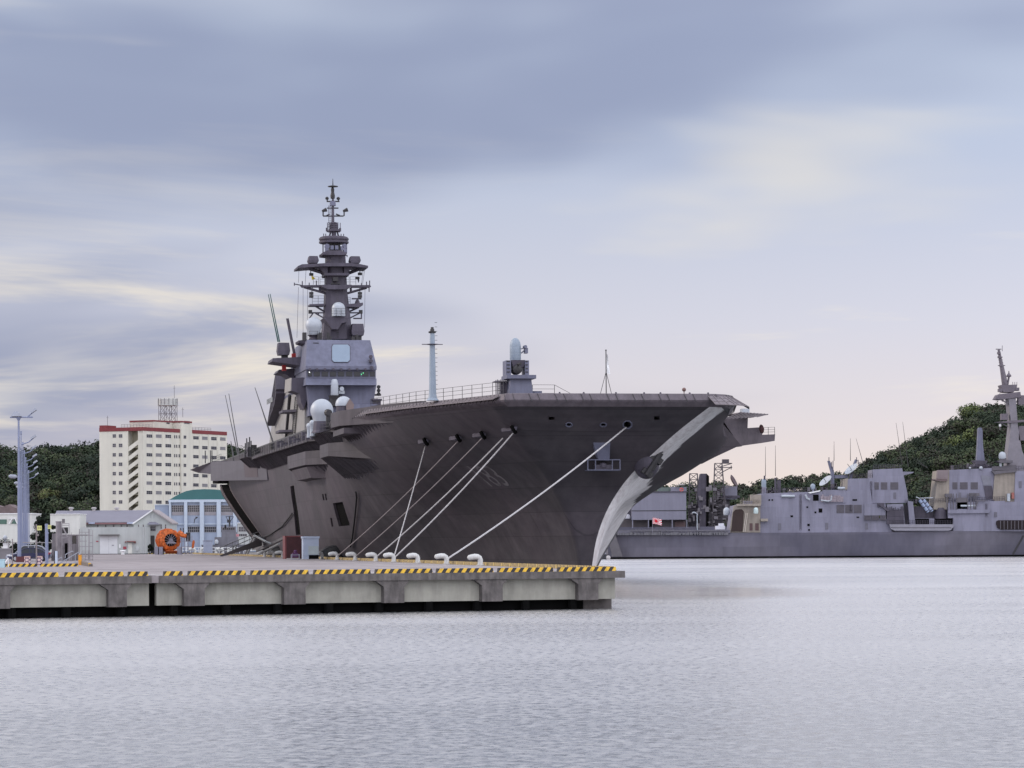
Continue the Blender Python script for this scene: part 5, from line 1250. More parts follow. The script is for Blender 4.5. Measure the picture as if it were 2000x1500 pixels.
m = MB(); px_box(m, 126.5, 132, 1061, 1091, d + 0.9, 0.09); wb(m, 'door', BLACK, r)
m = MB(); px_box(m, 120, 133, 1030, 1042, d + 0.95, 0.05); wb(m, 'vent_opening', DARK, r)
m = MB(); px_box(m, 141.5, 149, 1046, 1062, d + 0.8, 0.1); wb(m, 'window', GLASS, r)
STEELG = mat('scaffold_steel', (0.28, 0.26, 0.27), 0.5)
r = empty('scaffold_stair', base(160, 1093, 322), 0, 'grey steel scaffold walkway between the hut and the warehouse', 'scaffold')
m = MB()
for px, y0 in ((121, 1022), (135, 1022), (136.5, 1050), (139, 1040), (155, 1033), (160, 1035), (167, 1040), (173, 1033), (175, 1034), (181, 1035.5)):
    m.tube(W(px, y0, 322), base(px, 1093, 322), 0.045, 4); m.tube(W(px, y0 + 3, 324.5), base(px, 1093, 324.5), 0.045, 4)
wb(m, 'uprights', STEELG, r)
m = MB()
for y, xa, xb in ((1044.5, 119, 175), (1050, 119, 132), (1039.5, 155, 174), (1046, 173, 182), (1067.5, 155, 182), (1060, 173, 181), (1093, 160, 182), (1086, 160, 182), (1057, 155, 170), (1022.5, 121, 135), (1026, 121, 135)):
    m.tube(W(xa, y, 322), W(xb, y, 322), 0.05, 4); m.tube(W(xa, y, 324.5), W(xb, y, 324.5), 0.05, 4)
m.tube(W(123, 1030, 321.8), W(132, 1049, 321.8), 0.09, 4)
wb(m, 'ledgers', STEELG, r)
m = MB(); a, b = W(119, 1044, 322), W(173, 1046, 322); m.box(a.x, b.x, 322.05, 324.4, b.z, b.z + 0.06); wb(m, 'deck_board', STEELG, r)
m = MB()
for k in range(10): px = 161 + 2.2 * k; m.tube(W(px, 1075, 321.9), W(px, 1092, 321.9), 0.02, 3)
tag(wb(m, 'infill_bars', STEELG, r), kind='stuff')
r = empty('handrail', base(130, 1100, 258), 0, 'pale steel handrails climbing beside the striped kerb', 'handrail')
m = MB()
for pts in ([(111, 1094), (117, 1090), (119.5, 1088.5), (121, 1090)], [(115, 1101), (153.5, 1078.5), (156, 1079), (157, 1096)], [(127.5, 1090), (128, 1083), (141, 1076.5), (143, 1078)], [(138, 1101), (156, 1097)]): m.path([W(x, y, 258) for x, y in pts], 0.04, 5)
wb(m, 'tube_rail', LAMPH, r)
for px, y in ((130, 1093), (147, 1083), (121, 1090)): m = MB().tube(W(px, y, 258), base(px, 1101, 258), 0.035, 5); wb(m, 'post', LAMPH, r)
p = base(156, 1097, 256); r = empty('barrier_post', p, 0, 'tall orange barrier housing beside the handrail end', 'barrier'); MB().box(-0.13, 0.13, 0, 0.3, 0, 0.85).box(-0.15, 0.15, -0.02, 0.32, 0.85, 0.9).build('housing', mat('barrier_orange', (0.75, 0.33, 0.02), 0.5), r)
r = empty('ramp_wedge', base(168, 1103, 246), 0, 'low wooden ramp edge ending in a yellow post', 'ramp'); m = MB(); a, b = base(159, 1098, 256), base(174, 1106, 238)
m.hexa([a, b, b + Vector((.25, .3, 0)), a + Vector((.25, .3, 0)), a + Vector((0, 0, .35)), b + Vector((0, 0, .2)), b + Vector((.25, .3, .2)), a + Vector((.25, .3, .35))]); wb(m, 'wedge', mat('ramp_brown', (0.15, 0.12, 0.1), 0.8), r)
q = base(175, 1106, 239); m = MB().box(q.x - .08, q.x + .09, q.y - .1, q.y + .1, QZ, QZ + .28); wb(m, 'end_post', YELLOW, r)

# ---------------------------------------------------------------- containers and gangway at the ship side
p = side_world(573, 2.6); d = p.y
CONTM = mat('container_maroon', (0.055, 0.012, 0.016), 0.6, var=0.2)
r = empty('store_container', p, TH, 'dark maroon corrugated container standing at the berth edge', 'container')
m = MB().box(-1.05, 1.0, -1.2, 1.4, 0.1, 2.62)
m.build('body', CONTM, r)
m = MB()
for k in range(12): m.box(-0.95 + k * 0.16, -0.87 + k * 0.16, -1.235, -1.202, 0.2, 2.5)
m.build('ribs', CONTM, r)
m = MB().box(-1.1, -0.93, -1.26, 1.42, 0.0, 2.7).box(0.9, 1.04, -1.26, 1.42, 0.0, 2.7).box(-1.1, 1.04, -1.26, -1.18, 2.55, 2.7)
m.build('corner_frame', mat('container_edge', (0.16, 0.04, 0.045), 0.6), r)
p2 = side_world(577, 4.2); r = empty('engine_crate', p2, TH, 'small dark purple engine on a pale skid before the maroon container', 'engine')
MB().box(-0.35, 0.3, -0.25, 0.3, 0.25, 0.75).lathe((0, 0, 0.75), [(0.18, 0), (0.2, 0.25), (0.08, 0.32)], 10).build('motor', mat('motor_purple', (0.08, 0.02, 0.09), 0.5), r)
m = MB()
for x in (-0.45, 0.42):
    for y in (-0.35, 0.35): m.tube((x, y, 0), (x, y, 0.6), 0.035, 4)
m.box(-0.48, 0.45, -0.38, 0.38, 0.02, 0.1).box(-0.48, 0.45, -0.38, -0.33, 0.5, 0.56).build('skid', LAMPH, r)
p = side_world(607, 2.4); r = empty('switch_cabinet', p, TH, 'pale blue steel switch cabinet with overhanging lid beside the maroon container', 'cabinet')
PB2 = mat('cabinet_blue', (0.38, 0.44, 0.55), 0.5, var=0.06)
MB().box(-0.92, 0.82, -0.8, 0.8, 0.05, 2.35).build('body', PB2, r); MB().box(-1.0, 0.9, -0.88, 0.88, 2.353, 2.58).build('lid', PB2, r)
MB().box(-0.35, 0.78, -0.86, -0.803, 0.55, 1.5).build('door', mat('cabinet_door', (0.40, 0.46, 0.47), 0.5), r)
m = MB()
for k in range(4): m.box(-0.93, -0.45, -0.83, -0.803, 0.5 + 0.5 * k, 0.56 + 0.5 * k)
m.build('door_straps', PB2, r); MB().box(-0.3, 0.8, -0.82, -0.803, 0.06, 0.5).build('cable_opening', BLACK, r)
# brow from the quay up to the slot in the side
r = empty('gangway', side_world(470, 5.0), 0, 'dark truss gangway sloping from the quay up to the ship side', 'gangway')
GM = mat('gangway_grey', (0.10, 0.095, 0.10), 0.6)
def gw(px, py, off): q = side_world(px, off); u, v = uv(px, py); return Vector((q.x, q.y, CAMH + v * q.y))
a0, a1 = gw(430, 1087, 12), gw(508, 1066, 3.0); wv = Vector((0, 3.0, 0))
m = MB().hexa([a0, a1, a1 + wv, a0 + wv, a0 + Vector((0, 0, .15)), a1 + Vector((0, 0, .9)), a1 + wv + Vector((0, 0, .9)), a0 + wv + Vector((0, 0, .15))]); wb(m, 'ramp', GM, r)
b0, b1 = gw(500, 1078, 3.0), gw(556, 1052, 1.0); m = MB().hexa([b0, b1, b1 + wv, b0 + wv] + [q + Vector((0, 0, .35)) for q in (b0, b1, b1 + wv, b0 + wv)]); wb(m, 'upper_flight', GM, r)
m = MB(); m.hexa([gw(492, 1074, 3), gw(516, 1074, 2), gw(512, 1050, 2), gw(500, 1046, 3)] + [q + Vector((0.3, 2.5, 0)) for q in (gw(492, 1074, 3), gw(516, 1074, 2), gw(512, 1050, 2), gw(500, 1046, 3))]); wb(m, 'landing', GM, r)
m = MB()
for x0, y0, x1, y1 in ((480, 1080, 497, 1046), (484, 1081, 500, 1047), (505, 1082, 545, 1062), (453, 1082, 456, 1065), (458, 1081, 461, 1065), (497, 1046, 520, 1058), (520, 1058, 530, 1062)): m.tube(gw(x0, y0, 4), gw(x1, y1, 3.4), 0.14, 5)
tag(wb(m, 'struts', mat('strut_grey', (0.2, 0.21, 0.21), 0.5), r), kind='stuff')
for y0, y1 in ((0.5, 0.5), (1.0, 1.0)):
    m = MB().tube(a0 + Vector((0, 0, y0)), a1 + Vector((0, 0, 0.9 + y1)), 0.05, 4); wb(m, 'handrail', GM, r)
m = MB()
for k in range(8): f_ = k / 7; q = a0.lerp(a1, f_) + Vector((0, 0, .15 + .75 * f_)); m.tube(q, q + Vector((0, 0, 0.95)), 0.04, 4)
wb(m, 'stanchions', GM, r)
# hanging hoses on the hull
for pts, lb in (([(699, 961), (700.5, 971), (697, 1010), (692, 1050), (688, 1068)], 'black hose hanging down the ship side right of the dark doorway'), ([(574, 1003), (555, 1027), (530, 1044), (514, 1050)], 'slack dark hose drooping from the slit in the ship side')):
    o = MB().path([ship_to_world(hull_hit_far(x, y) + Vector((-.1, .25, 0))) for x, y in pts], 0.11, 6).build('hose', DARK, None, True); tag(o, lb, 'hose', 'hoses on the ship side')

# ---------------------------------------------------------------- orange hose drum at the quay end
d = 519
c = W(333.5, 1055, d); r = empty('hose_drum', base(333, 1085, d), 0, 'big orange hose wound on a spoked drum with grey legs', 'hose drum')
ax = Vector((0.42, -1, 0)).normalized()
m = MB(); prof = []
for k in range(9):
    x = -2.6 + k * 0.29
    prof += [(1.62 - 0.02 * k, x - .14), (1.98 - 0.03 * k, x - .07), (2.06 - 0.03 * k + 0.05 * (k % 3), x), (1.98 - 0.03 * k, x + .07)]
prof += [(1.7, -0.05), (1.15, 0.05), (1.13, -0.3), (0.05, -0.34)]
m.lathe(c, [(1.1, -2.7)] + prof, 40, ax)
m.v = [tuple(Vector(v_) + Vector((rnd.uniform(-.07, .07), rnd.uniform(-.07, .07), rnd.uniform(-.07, .07)))) for v_ in m.v]
wb(m, 'hose_coil', ORANGE, r, None, True)
SPK = mat('drum_steel', (0.24, 0.23, 0.28), 0.5)
m = MB()
sx_, sz_ = ax.cross(Vector((0, 0, 1))).normalized(), Vector((0, 0, 1))
for k in range(14):
    a = 2 * math.pi * k / 14; m.tube(c + ax * 0.08, c + ax * 0.02 + (sx_ * math.cos(a) + sz_ * math.sin(a)) * 1.12, 0.045, 4)
m.lathe(c + ax * 0.02, [(0.3, -.1), (0.3, 0.15), (0.1, 0.2)], 12, ax); wb(m, 'spokes', SPK, r)
m = MB().lathe(c - ax * 0.25, [(1.12, -.1), (1.12, 0.1)], 28, ax); wb(m, 'hub_disc', BLACK, r)
m = MB().lathe(c, [(0.25, -0.6), (0.25, 0.6)], 10, ax)
for px in (306, 315, 350): q = W(px, 1068, d - 0.5); m.box(q.x - 0.35, q.x + 0.3, d - 1.0, d + 1.0, QZ, q.z)
m.prism([c + ax * 0.3 + Vector((-0.9, 0, -0.6)), c + ax * 0.3 + Vector((0.9, 0, -0.6)), c + ax * 0.3 + Vector((0, 0, 0.1))], ax * 0.1); wb(m, 'stand', SPK, r)
m = MB().path([W(350, 1041, d), W(358, 1046, d - 0.5), W(364, 1047, d - 0.5)], [0.55, 0.4, 0.35], 10); wb(m, 'hose_end', ORANGE, r, None, True)
q = c + Vector((0.2, -0.3, -2.2)); m = MB()
for k in range(3): m.lathe(q + Vector((0, 0, 0.18 * k - 0.1)), [(1.0, -.1), (1.35, 0), (1.0, 0.1)], 20)
wb(m, 'loose_hose', mat('float_orange_dull', (0.4, 0.09, 0.02), 0.7), r, None, True)
r = empty('hose_pump', base(368, 1085, d), 0, 'dark steel frame with pump beside the orange hose drum', 'frame')
m = MB()
for px in (355, 361, 367, 375): m.tube(W(px, 1046, d), base(px, 1085, d), 0.1, 4)
for y in (1057, 1068, 1080): m.tube(W(355, y, d), W(376, y, d), 0.07, 4)
wb(m, 'frame_tubes', SPK, r)
m = MB(); px_box(m, 363, 371, 1040, 1058, d, 1.0); wb(m, 'pump', DARK, r)
q = W(377.5, 1063, d - .3); m = MB().lathe(q, [(0.05, -0.75), (0.2, -0.6), (0.22, 0.4), (0.08, 0.75)], 10, (0.15, 0, 1)); wb(m, 'orange_float', ORANGE, r, None, True)
# grey cabinet and white fence along the quay end
r = empty('grey_cabinet', base(405, 1083, 540), 0, 'grey blue steel cabinet standing at the quay end', 'cabinet'); m = MB(); px_box(m, 397, 413.5, 1056.5, 1083, 540, 1.5); wb(m, 'body', mat('cab_grey', (0.30, 0.33, 0.42), 0.5), r); m = MB(); px_box(m, 396.6, 413.9, 1055.6, 1056.4, 539.9, 1.7); wb(m, 'lid', SPK, r)
r = empty('white_fence', base(380, 1083, 560), 0, 'white rail fence along the far end of the quay', 'fence')
for y in (1069, 1075):
    m = MB().tube(W(284, y, 559), W(492, y + 0.5, 559), 0.07, 4); wb(m, 'rail', WHITEP, r)
for px in range(284, 492, 8): m = MB().tube(W(px, 1068.5, 559), base(px, 1083, 559), 0.06, 4); wb(m, 'post', WHITEP, r)
m = MB(); px_box(m, 284, 388, 1080.5, 1083.2, 552, 0.4); o = m.build('striped_kerb', stripe_mat('kerb_stripes_far', (0.7, 0.5, 0.1), (0.03, 0.03, 0.03), 0.62, -0.75)); tag(o, 'thin yellow and black kerb under the orange hose drum', 'kerb')

# ---------------------------------------------------------------- buildings
CREAM = mat('cream_render', (0.60, 0.58, 0.50), 0.85, var=0.05, scale=0.15, streak=0.10, streak_scale=(0.5, 0.5, 0.04))
WALLW = mat('warehouse_white', (0.43, 0.45, 0.44), 0.8, var=0.06, scale=0.3, streak=0.12, streak_scale=(0.8, 0.8, 0.08))
FRAME = mat('window_frame', (0.30, 0.28, 0.29), 0.5)
PANE = mat('window_pane', (0.03, 0.035, 0.045), 0.15)
PANEL2 = mat('window_curtained', (0.16, 0.16, 0.17), 0.4)
ROOFG = mat('roof_grey', (0.19, 0.185, 0.225), 0.7, var=0.06, scale=0.5)
_wc = {}
def window(parent, c, ang, w, h, nx, ny, pane=None, recess=0.0):
    """one window: frame with bars, pane behind it; meshes are shared by size"""
    key = (round(w, 2), round(h, 2), nx, ny, pane and pane.name)
    if key not in _wc:
        f_ = 0.07 if w > 0.8 else 0.05; m = MB()
        m.box(-w / 2, w / 2, -0.07, 0.03, -h / 2, -h / 2 + f_).box(-w / 2, w / 2, -0.07, 0.03, h / 2 - f_, h / 2).box(-w / 2, -w / 2 + f_, -0.068, 0.03, -h / 2 + f_, h / 2 - f_).box(w / 2 - f_, w / 2, -0.068, 0.03, -h / 2 + f_, h / 2 - f_)
        for i in range(1, nx): x = -w / 2 + w * i / nx; m.box(x - f_ / 2, x + f_ / 2, -0.066, 0.03, -h / 2 + f_, h / 2 - f_)
        for j in range(1, ny): z = -h / 2 + h * j / ny; m.box(-w / 2 + f_, w / 2 - f_, -0.064, 0.028, z - f_ / 2, z + f_ / 2)
        o = m.build('window', FRAME, parent)
        p_ = MB().box(-w / 2 + .02, w / 2 - .02, -0.03, 0.02, -h / 2 + .02, h / 2 - .02).build('pane', pane or PANE, o)
        _wc[key] = (o.data, p_.data)
    else:
        o = bpy.data.objects.new('window', _wc[key][0]); COL.objects.link(o); o.parent = parent
        p_ = bpy.data.objects.new('pane', _wc[key][1]); COL.objects.link(p_); p_.parent = o
    o.location = c; o.rotation_euler = (0, 0, ang); return o
class Facade:
    def __init__(self, P, Q): self.P, self.Q = Vector((P.x, P.y, 0)), Vector((Q.x, Q.y, 0)); self.e = (self.Q - self.P).normalized(); self.a = math.atan2(self.e.y, self.e.x); self.n = Vector((self.e.y, -self.e.x, 0))
    def hit(self, px, py, out=0.0):
        u, v = uv(px, py); P = self.P + self.n * out; k = (u * P.y - P.x) / (self.e.x - u * self.e.y); p = P + self.e * k; return Vector((p.x, p.y, CAMH + v * p.y))
    def win(self, root, cx, cy, w, h, nx, ny, pane=None):
        a, b = self.hit(cx - w / 2, cy), self.hit(cx + w / 2, cy); c = self.hit(cx, cy, 0.0); hh = h * c.y / F
        return window(root, c - root.location + self.n * 0.0, self.a, (b - a).length, hh, nx, ny, pane)
    def slab(self, mb, l, r, z0, z1, dep, out=0.0):
        a, b = self.hit(l, 1000, out), self.hit(r, 1000, out); i = -self.n * dep
        return mb.prism([(a.x, a.y, z0), (b.x, b.y, z0), (b.x + i.x, b.y + i.y, z0), (a.x + i.x, a.y + i.y, z0)], (0, 0, z1 - z0))
ZT = 40.5
A_, B_, C_ = Wz(195, 836, ZT), Wz(280, 834, ZT), Wz(444, 843.5, ZT)
apt = empty('apartment_block', (B_.x, B_.y, QZ), 0, 'tall cream apartment block with red roof edge and zigzag open stairs', 'building')
FA, FB = Facade(A_, B_), Facade(B_, C_)
zr = ZT - 1.15
RED2 = mat('red_trim', (0.17, 0.026, 0.03), 0.7)
m = MB(); FA.slab(m, 195, 250, QZ, zr, 14); wb(m, 'wall', CREAM, apt)
m = MB(); FA.slab(m, 271, 280, QZ, zr, 14); wb(m, 'wall', CREAM, apt)
b0_, c0_ = FB.hit(280, 1000, -.002), FB.hit(444, 1000, -.002); b1_ = FA.hit(271.5, 1000) - FA.n * 13.9; c1_ = c0_ - FB.n * 13.5
m = MB().prism([(q_.x, q_.y, QZ) for q_ in (b0_, c0_, c1_, b1_)], (0, 0, zr - QZ)); wb(m, 'wall', CREAM, apt)
m = MB(); FA.slab(m, 250, 271, QZ, zr, 3, -3.0); wb(m, 'stair_wall', mat('stair_cream_shaded', (0.30, 0.28, 0.21), 0.85), apt)  # cream darkened to paint in the shade of the stair recess
m = MB(); FA.slab(m, 194.7, 280.3, zr, ZT, 14.2, 0.15); FB.slab(m, 280.0, 355, zr + 0.001, ZT - .001, 2.0, 0.15); FB.slab(m, 376, 444.4, zr + 0.001, ZT - .001, 13.8, 0.15); wb(m, 'red_parapet', RED2, apt)
m = MB(); FA.slab(m, 195.2, 209, ZT, ZT + 0.8, 6, 0.1); wb(m, 'roof_box', RED2, apt)
m = MB(); FB.slab(m, 355, 376, QZ + 5, ZT + 2.1, 12, 0.6); FB.slab(m, 301, 355, zr - .5, ZT + 2.1, 9, -2.5); wb(m, 'penthouse', CREAM, apt)
m = MB(); FB.slab(m, 354.8, 376.2, ZT + 2.1, ZT + 2.6, 12.2, 0.7); FB.slab(m, 300.8, 354.7, ZT + 2.1, ZT + 2.55, 9, -2.4); wb(m, 'red_trim', RED2, apt)
pn = [PANE, PANE, PANEL2, PANE, PANEL2, PANE]; kk = 0
rowsA = [851.5 + 18.4 * i for i in range(9)]
for i, y in enumerate(rowsA[:8]):
    for cx, w_ in ((223.3, 6.5), (235.7, 7.0)): FA.win(apt, cx, y, w_, 7, 2, 2)
for i, y in enumerate(rowsA[:8]):
    for cx in (291.7, 310, 328.5): kk += 1; FB.win(apt, cx, y + (cx - 290) * 0.02, 11.2, 6.6, 3, 2, pn[(kk * 7) % 6])
    for cx, w_ in ((341, 2.2), (345, 2.2), (350, 2.6), (354, 2.6)): FB.win(apt, cx, y + 1.7, w_, 6.2, 1, 2)
for i, y in enumerate(rowsA[:7]):
    for cx in (382.5, 400, 417.5, 435): kk += 1; FB.win(apt, cx, y + 3.5 + (cx - 380) * 0.045, 10.6, 6.4, 3, 2, pn[(kk * 5) % 6])
FBP = Facade(FB.hit(355, 900, 0.6), FB.hit(376, 900, 0.6))
for i, y in enumerate(rowsA[:7]): FBP.win(apt, 361, y + 2.2, 5, 6.2, 2, 2)
FBP.win(apt, 365, 825, 10.5, 6, 3, 2)
FC = Facade(FB.hit(301, 825, -2.5), FB.hit(355, 825, -2.5)); FC.win(apt, 328, 825.5, 6.5, 5.5, 2, 2)
# zigzag stair parapets
for i in range(9):
    y = 862 + 18.4 * i
    a0, a1, a2, a3 = FA.hit(251, y + 11, -0.05), FA.hit(271, y - 4, -0.05), FA.hit(271, y + 5, -0.05), FA.hit(251, y + 20, -0.05)
    m = MB().prism([a0, a1, a2, a3], -FA.n * 0.25); wb(m, 'stair_parapet', CREAM, apt)
    a0, a1 = FA.hit(250.5, y + 12.5, -1.4), FA.hit(262, y + 12.5, -1.4); a1 = FA.hit(270.8, y + 12.5, -0.4); a0 = FA.hit(250.3, y + 12.5, -0.4); m = MB().prism([a0, a1, a1 + Vector((0, 0, .3)), a0 + Vector((0, 0, .3))], -FA.n * 2.5); wb(m, 'landing', MATS['stair_cream_shaded'], apt)
# pilaster strips
for px in (250.2, 271.2, 300.5, 320, 338.5, 376.5, 391, 409, 426):
    f_ = FA if px < 280 else FB; m = MB(); f_.slab(m, px - 0.8, px + 0.8, QZ, zr - .002, 0.3, 0.12); wb(m, 'pilaster', CREAM, apt)
# roof tank on a lattice tower
tk = empty('water_tower', FB.hit(328, 812, -6), 0, 'round pale water tank on a lattice frame on the apartment roof', 'water tower')
tk.location.z = ZT + 2.55; l = tk.location; w_ = 2.6; ht = W(328, 792, l.y).z - l.z; h2 = W(328, 779, l.y).z - l.z
LAT = mat('lattice_steel', (0.14, 0.13, 0.14), 0.6)
m = MB()
for x in (-w_, -w_ / 3, w_ / 3, w_):
    for y in (-w_, w_): m.tube((x, y, 0), (x, y, ht), 0.12, 4)
m.build('legs', LAT, tk)
m = MB()
for y in (-w_, w_):
    for i in range(3):
        x0, x1 = -w_ + i * w_ * 2 / 3, -w_ + (i + 1) * w_ * 2 / 3
        for j in range(2): m.tube((x0, y, ht * j / 2), (x1, y, ht * (j + 1) / 2), 0.06, 4); m.tube((x1, y, ht * j / 2), (x0, y, ht * (j + 1) / 2), 0.06, 4)
    for j in (1, 2): m.tube((-w_, y, ht * j / 2), (w_, y, ht * j / 2), 0.09, 4)
m.build('braces', LAT, tk)
MB().lathe((0, 0, ht), [(3.3, -0.1), (3.3, 0.12), (3.05, 0.14), (3.05, h2 - ht - 0.1), (2.9, h2 - ht)], 28).build('tank', mat('tank_grey', (0.42, 0.42, 0.40), 0.6), tk)
m = MB()
for k in range(14): a = 2 * math.pi * k / 14; m.tube((3.1 * math.cos(a), 3.1 * math.sin(a), ht), (3.1 * math.cos(a), 3.1 * math.sin(a), h2 + 0.1), 0.09, 4)
m.build('tank_ribs', LAT, tk)
for px, y0, y1, lb in ((340.5, 778, 753, 'thin aerial pole beside the roof tank'), (210, 832, 812, 'thin aerial pole on the left roof corner of the apartment block'), (357, 815, 796, 'short aerial pole right of the roof tank')):
    q = FB.hit(px, y0, -5) if px > 280 else FA.hit(px, y0, -3); q2 = W(px, y1, q.y); o = MB().tube((0, 0, 0), (0, 0, q2.z - q.z), 0.09, 4).tube((-.4, 0, (q2.z - q.z) * .8), (.4, 0, (q2.z - q.z) * .8), 0.05, 4).build('roof_aerial', LAT); o.location = q; tag(o, lb, 'aerial')
for l_, r_, y, f_, lb in ((237, 300, 834, FA, 'a'), (376, 415, 841, FB, 'b')):
    m = MB(); ps = [(f_ if px < 280 or f_ is FB else FB).hit(px, y, -1.5) for px in np.arange(l_, r_, 6)]
    for p_ in ps: m.tube((p_.x, p_.y, ZT), (p_.x, p_.y, ZT + 1.0), 0.05, 3)
    for z in (0.5, 1.0): m.path([(p_.x, p_.y, ZT + z) for p_ in ps], 0.05, 3)
    wb(m, 'roof_rail', LAT, apt)

# blue gymnasium with curved green roof
d = 640; gy_ = empty('gymnasium', base(400, 1075, d), 0, 'pale blue gymnasium with curved green roof and tall gridded windows', 'building')
BLUE = mat('gym_blue', (0.31, 0.36, 0.46), 0.8, var=0.05, scale=0.3, streak=0.08); BLUEL = mat('gym_blue_light', (0.44, 0.50, 0.58), 0.8, var=0.05)
m = MB(); px_box(m, 330, 500, 980, 1078, d, 24); wb(m, 'wall', BLUE, gy_)
m = MB(); px_box(m, 302.5, 330, 987, 1078, d + 2, 20); wb(m, 'side_block', BLUE, gy_)
m = MB(); px_box(m, 301.5, 329.9, 985.5, 987, d + 1.8, 20.4); wb(m, 'side_coping', BLUEL, gy_)
m = MB(); px_box(m, 329, 501, 976, 980, d - 0.7, 25); wb(m, 'eaves_band', BLUEL, gy_)
GREEN = mat('roof_green', (0.03, 0.12, 0.12), 0.5, var=0.06, scale=0.3)
arc = [(331, 976), (340, 970.5), (352, 964), (364, 959), (378, 956.3), (400, 955.3), (420, 956), (440, 958), (462, 963), (482, 970), (499, 976)]
m = MB().prism([W(x, y, d - 0.3) for x, y in arc], (0, 24, 0)); wb(m, 'curved_roof', GREEN, gy_)
FG = Facade(W(330, 1000, d), W(500, 1000, d))
for l_, r_ in ((330, 334), (359.5, 366), (390, 398.5), (423, 431.5), (455, 463), (487, 495)):
    m = MB(); px_box(m, l_, r_, 980.1, 1077, d - 0.8, 0.79); wb(m, 'column', BLUEL, gy_)
for cx in (347, 378.2, 410.7, 443.5, 475):
    FG.win(gy_, cx, 993.5, 23.6, 13.5, 6, 3); m = MB(); px_box(m, cx - 11.8, cx + 11.8, 1000.6, 1006.5, d - 0.06, 0.055); wb(m, 'spandrel', mat('spandrel_grey', (0.28, 0.26, 0.28), 0.7), gy_)
    m = MB(); px_box(m, cx - 12.3, cx + 12.3, 1022.5, 1024.5, d - 0.3, 0.29); wb(m, 'string_course', BLUEL, gy_)
for cx in (378.2, 410.7, 443.5, 475): FG.win(gy_, cx, 1034, 23.4, 11.5, 6, 2)
for cx in (353, 358): FG.win(gy_, cx, 1036, 2.6, 10, 1, 2)
m = MB(); px_box(m, 337, 345, 1025.5, 1027, d - 0.4, 0.35); wb(m, 'canopy', DARK, gy_)
m = MB().path([W(379, 1022, d - 1.5), W(380.5, 1014, d - 1.5), W(384, 1012, d - 1.5)], 0.1, 5); m.lathe(W(384, 1012, d - 1.5), [(0.1, 0), (0.3, 0.1), (0.2, 0.3)], 8); wb(m, 'wall_lamp', DARK, gy_)
# annex at the right, mostly hidden by the ship
an_ = empty('white_annex', base(482, 1078, 622), 0, 'low white annex with a long dark window under the ship stern', 'building'); m = MB(); px_box(m, 464, 505, 1022, 1076, 622, 10); wb(m, 'wall', WALLW, an_)
m = MB(); px_box(m, 463.5, 505.5, 1020.8, 1022, 621.7, 10.6); wb(m, 'roof', WHITEP, an_)
FAN = Facade(W(464, 1030, 622), W(505, 1030, 622)); FAN.win(an_, 474, 1033.5, 16, 10, 5, 2); FAN.win(an_, 474, 1045, 17, 5, 4, 1)

# warehouse with gabled hall behind it
d = 548; wh = empty('warehouse', base(220, 1083, d), 0, 'white flat warehouse with wide door in front of a grey roofed hall', 'building')
m = MB(); px_box(m, 156.5, 284, 1030, 1081.8, d, 9); wb(m, 'wall', WALLW, wh)
m = MB(); px_box(m, 156, 284.5, 1081.8, 1083.6, d - 0.1, 9.1); wb(m, 'plinth', DARK, wh)
m = MB(); px_box(m, 195, 229.5, 1047, 1081.5, d - 0.12, 0.117); dr = wb(m, 'sliding_door', mat('door_white', (0.60, 0.61, 0.62), 0.6, var=0.04), wh)
m = MB(); px_box(m, 212, 212.5, 1047.2, 1081, d - 0.135, 0.014); px_box(m, 218.5, 222.5, 1064, 1066.5, d - 0.135, 0.014); wb(m, 'door_seam', mat('seam_grey', (0.3, 0.3, 0.32), 0.6), wh, dr)
m = MB(); px_box(m, 192, 232, 1043.8, 1045.8, d - 1.1, 1.09); wb(m, 'awning', mat('awning_grey', (0.14, 0.13, 0.13), 0.6), wh)
m = MB(); px_box(m, 250, 258, 1061, 1081.5, d - 0.1, 0.097); wb(m, 'side_door', mat('door_cream', (0.62, 0.62, 0.56), 0.6), wh)
m = MB(); px_box(m, 247, 264, 1056.5, 1058.5, d - 0.9, 0.89); px_box(m, 244, 246, 1057, 1060, d - 0.3, 0.29); px_box(m, 261, 265, 1058.6, 1061, d - 0.3, 0.29); wb(m, 'side_awning', mat('awning_red', (0.22, 0.1, 0.09), 0.6), wh)
m = MB(); px_box(m, 240.5, 247, 1067.5, 1072.5, d - 0.08, 0.07); wb(m, 'red_board', mat('board_red', (0.33, 0.05, 0.07), 0.6), wh)
m = MB(); px_box(m, 187.5, 192, 1056.3, 1058.3, d - 0.08, 0.07); wb(m, 'red_plate', mat('board_red', (0.33, 0.05, 0.07), 0.6), wh)
m = MB(); px_box(m, 265.5, 270.5, 1067.5, 1075.5, d - 0.35, 0.34); wb(m, 'meter_box', mat('meter_grey', (0.45, 0.47, 0.47), 0.6), wh)
m = MB(); px_box(m, 232.5, 235.5, 1063, 1070, d - 0.06, 0.05); wb(m, 'notice', WHITEP, wh)
m = MB().tube(W(280.5, 1030, d - 0.15), W(280.5, 1081, d - 0.15), 0.08, 5); wb(m, 'downpipe', mat('pipe_pale', (0.42, 0.43, 0.43), 0.6), wh)
q = base(240, 1085, d - 6); o = MB().lathe((0, 0, 0), [(0.3, 0), (0.3, 0.55), (0.55, 0.6), (0.5, 0.75), (0.2, 0.8)], 14).build('water_basin', WHITEP); o.location = q; tag(o, 'round white basin on a stem before the warehouse door', 'basin')
hl = empty('gabled_hall', base(230, 1080, 575), 0, 'long white hall with grey pitched roof and a gabled wing', 'building')
dd = 566
a0, a1 = W(100, 1021, dd), W(262, 1021.5, dd); b0, b1 = W(100, 997.5, dd + 7), W(300, 996, dd + 7)
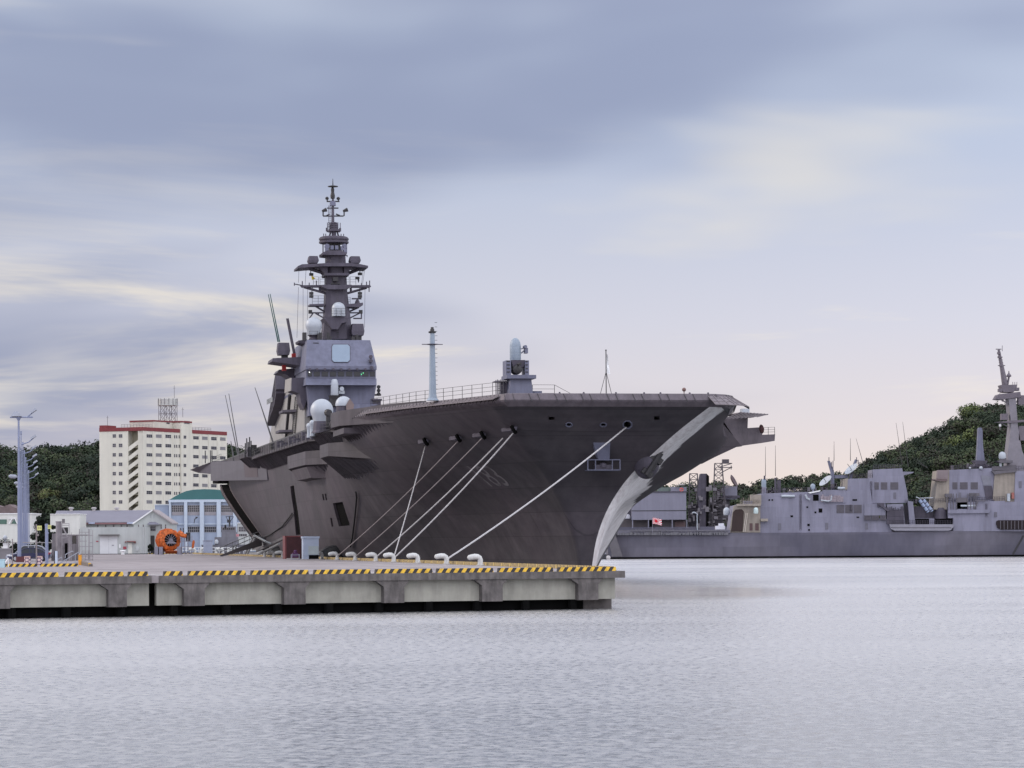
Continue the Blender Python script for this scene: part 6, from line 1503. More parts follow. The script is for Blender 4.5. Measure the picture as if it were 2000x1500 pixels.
m = MB().prism([(a0.x, dd, a0.z), (a0.x, dd + 7, b0.z), (a0.x, dd + 14, a0.z)], (b1.x - a0.x, 0, 0)); wb(m, 'roof', ROOFG, hl)
m = MB().box(a0.x + .3, b1.x - .3, dd + 0.5, dd + 13.5, QZ, a0.z - .01); wb(m, 'wall', WALLW, hl)
m = MB(); px_box(m, 156, 262, 1021.2, 1023.6, dd - 0.1, 0.3); wb(m, 'gutter', mat('gutter_brown', (0.25, 0.13, 0.14), 0.6), hl)
FH = Facade(W(156, 1027, dd + .5), W(262, 1027, dd + .5))
for cx in (161.5, 191, 206.5, 222, 237, 248.5): FH.win(hl, cx, 1027, 3.6, 5, 1, 2)
for px in (172.5, 248): m = MB(); px_box(m, px, px + 12, 1019.5, 1023.2, dd - 0.6, 0.5); wb(m, 'roof_hood', mat('hood_blue', (0.42, 0.46, 0.6), 0.6), hl)
for px in (139, 183.5, 228):
    q = W(px, 997, dd + 7); m = MB().lathe((q.x, q.y, q.z - .3), [(0.32, 0), (0.32, 0.55), (0.5, 0.6), (0.5, 0.85), (0.3, 0.95)], 12); wb(m, 'roof_vent', mat('vent_grey', (0.4, 0.38, 0.38), 0.6), hl)
# gable wing
dg_ = 556; gl = [W(261, 1020.5, dg_), W(298.5, 996.5, dg_), W(335, 1019.5, dg_)]
m = MB().prism([(gl[0].x, dg_, QZ), (gl[2].x, dg_, QZ), (gl[2].x, dg_, gl[2].z), (gl[1].x, dg_, gl[1].z), (gl[0].x, dg_, gl[0].z)], (0, 9, 0)); wb(m, 'gable_wall', WALLW, hl)
for p0, p1, nm in ((W(259.5, 1021.5, dg_), W(298.5, 994.8, dg_), 'a'), (W(298.5, 994.8, dg_), W(337, 1020.8, dg_), 'b')):
    m = MB().prism([(p0.x, dg_ - .5, p0.z), (p1.x, dg_ - .5, p1.z), (p1.x, dg_ - .5, p1.z - .28), (p0.x, dg_ - .5, p0.z - .28)], (0, 10, 0)); wb(m, 'gable_roof', mat('gable_roof_tint', (0.32, 0.28, 0.28), 0.7) if nm == 'b' else WHITEP, hl)
FGA = Facade(W(261, 1020, dg_), W(335, 1020, dg_))
for cx, cy, w_, h_, nx, ny in ((270.5, 1027, 2.6, 5, 1, 2), (280, 1027, 2.6, 5, 1, 2), (299, 1032, 11, 11, 3, 2), (315, 1028.5, 2.6, 9, 1, 2), (323.5, 1028.5, 2.6, 9, 1, 2)): FGA.win(hl, cx, cy, w_, h_, nx, ny)
for cx in (294.5, 300.5): m = MB(); px_box(m, cx - 1.2, cx + 1.2, 1005, 1012, dg_ - .06, 0.05); wb(m, 'louvre', mat('louvre_grey', (0.34, 0.35, 0.36), 0.7), hl)
q0, q1 = W(289, 1019.5, dg_), W(314, 1024.5, dg_); m = MB().hexa([(q0.x, dg_ - 1.2, q1.z), (q1.x, dg_ - 1.2, q1.z), (q1.x, dg_ - .01, q1.z), (q0.x, dg_ - .01, q1.z), (q0.x + .3, dg_ - .3, q0.z), (q1.x - 1.0, dg_ - .3, q0.z), (q1.x - 1.0, dg_ - .01, q0.z), (q0.x + .3, dg_ - .01, q0.z)]); wb(m, 'window_hood', ROOFG, hl)
m = MB(); px_box(m, 285.5, 302, 1046, 1082, dg_ - 0.06, 0.05); wb(m, 'dark_opening', DARK, hl)
# white box building between tree and hall, and the far left building with green panels
wbx = empty('white_block', base(130, 1083, 556), 0, 'plain white flat roofed block with one small window behind the scaffold', 'building'); m = MB(); px_box(m, 98, 156, 1004.5, 1083, 556, 8.5); wb(m, 'wall', mat('block_white', (0.62, 0.62, 0.58), 0.8, var=0.04, streak=0.06), wbx)
m = MB(); px_box(m, 97.6, 156.4, 1003.6, 1004.5, 555.8, 9); wb(m, 'coping', WHITEP, wbx)
Facade(W(98, 1010, 556), W(156, 1010, 556)).win(wbx, 124, 1017.5, 5.6, 8, 2, 2)
ob = empty('office_building', base(10, 1083, 590), 0, 'white low building with green framed panels at the picture edge', 'building'); m = MB(); px_box(m, -90, 62, 1004, 1083, 590, 12); wb(m, 'wall', mat('block_white', (0.62, 0.62, 0.58), 0.8), ob)
m = MB(); px_box(m, -91, 63, 1003, 1004, 589.8, 12.5); wb(m, 'coping', WHITEP, ob)
GP = mat('panel_green', (0.07, 0.14, 0.11), 0.5)
for l_, r_ in ((-60, -45), (-35, -20), (-10, 13)): m = MB(); px_box(m, l_, r_, 1014.5, 1023.5, 589.9, 0.09); wb(m, 'green_panel', GP, ob)
m = MB().prism([W(22, 1023, 589.9), W(33, 1023, 589.9), W(28, 1013, 589.9)], (0, 0.09, 0)); wb(m, 'green_gable', GP, ob)
m = MB().tube(W(18, 1023, 589.7), W(24, 1012, 589.7), 0.15, 4).tube(W(34, 1023, 589.7), W(29, 1012, 589.7), 0.15, 4).tube(W(16, 1012, 589.7), W(32, 1012, 589.7), 0.12, 4); wb(m, 'bracing', WHITEP, ob)
# small grey patrol boat in the basin behind the fence
pb = empty('patrol_boat', W(445, 1075, 583), 0, 'small grey patrol boat with lattice mast seen behind the white fence', 'boat'); pb.location.z = 0
GB = mat('boat_grey', (0.17, 0.165, 0.19), 0.6, var=0.1, streak=0.2)
m = MB(); a, b = W(395, 1064, 583), W(478, 1064, 583); m.hexa([(a.x + 1, 582, -.5), (b.x - .5, 582, -.5), (b.x - .5, 587, -.5), (a.x + 1, 587, -.5), (a.x, 581, a.z), (b.x, 581, a.z), (b.x, 588, a.z), (a.x, 588, a.z)]); wb(m, 'hull', GB, pb)
m = MB(); px_box(m, 419, 462, 1049, 1064.2, 582, 4); px_box(m, 433, 460, 1039, 1049.1, 582.3, 3.4); wb(m, 'cabin', GB, pb)
m = MB(); px_box(m, 433, 459, 1028.5, 1039.1, 582.8, 2.6); wb(m, 'wheelhouse', GB, pb)
m = MB()
for k in range(6): px_box(m, 435 + k * 4, 438 + k * 4, 1031, 1034.5, 582.74, 0.05)
wb(m, 'bridge_windows', GLASS, pb)
m = MB().tube(W(448.5, 1029, 583), W(448.5, 1008, 583), 0.16, 5).tube(W(441, 1009, 583), W(456, 1009, 583), 0.08, 4).tube(W(441, 1009, 583), W(448, 1020, 583), 0.07, 4).tube(W(456, 1009, 583), W(449, 1020, 583), 0.07, 4)
q = W(447, 1018, 583); m.box(q.x - .3, q.x + .3, 582.5, 583.5, q.z - .3, q.z + .3); q = W(440, 1028, 583); m.box(q.x - .15, q.x + .2, 582.8, 583.2, q.z - .3, q.z + .3); wb(m, 'mast', DARK, pb)
q = W(423, 1058, 581.8); m = MB().lathe(q, [(0.35, -.4), (0.4, 0), (0.3, 0.3), (0.1, 0.45)], 12); wb(m, 'gun_cover', RADW, pb, None, True)
m = MB(); px_box(m, 461, 467, 1043, 1048, 583, 0.05); wb(m, 'pink_flag', mat('flag_pink', (0.55, 0.25, 0.28), 0.8), pb)
# ---------------------------------------------------------------- moored destroyer on the right
D1 = 685.0
FSH = mat('far_ship_grey', (0.235, 0.23, 0.295), 0.6, var=0.10, scale=0.12, streak=0.24, streak_scale=(0.5, 0.5, 0.06), spec=0.3, plates=(4.0, 2.4, 0.045, 0.03))
FHU = mat('far_hull_grey', (0.168, 0.162, 0.205), 0.6, var=0.14, scale=0.06, streak=0.2, streak_scale=(0.3, 0.3, 0.05), spec=0.3, plates=(9.0, 2.7, 0.10, 0.02), blotch=(0.05, (0.85, 0.85, 0.9), (1.12, 1.1, 1.05)))
FST = mat('far_ship_lit_face', (0.30, 0.26, 0.22), 0.65, var=0.15, scale=0.5, streak=0.2)  # lit copy of the ship grey: warm light on left-facing sides painted in
LOUV = mat('louvre_dark', (0.115, 0.105, 0.12), 0.7)
dd1 = empty('destroyer', W(1600, 1093, D1), 0, 'long grey destroyer moored broadside behind the carrier bow with raked mast', 'warship'); dd1.location.z = 0
def D(px, py, out=0.0): return W(px, py, D1 + out)
def face(name, pix, dep, out=0.0, m_=FSH, parent=None, back_in=0.0):
    m = MB().prism([D(px, py, out) for px, py in pix], (0, dep, 0)); return wb(m, name, m_, dd1, parent)
def bx(name, l, r, y0, y1, dep, out=0.0, m_=FSH, parent=None):
    m = MB(); px_box(m, l, r, y0, y1, D1 + out, dep); return wb(m, name, m_, dd1, parent)
# hull: flared sides, knuckle near the stern and sweeping bow flare at the far right
m = MB(); n = 0; secs = []
zdeck = D(1600, 1040).z
for px in (1188, 1215, 1240, 1300, 1400, 1600, 1800, 1950, 2050, 2150, 2260):
    bow_ = max(0, (px - 1900) / 360); st_ = max(0, (1240 - px) / 52)
    x = D(px, 1090).x; hb = 8.3 * (1 - bow_ ** 1.6) * (1 - 0.25 * st_); zt = zdeck + (D(1600, 1030).z - zdeck) * bow_ * 2.5
    secs.append([(x, D1 + 9 - hb * (0.80 - 0.5 * bow_), -1.0), (x, D1 + 9 - hb * (0.86 - 0.35 * bow_), 1.2), (x, D1 + 9 - hb, zt), (x, D1 + 9 + hb, zt), (x, D1 + 9 + hb * 0.86, -1.0)])
for s_ in secs: m.v += s_
for i in range(len(secs) - 1):
    for j in range(5): m.f.append((i * 5 + j, i * 5 + (j + 1) % 5, (i + 1) * 5 + (j + 1) % 5, (i + 1) * 5 + j))
m.f += [(0, 1, 2, 3, 4), tuple((len(secs) - 1) * 5 + j for j in range(5))]
wb(m, 'hull', FHU, dd1)
bx('boot_top', 1192, 2120, 1088.4, 1094, 0.5, 1.2, BLACK)
face('stern_quarter', [(1188, 1044), (1202, 1044), (1216, 1087), (1196, 1087)], 2.0, -0.5, mat('stern_dull', (0.115, 0.105, 0.115), 0.65))
# deck nets and gear at the stern
m = MB()
for k in range(70):
    px = 1232 + k * 2.75; m.tube(D(px, 1043, 0.2), D(px + rnd.uniform(-1, 1), 1033 + 2 * (px > 1300), 0.2), 0.05, 3)
m.path([D(px, 1044 - 0.02 * (px - 1230) * (px > 1230), 0.0) for px in range(1205, 1425, 10)], 0.12, 4); m.path([D(px, 1036.5, 0.0) for px in range(1205, 1425, 10)], 0.08, 4)
for k in range(46): px = 1206 + 4.7 * k; m.box(D(px, 1040).x, D(px, 1040).x + rnd.uniform(.2, .7), D1 - .2, D1 + .4, D(px, 1045).z, D(px, 1042 - rnd.uniform(0, 3)).z)
tag(wb(m, 'deck_net', mat('net_grey', (0.15, 0.145, 0.16), 0.8), dd1), kind='stuff')
bx('deck_edge', 1190, 1426, 1036.0, 1041, 1.5, 0.4, FHU)
# ensign
es = empty('naval_ensign', D(1270, 1045, -0.5), 0, 'white flag with red sun disc and rays flying at the destroyer stern', 'flag')
staff = MB().tube(D(1274.5, 1040, -0.5), D(1274.5, 1006, -0.5), 0.05, 5); wb(staff, 'staff', SPK, es)
cx, cy = D(1281.5, 1017.5, -0.5).x, D(1281.5, 1017.5, -0.5).z
fw, fh = 2.1, 1.4; x0 = D(1274.5, 1016).x; zc = cy
def wav(x, z): t = (x - x0); return (x, D1 - 0.5 + 0.18 * math.sin(t * 2.4), z - 0.12 * t + 0.1 * math.sin(t * 2.0 + 0.6))
m = MB()
for i in range(12):
    for j in range(2): m.v.append(wav(x0 + fw * i / 11, zc - fh / 2 + fh * j))
for i in range(11): m.f.append((2 * i, 2 * i + 2, 2 * i + 3, 2 * i + 1))
wb(m, 'cloth', mat('flag_white', (0.80, 0.78, 0.78), 0.8), es)
m = MB(); sxx = x0 + 0.8
RF_ = mat('flag_red', (0.62, 0.02, 0.04), 0.8)
def clipd(x, z): return (min(max(x, x0), x0 + fw), min(max(z, zc - fh / 2), zc + fh / 2))
for k in range(16):
    a0, a1 = 2 * math.pi * (k - 0.25) / 16, 2 * math.pi * (k + 0.25) / 16
    for rr0, rr1 in ((0.0, 0.6), (0.6, 1.0), (1.0, 1.5)):
        pts = []
        for a_, r_ in ((a0, rr0), (a1, rr0), (a1, rr1), (a0, rr1)):
            x, z = clipd(sxx + r_ * math.cos(a_) * 1.05, zc + r_ * math.sin(a_)); w3 = wav(x, z); pts.append((w3[0], w3[1] - 0.012, w3[2]))
        m.add(pts, [(0, 1, 2, 3)])
pts = []
for k in range(18): w3 = wav(sxx + 0.36 * math.cos(2 * math.pi * k / 18), zc + 0.36 * math.sin(2 * math.pi * k / 18)); pts.append((w3[0], w3[1] - 0.02, w3[2]))
m.add(pts, [tuple(range(18))]); wb(m, 'sun_rays', RF_, es)
# hangar block: lit left end and long side
face('hangar', [(1486, 964), (1627, 959), (1700, 957), (1708, 1012), (1742, 1012), (1742, 1041), (1426, 1041), (1433, 988), (1443, 985), (1480, 985)], 13, 1.5, FSH)
face('hangar_end', [(1433, 987), (1485, 985), (1485, 1040), (1424, 1040)], 0.3, 1.15, FST)
face('hangar_door', [(1437, 995), (1449, 994.5), (1453, 999), (1450, 1038), (1428, 1038), (1432, 1000)], 0.2, 0.92, mat('hangar_dark', (0.035, 0.02, 0.018), 0.8))
for x0_, x1_ in ((1455, 1456.2), (1458, 1459.2)):
    m = MB().tube(D(x0_ + 2, 1002, 0.8), D(x0_ - 3, 1039, 0.8), 0.12, 5); wb(m, 'pipe', mat('pipe_cream', (0.5, 0.44, 0.38), 0.6), dd1)
bx('hatch', 1464, 1470, 1022, 1036, 0.1, 1.0, mat('hatch_brown', (0.09, 0.05, 0.05), 0.7)); bx('hatch', 1475, 1482, 1022, 1036, 0.1, 1.0, MATS['hatch_brown'])
bx('end_gallery', 1440, 1486, 984, 988, 2.5, 0.2, FST); bx('end_deckhouse', 1466, 1487, 966, 985, 2.0, 0.8, FST); bx('upper_gear', 1452, 1470, 978, 984, 1.5, 0.5, FSH)
m = MB()
for k in range(12): px = 1446 + 3.3 * k; m.tube(D(px, 984, 0.3), D(px, 976 - 2 * (k % 3), 0.3), 0.06, 3)
for y in (978, 981): m.tube(D(1446, y, 0.3), D(1486, y, 0.3), 0.05, 3)
tag(wb(m, 'end_rails', FST, dd1), kind='stuff')
bx('side_gallery', 1486, 1500, 1013, 1018, 1.4, 0.3, FST)
def fdome(name, l, r, y0, y1, out, m_=RADW, parent=None):
    a, b = D(l, y0, out), D(r, y1, out); rr = (b.x - a.x) / 2; xc = (a.x + b.x) / 2; zc_ = a.z - rr
    prof = [(rr * 0.85, b.z), (rr, min(zc_, b.z + 0.3))] + [(rr * math.cos(t), zc_ + rr * math.sin(t)) for t in np.linspace(0.0, math.pi / 2, 8)]
    m = MB().lathe((xc, D1 + out + rr, 0), prof, 18); return wb(m, name, m_, dd1, parent, True)
fdome('radome', 1472, 1481.5, 991, 1003, -0.6, mat('radome_mint', (0.55, 0.66, 0.64), 0.5)); fdome('radome', 1413, 1426, 991, 1006, 6, RADW)
fdome('radome', 1487.5, 1497, 935, 952, 3.0, PALEB); fdome('radome', 1583, 1593, 944.5, 956, 3.0, PALEB)
bx('radome_post', 1489, 1497, 951, 965, 1.5, 3.0, FSH); bx('radome_post', 1586.5, 1590, 955, 960, 1.0, 3.2, FSH)
bx('aerial_base', 1513, 1516.5, 933, 964, 0.8, 3.0, SHIPD); bx('aerial_base', 1518, 1525, 938, 963, 0.8, 3.4, SHIPD); bx('fire_control_base', 1492, 1495, 929, 936, 0.6, 3, SHIPD)
face('canvas_cover', [(1578, 962), (1603, 957), (1601, 960), (1582, 964)], 1.2, 1.0, WHITEP)
m = MB()
for x0_, y0, x1_, y1 in ((1495, 930, 1495, 872), (1514.5, 930, 1514.5, 870), (1629, 900, 1629, 862), (1661, 900, 1661, 856), (1687, 910, 1672, 856), (1762, 908, 1750, 826), (1774, 912, 1763, 824), (1811, 914, 1787, 895), (1812, 913, 1790, 903)):
    m.tube(D(x0_, y0, 4), D(x1_, y1, 4), 0.10, 4, 0.04)
tag(wb(m, 'whip_aerials', DARK, dd1), kind='stuff')
# side fittings and louvres on the hangar wall
for l, r, y0, y1 in ((1634, 1649, 986, 1002), (1650.5, 1666, 986, 1002), (1667.5, 1683, 986, 1002), (1688, 1700.5, 1007, 1016), (1702.5, 1717, 1007, 1016), (1719, 1730.5, 1007, 1016)):
    lv = bx('air_intake', l, r, y0, y1, 0.12, 1.4 if r < 1700 else 0.9, LOUV); m = MB()
    for k in range(7): y = y0 + (y1 - y0) * (k + 0.5) / 7; px_box(m, l + .6, r - .6, y - .35, y + .1, D1 + (1.4 if r < 1700 else 0.9) - 0.05, 0.05)
    wb(m, 'slats', SHIPD, dd1, lv)
for l, r, y0, y1 in ((1575, 1578.5, 989, 992), (1599, 1606, 993, 1001), (1591, 1594.5, 999, 1002.5), (1544, 1549, 1006.5, 1010), (1577, 1581.5, 1023, 1027.5), (1578.5, 1582, 1033.5, 1036.5), (1673, 1678, 1009, 1011.5), (1501, 1504, 975, 978), (1507, 1510, 975, 978), (1588, 1599, 966, 978), (1665, 1674, 975, 978)):
    bx('port_light', l, r, y0, y1, 0.1, 1.43, BLACK)
bx('aft_bulwark', 1608, 1652, 957, 982, 3, 1.3, FSH)
m = MB().path([D(1573, 966, 1.0), D(1576, 973, 1.0), D(1582, 976, 1.0)], 0.25, 5).path([D(1603, 977, 1.0), D(1618, 979, 1.0), D(1623, 977, 1.0), D(1624, 968, 1.0)], 0.18, 5); wb(m, 'davit', RADW, dd1)
m = MB()
for k in range(16): px = 1604 + k * 2.8; m.box(D(px, 975).x, D(px, 975).x + .25, D1 + 1.0, D1 + 1.25, D(px, 980).z, D(px, 970 - 5 * rnd.random()).z)
tag(wb(m, 'deck_gear', mat('gear_mix', (0.3, 0.25, 0.28), 0.6), dd1), kind='stuff')
# twin dish supports
for l, yt in ((1617, 900), (1660, 897)):
    s_ = 1 if l < 1640 else 1
    pts = [(l, yt), (l + 4, yt), (l + 12, 920), (l + 13, 958), (l + 7, 958), (l + 6, 922)] if l < 1640 else [(l + 11, yt), (l + 15, yt + 2), (l + 6, 922), (l + 4, 936), (l - 1, 936), (l + 1, 922)]
    face('dish_post', pts, 1.6, 4.0, SHIP)
face('dish_bridge', [(1630, 928), (1656, 928), (1656, 934), (1630, 934)], 2, 4.2, SHIP)
for cx, cy, w_ in ((1613, 940, 1.75), (1663, 917, 1.85)):
    q = D(cx, cy, 3.2); m = MB().lathe(q, [(0.1, -0.25), (w_ * 0.55, -0.1), (w_, 0.2), (w_ * 0.98, 0.26), (w_ * 0.5, -0.02), (0.05, -0.15)], 22, (-0.62, -0.32, 0.72)); wb(m, 'dish_aerial', RADW, dd1, None, True)
    m = MB().tube(q, q + Vector((-1.0, -0.6, 1.3)), 0.08, 4).box(q.x - 0.2, q.x + .6, q.y, q.y + .6, q.z - 1.0, q.z - .1); wb(m, 'feed_horn', DARK, dd1)
m = MB()
for x0_, y0, y1 in ((1619, 900, 893), (1624, 915, 902), (1627, 920, 900), (1673, 900, 893), (1676, 907, 898), (1678, 912, 903)): m.tube(D(x0_, y0, 4), D(x0_, y1, 4), 0.12, 4)
tag(wb(m, 'post_aerials', SHIPD, dd1), kind='stuff')
# after superstructure (funnel block)
face('after_block', [(1651, 935), (1705, 934), (1705, 917), (1762, 914.5), (1772, 962), (1774, 982), (1655, 984)], 10, 2.2, FSH)
face('block_end', [(1647, 936), (1656, 934), (1655, 956), (1645, 958)], 5, 2.0, FST)
face('block_overhang', [(1762, 921), (1785, 921.5), (1783, 924), (1763, 929)], 6, 2.5, FSH)
for l, r in ((1708, 1716.5), (1720.5, 1733), (1739, 1754.5)):
    lv = bx('air_intake', l, r, 942, 956, 0.12, 2.1, LOUV); m = MB()
    for k in range(6): y = 942 + 14 * (k + 0.5) / 6; px_box(m, l + .5, r - .5, y - .3, y + .1, D1 + 2.05, 0.05)
    wb(m, 'slats', SHIPD, dd1, lv)
m = MB().tube(D(1698.5, 958, 2.0), D(1698.5, 983, 2.0), 0.15, 5); wb(m, 'side_pipe', SHIPD, dd1)
bx('deckhouse', 1688, 1730, 984, 1006.5, 6, 1.2, FSH); bx('hatch_hood', 1714, 1727, 982.5, 990, 1, 0.8, SHIPD); face('boat_crane', [(1716, 986), (1722, 984), (1738, 998), (1734, 999)], 0.6, 0.6, SHIPD)
m = MB()
for k in range(22): px = 1733 + 1.5 * k; m.box(D(px, 1000).x, D(px, 1000).x + .16, D1 + 0.8, D1 + 1.0, D(px, 1024).z, D(px, 988 + 10 * rnd.random()).z)
for y in (996, 1008, 1016): m.tube(D(1732, y, 0.8), D(1766, y, 0.8), 0.06, 3)
tag(wb(m, 'stair_gear', SHIPD, dd1), kind='stuff')
face('waist_wall', [(1732, 985), (1764, 984), (1768, 1025), (1735, 1025)], 5, 1.6, FSH)
face('gap_dark', [(1764, 985), (1776, 986), (1776, 1025), (1767, 1025)], 4, 2.6, mat('waist_dark', (0.05, 0.045, 0.055), 0.8))
face('waist_fin', [(1773, 978), (1783, 980), (1788, 1025), (1777, 1025)], 4, 1.0, FSH)
bx('boat_bay', 1788, 1860, 1013, 1025, 4, 2.0, BLACK); bx('bay_pillar', 1815, 1825, 1013, 1025, 0.5, 1.4, FSH)
face('boat_platform', [(1737, 1024), (1862, 1024), (1862, 1029), (1858, 1034.5), (1852, 1036.5), (1748, 1036.5), (1740, 1033)], 1.0, -0.1, mat('platform_pale', (0.25, 0.24, 0.28), 0.6))
m = MB().path([D(1740, 1030.5, -0.15), D(1858, 1030.5, -0.15)], 0.06, 4); wb(m, 'platform_seam', DARK, dd1)
# rails, doors, rafts and ladders along the ship
def frail(name, pts, out, h=1.0, step=3.2):
    m = MB()
    for (xa, ya), (xb, yb) in zip(pts[:-1], pts[1:]):
        n_ = max(2, int(abs(xb - xa) / step))
        for i in range(n_ + 1): q = D(xa + (xb - xa) * i / n_, ya + (yb - ya) * i / n_, out); m.tube(q, q + Vector((0, 0, h)), 0.05, 3)
        for f_ in (0.5, 1.0): m.tube(D(xa, ya, out) + Vector((0, 0, h * f_)), D(xb, yb, out) + Vector((0, 0, h * f_)), 0.035, 3)
    return wb(m, name, SHIPD, dd1)
frail('guard_rail', [(1487, 963), (1577, 960)], 2.0); frail('guard_rail', [(1603, 959.5), (1650, 958.5)], 2.0); frail('guard_rail', [(1656, 934), (1704, 933.5)], 2.6); frail('guard_rail', [(1706, 916.5), (1760, 914.5)], 2.6)
frail('guard_rail', [(1856, 917.5), (1936, 914)], 2.8); frail('guard_rail', [(1854, 981.5), (1962, 978)], 1.4); frail('guard_rail', [(1740, 1023.5), (1860, 1023.5)], 0.0, 0.9); frail('guard_rail', [(1986, 918.5), (2070, 917.5)], 2.0); frail('guard_rail', [(1768, 984), (1850, 981)], 1.5, 0.9)
for px, y0, y1, o_ in ((1520, 1022, 1035, 1.42), (1612, 1021, 1034, 1.42), (1690, 1022, 1034, 1.42), (1669, 962, 974, 2.15), (1745, 962, 975, 2.15), (1872, 962, 975, 2.35), (1942, 1000, 1010, 0.85), (1990, 940, 953, 1.52), (1756, 1006, 1019, 1.5)):
    bx('weather_door', px, px + 5.5, y0, y1, 0.1, o_ - 0.03, mat('door_dull', (0.13, 0.125, 0.155), 0.6))
for px, y in ((1530, 969), (1536, 969), (1542, 969), (1548, 969), (1640, 953.5), (1646, 953.5), (1880, 988), (1887, 988), (1894, 988), (1901, 988)):
    m = MB().lathe(D(px, y, 1.2), [(0.2, -0.5), (0.32, -0.45), (0.32, 0.45), (0.2, 0.5)], 10, (1, 0, 0)); wb(m, 'life_raft', RADW, dd1, None, True)
for px, y0, y1, o_ in ((1562, 966, 1036, 1.4), (1700, 940, 980, 2.1), (1925, 984, 1010, 0.9), (1660, 986, 1000, 1.3)):
    m = MB()
    for k in range(int((y1 - y0) / 2.2)): m.tube(D(px, y0 + 2.2 * k, o_), D(px + 3, y0 + 2.2 * k, o_), 0.04, 3)
    for q_ in (px, px + 3): m.tube(D(q_, y0, o_), D(q_, y1, o_), 0.045, 3)
    wb(m, 'ladder', SHIPD, dd1)
m = MB()
for k in range(46):
    px, y = rnd.choice(((rnd.uniform(1490, 1600), rnd.uniform(955, 963)), (rnd.uniform(1606, 1700), rnd.uniform(946, 958)), (rnd.uniform(1858, 1935), rnd.uniform(906, 916)), (rnd.uniform(1770, 1850), rnd.uniform(978, 1000)), (rnd.uniform(1866, 1960), rnd.uniform(970, 980))))
    q = D(px, y, 3.5); a, b = rnd.uniform(.12, .45), rnd.uniform(.15, .6); m.box(q.x - a, q.x + a, q.y - .3, q.y + .3, q.z - b, q.z + b)
tag(wb(m, 'topside_fittings', LOUV, dd1), kind='stuff')
# missile canisters
mc = None
for k, (x0_, y0, x1_, y1) in enumerate(((1795, 975, 1813, 1000), (1802.5, 975, 1820.5, 998.5))):
    m = MB().tube(D(x0_, y0, 1.0), D(x1_, y1, 1.0), 0.42, 12)
    c_ = wb(m, 'missile_canister', mat('canister_blue', (0.27, 0.33, 0.46), 0.5), dd1, None, True); v0, v1 = D(x0_, y0, 1.0), D(x1_, y1, 1.0); dv = (v1 - v0).normalized()
    m = MB()
    for f_ in (0.02, 0.3, 0.6, 0.9): m.lathe(v0.lerp(v1, f_), [(0.48, -.1), (0.48, 0.1)], 12, dv)
    wb(m, 'canister_band', SHIPD, dd1, c_)
m = MB().path([D(1789, 970.5, 1.0), D(1795, 973, 1.0), D(1822, 972, 1.0)], 0.14, 4); wb(m, 'canister_rail', RADW, dd1)
m = MB(); px_box(m, 1786, 1824, 989, 1014, D1 + 4, 2); wb(m, 'waist_house', SHIPD, dd1)
q = D(1839, 1001, 1.0); m = MB().lathe((q.x, D1 + 3, D(1839, 1013).z), [(1.55, 0), (1.5, 0.6), (1.35, 2.2), (1.2, 2.6)], 20); wb(m, 'funnel_base', SHIPD, dd1, None, True)
# bridge block
face('bridge_block', [(1854, 918), (1937, 914), (1945, 935), (1955, 980), (1852, 982)], 12, 2.4, FSH)
face('bridge_end', [(1832, 919), (1854, 917.5), (1854, 960), (1850, 995), (1823, 995), (1828, 960)], 9, 2.0, FST)
face('bridge_wing', [(1818, 936), (1850, 936), (1850, 939.5), (1836, 940), (1826, 938)], 4, 0.8, mat('wing_brown', (0.14, 0.10, 0.10), 0.7))
face('wing_wall', [(1832, 918), (1853, 918), (1851, 936), (1830, 935)], 2, 1.4, mat('wing_side', (0.2, 0.16, 0.165), 0.7))
for l, r in ((1860.5, 1870), (1875, 1890), (1896, 1910)):
    lv = bx('air_intake', l, r, 942, 955.5, 0.12, 2.3, LOUV); m = MB()
    for k in range(6): y = 942 + 13.5 * (k + 0.5) / 6; px_box(m, l + .5, r - .5, y - .3, y + .1, D1 + 2.25, 0.05)
    wb(m, 'slats', SHIPD, dd1, lv)
face('radar_face', [(1916, 928.5), (1934, 930), (1936, 948), (1921, 948)], 0.12, 2.25, mat('radar_flat', (0.19, 0.19, 0.23), 0.5)); face('shade_panel', [(1921, 949), (1937, 949), (1942, 975), (1926, 975)], 0.12, 2.25, SHIPD)
face('forward_side', [(1852, 982), (1963, 978), (1963, 996), (2100, 996), (2100, 1020), (1862, 1012), (1852, 1012)], 12, 1.0, FSH)
face('side_strake', [(1852, 996), (1935, 995), (1932, 1002), (1852, 1003)], 0.4, 0.55, FSH); face('upper_side', [(1963, 980), (2060, 979), (2060, 996), (1963, 996)], 11, 1.2, FSH)
face('hull_upper', [(1734, 1012), (2100, 1012), (2100, 1041), (1734, 1041)], 10, 2.9, FSH); face('hull_side_plate', [(1862, 1011), (2100, 1011), (2100, 1037.6), (1862, 1037.6)], 1.5, 0.9, FSH)
face('side_opening', [(1950, 1016), (2100, 1016), (2100, 1034.5), (1955, 1034.5), (1948, 1031), (1945.5, 1024), (1946, 1018)], 0.3, 0.65, mat('opening_dark', (0.02, 0.013, 0.015), 0.9))
m = MB()
for k in range(7): px = 1954 + 7 * k; m.tube(D(px, 1017, 0.5), D(px, 1034, 0.5), 0.1, 4)
tag(wb(m, 'opening_posts', LOUV, dd1), kind='stuff')
m = MB().tube(D(1999, 1046, -0.6), D(1978, 1083, -0.3), 0.25, 5); wb(m, 'anchor_line', DARK, dd1)
m = MB()
for px in (1849, 1857, 1862, 1868, 1890, 1896, 1902, 1906): m.tube(D(px, 995, 0.9), D(px, 964 + 5 * (px % 2), 0.9), 0.12, 4)
for l, r, y0, y1 in ((1846, 1860, 964, 971), (1893, 1913, 963, 969), (1869, 1889, 972, 994)): px_box(m, l, r, y0, y1, D1 + 1.0, 0.8)
m.tube(D(1903, 994, .6), D(1911, 978, .6), 0.15, 4).tube(D(1905, 978, .6), D(1925, 978, .6), 0.15, 4)
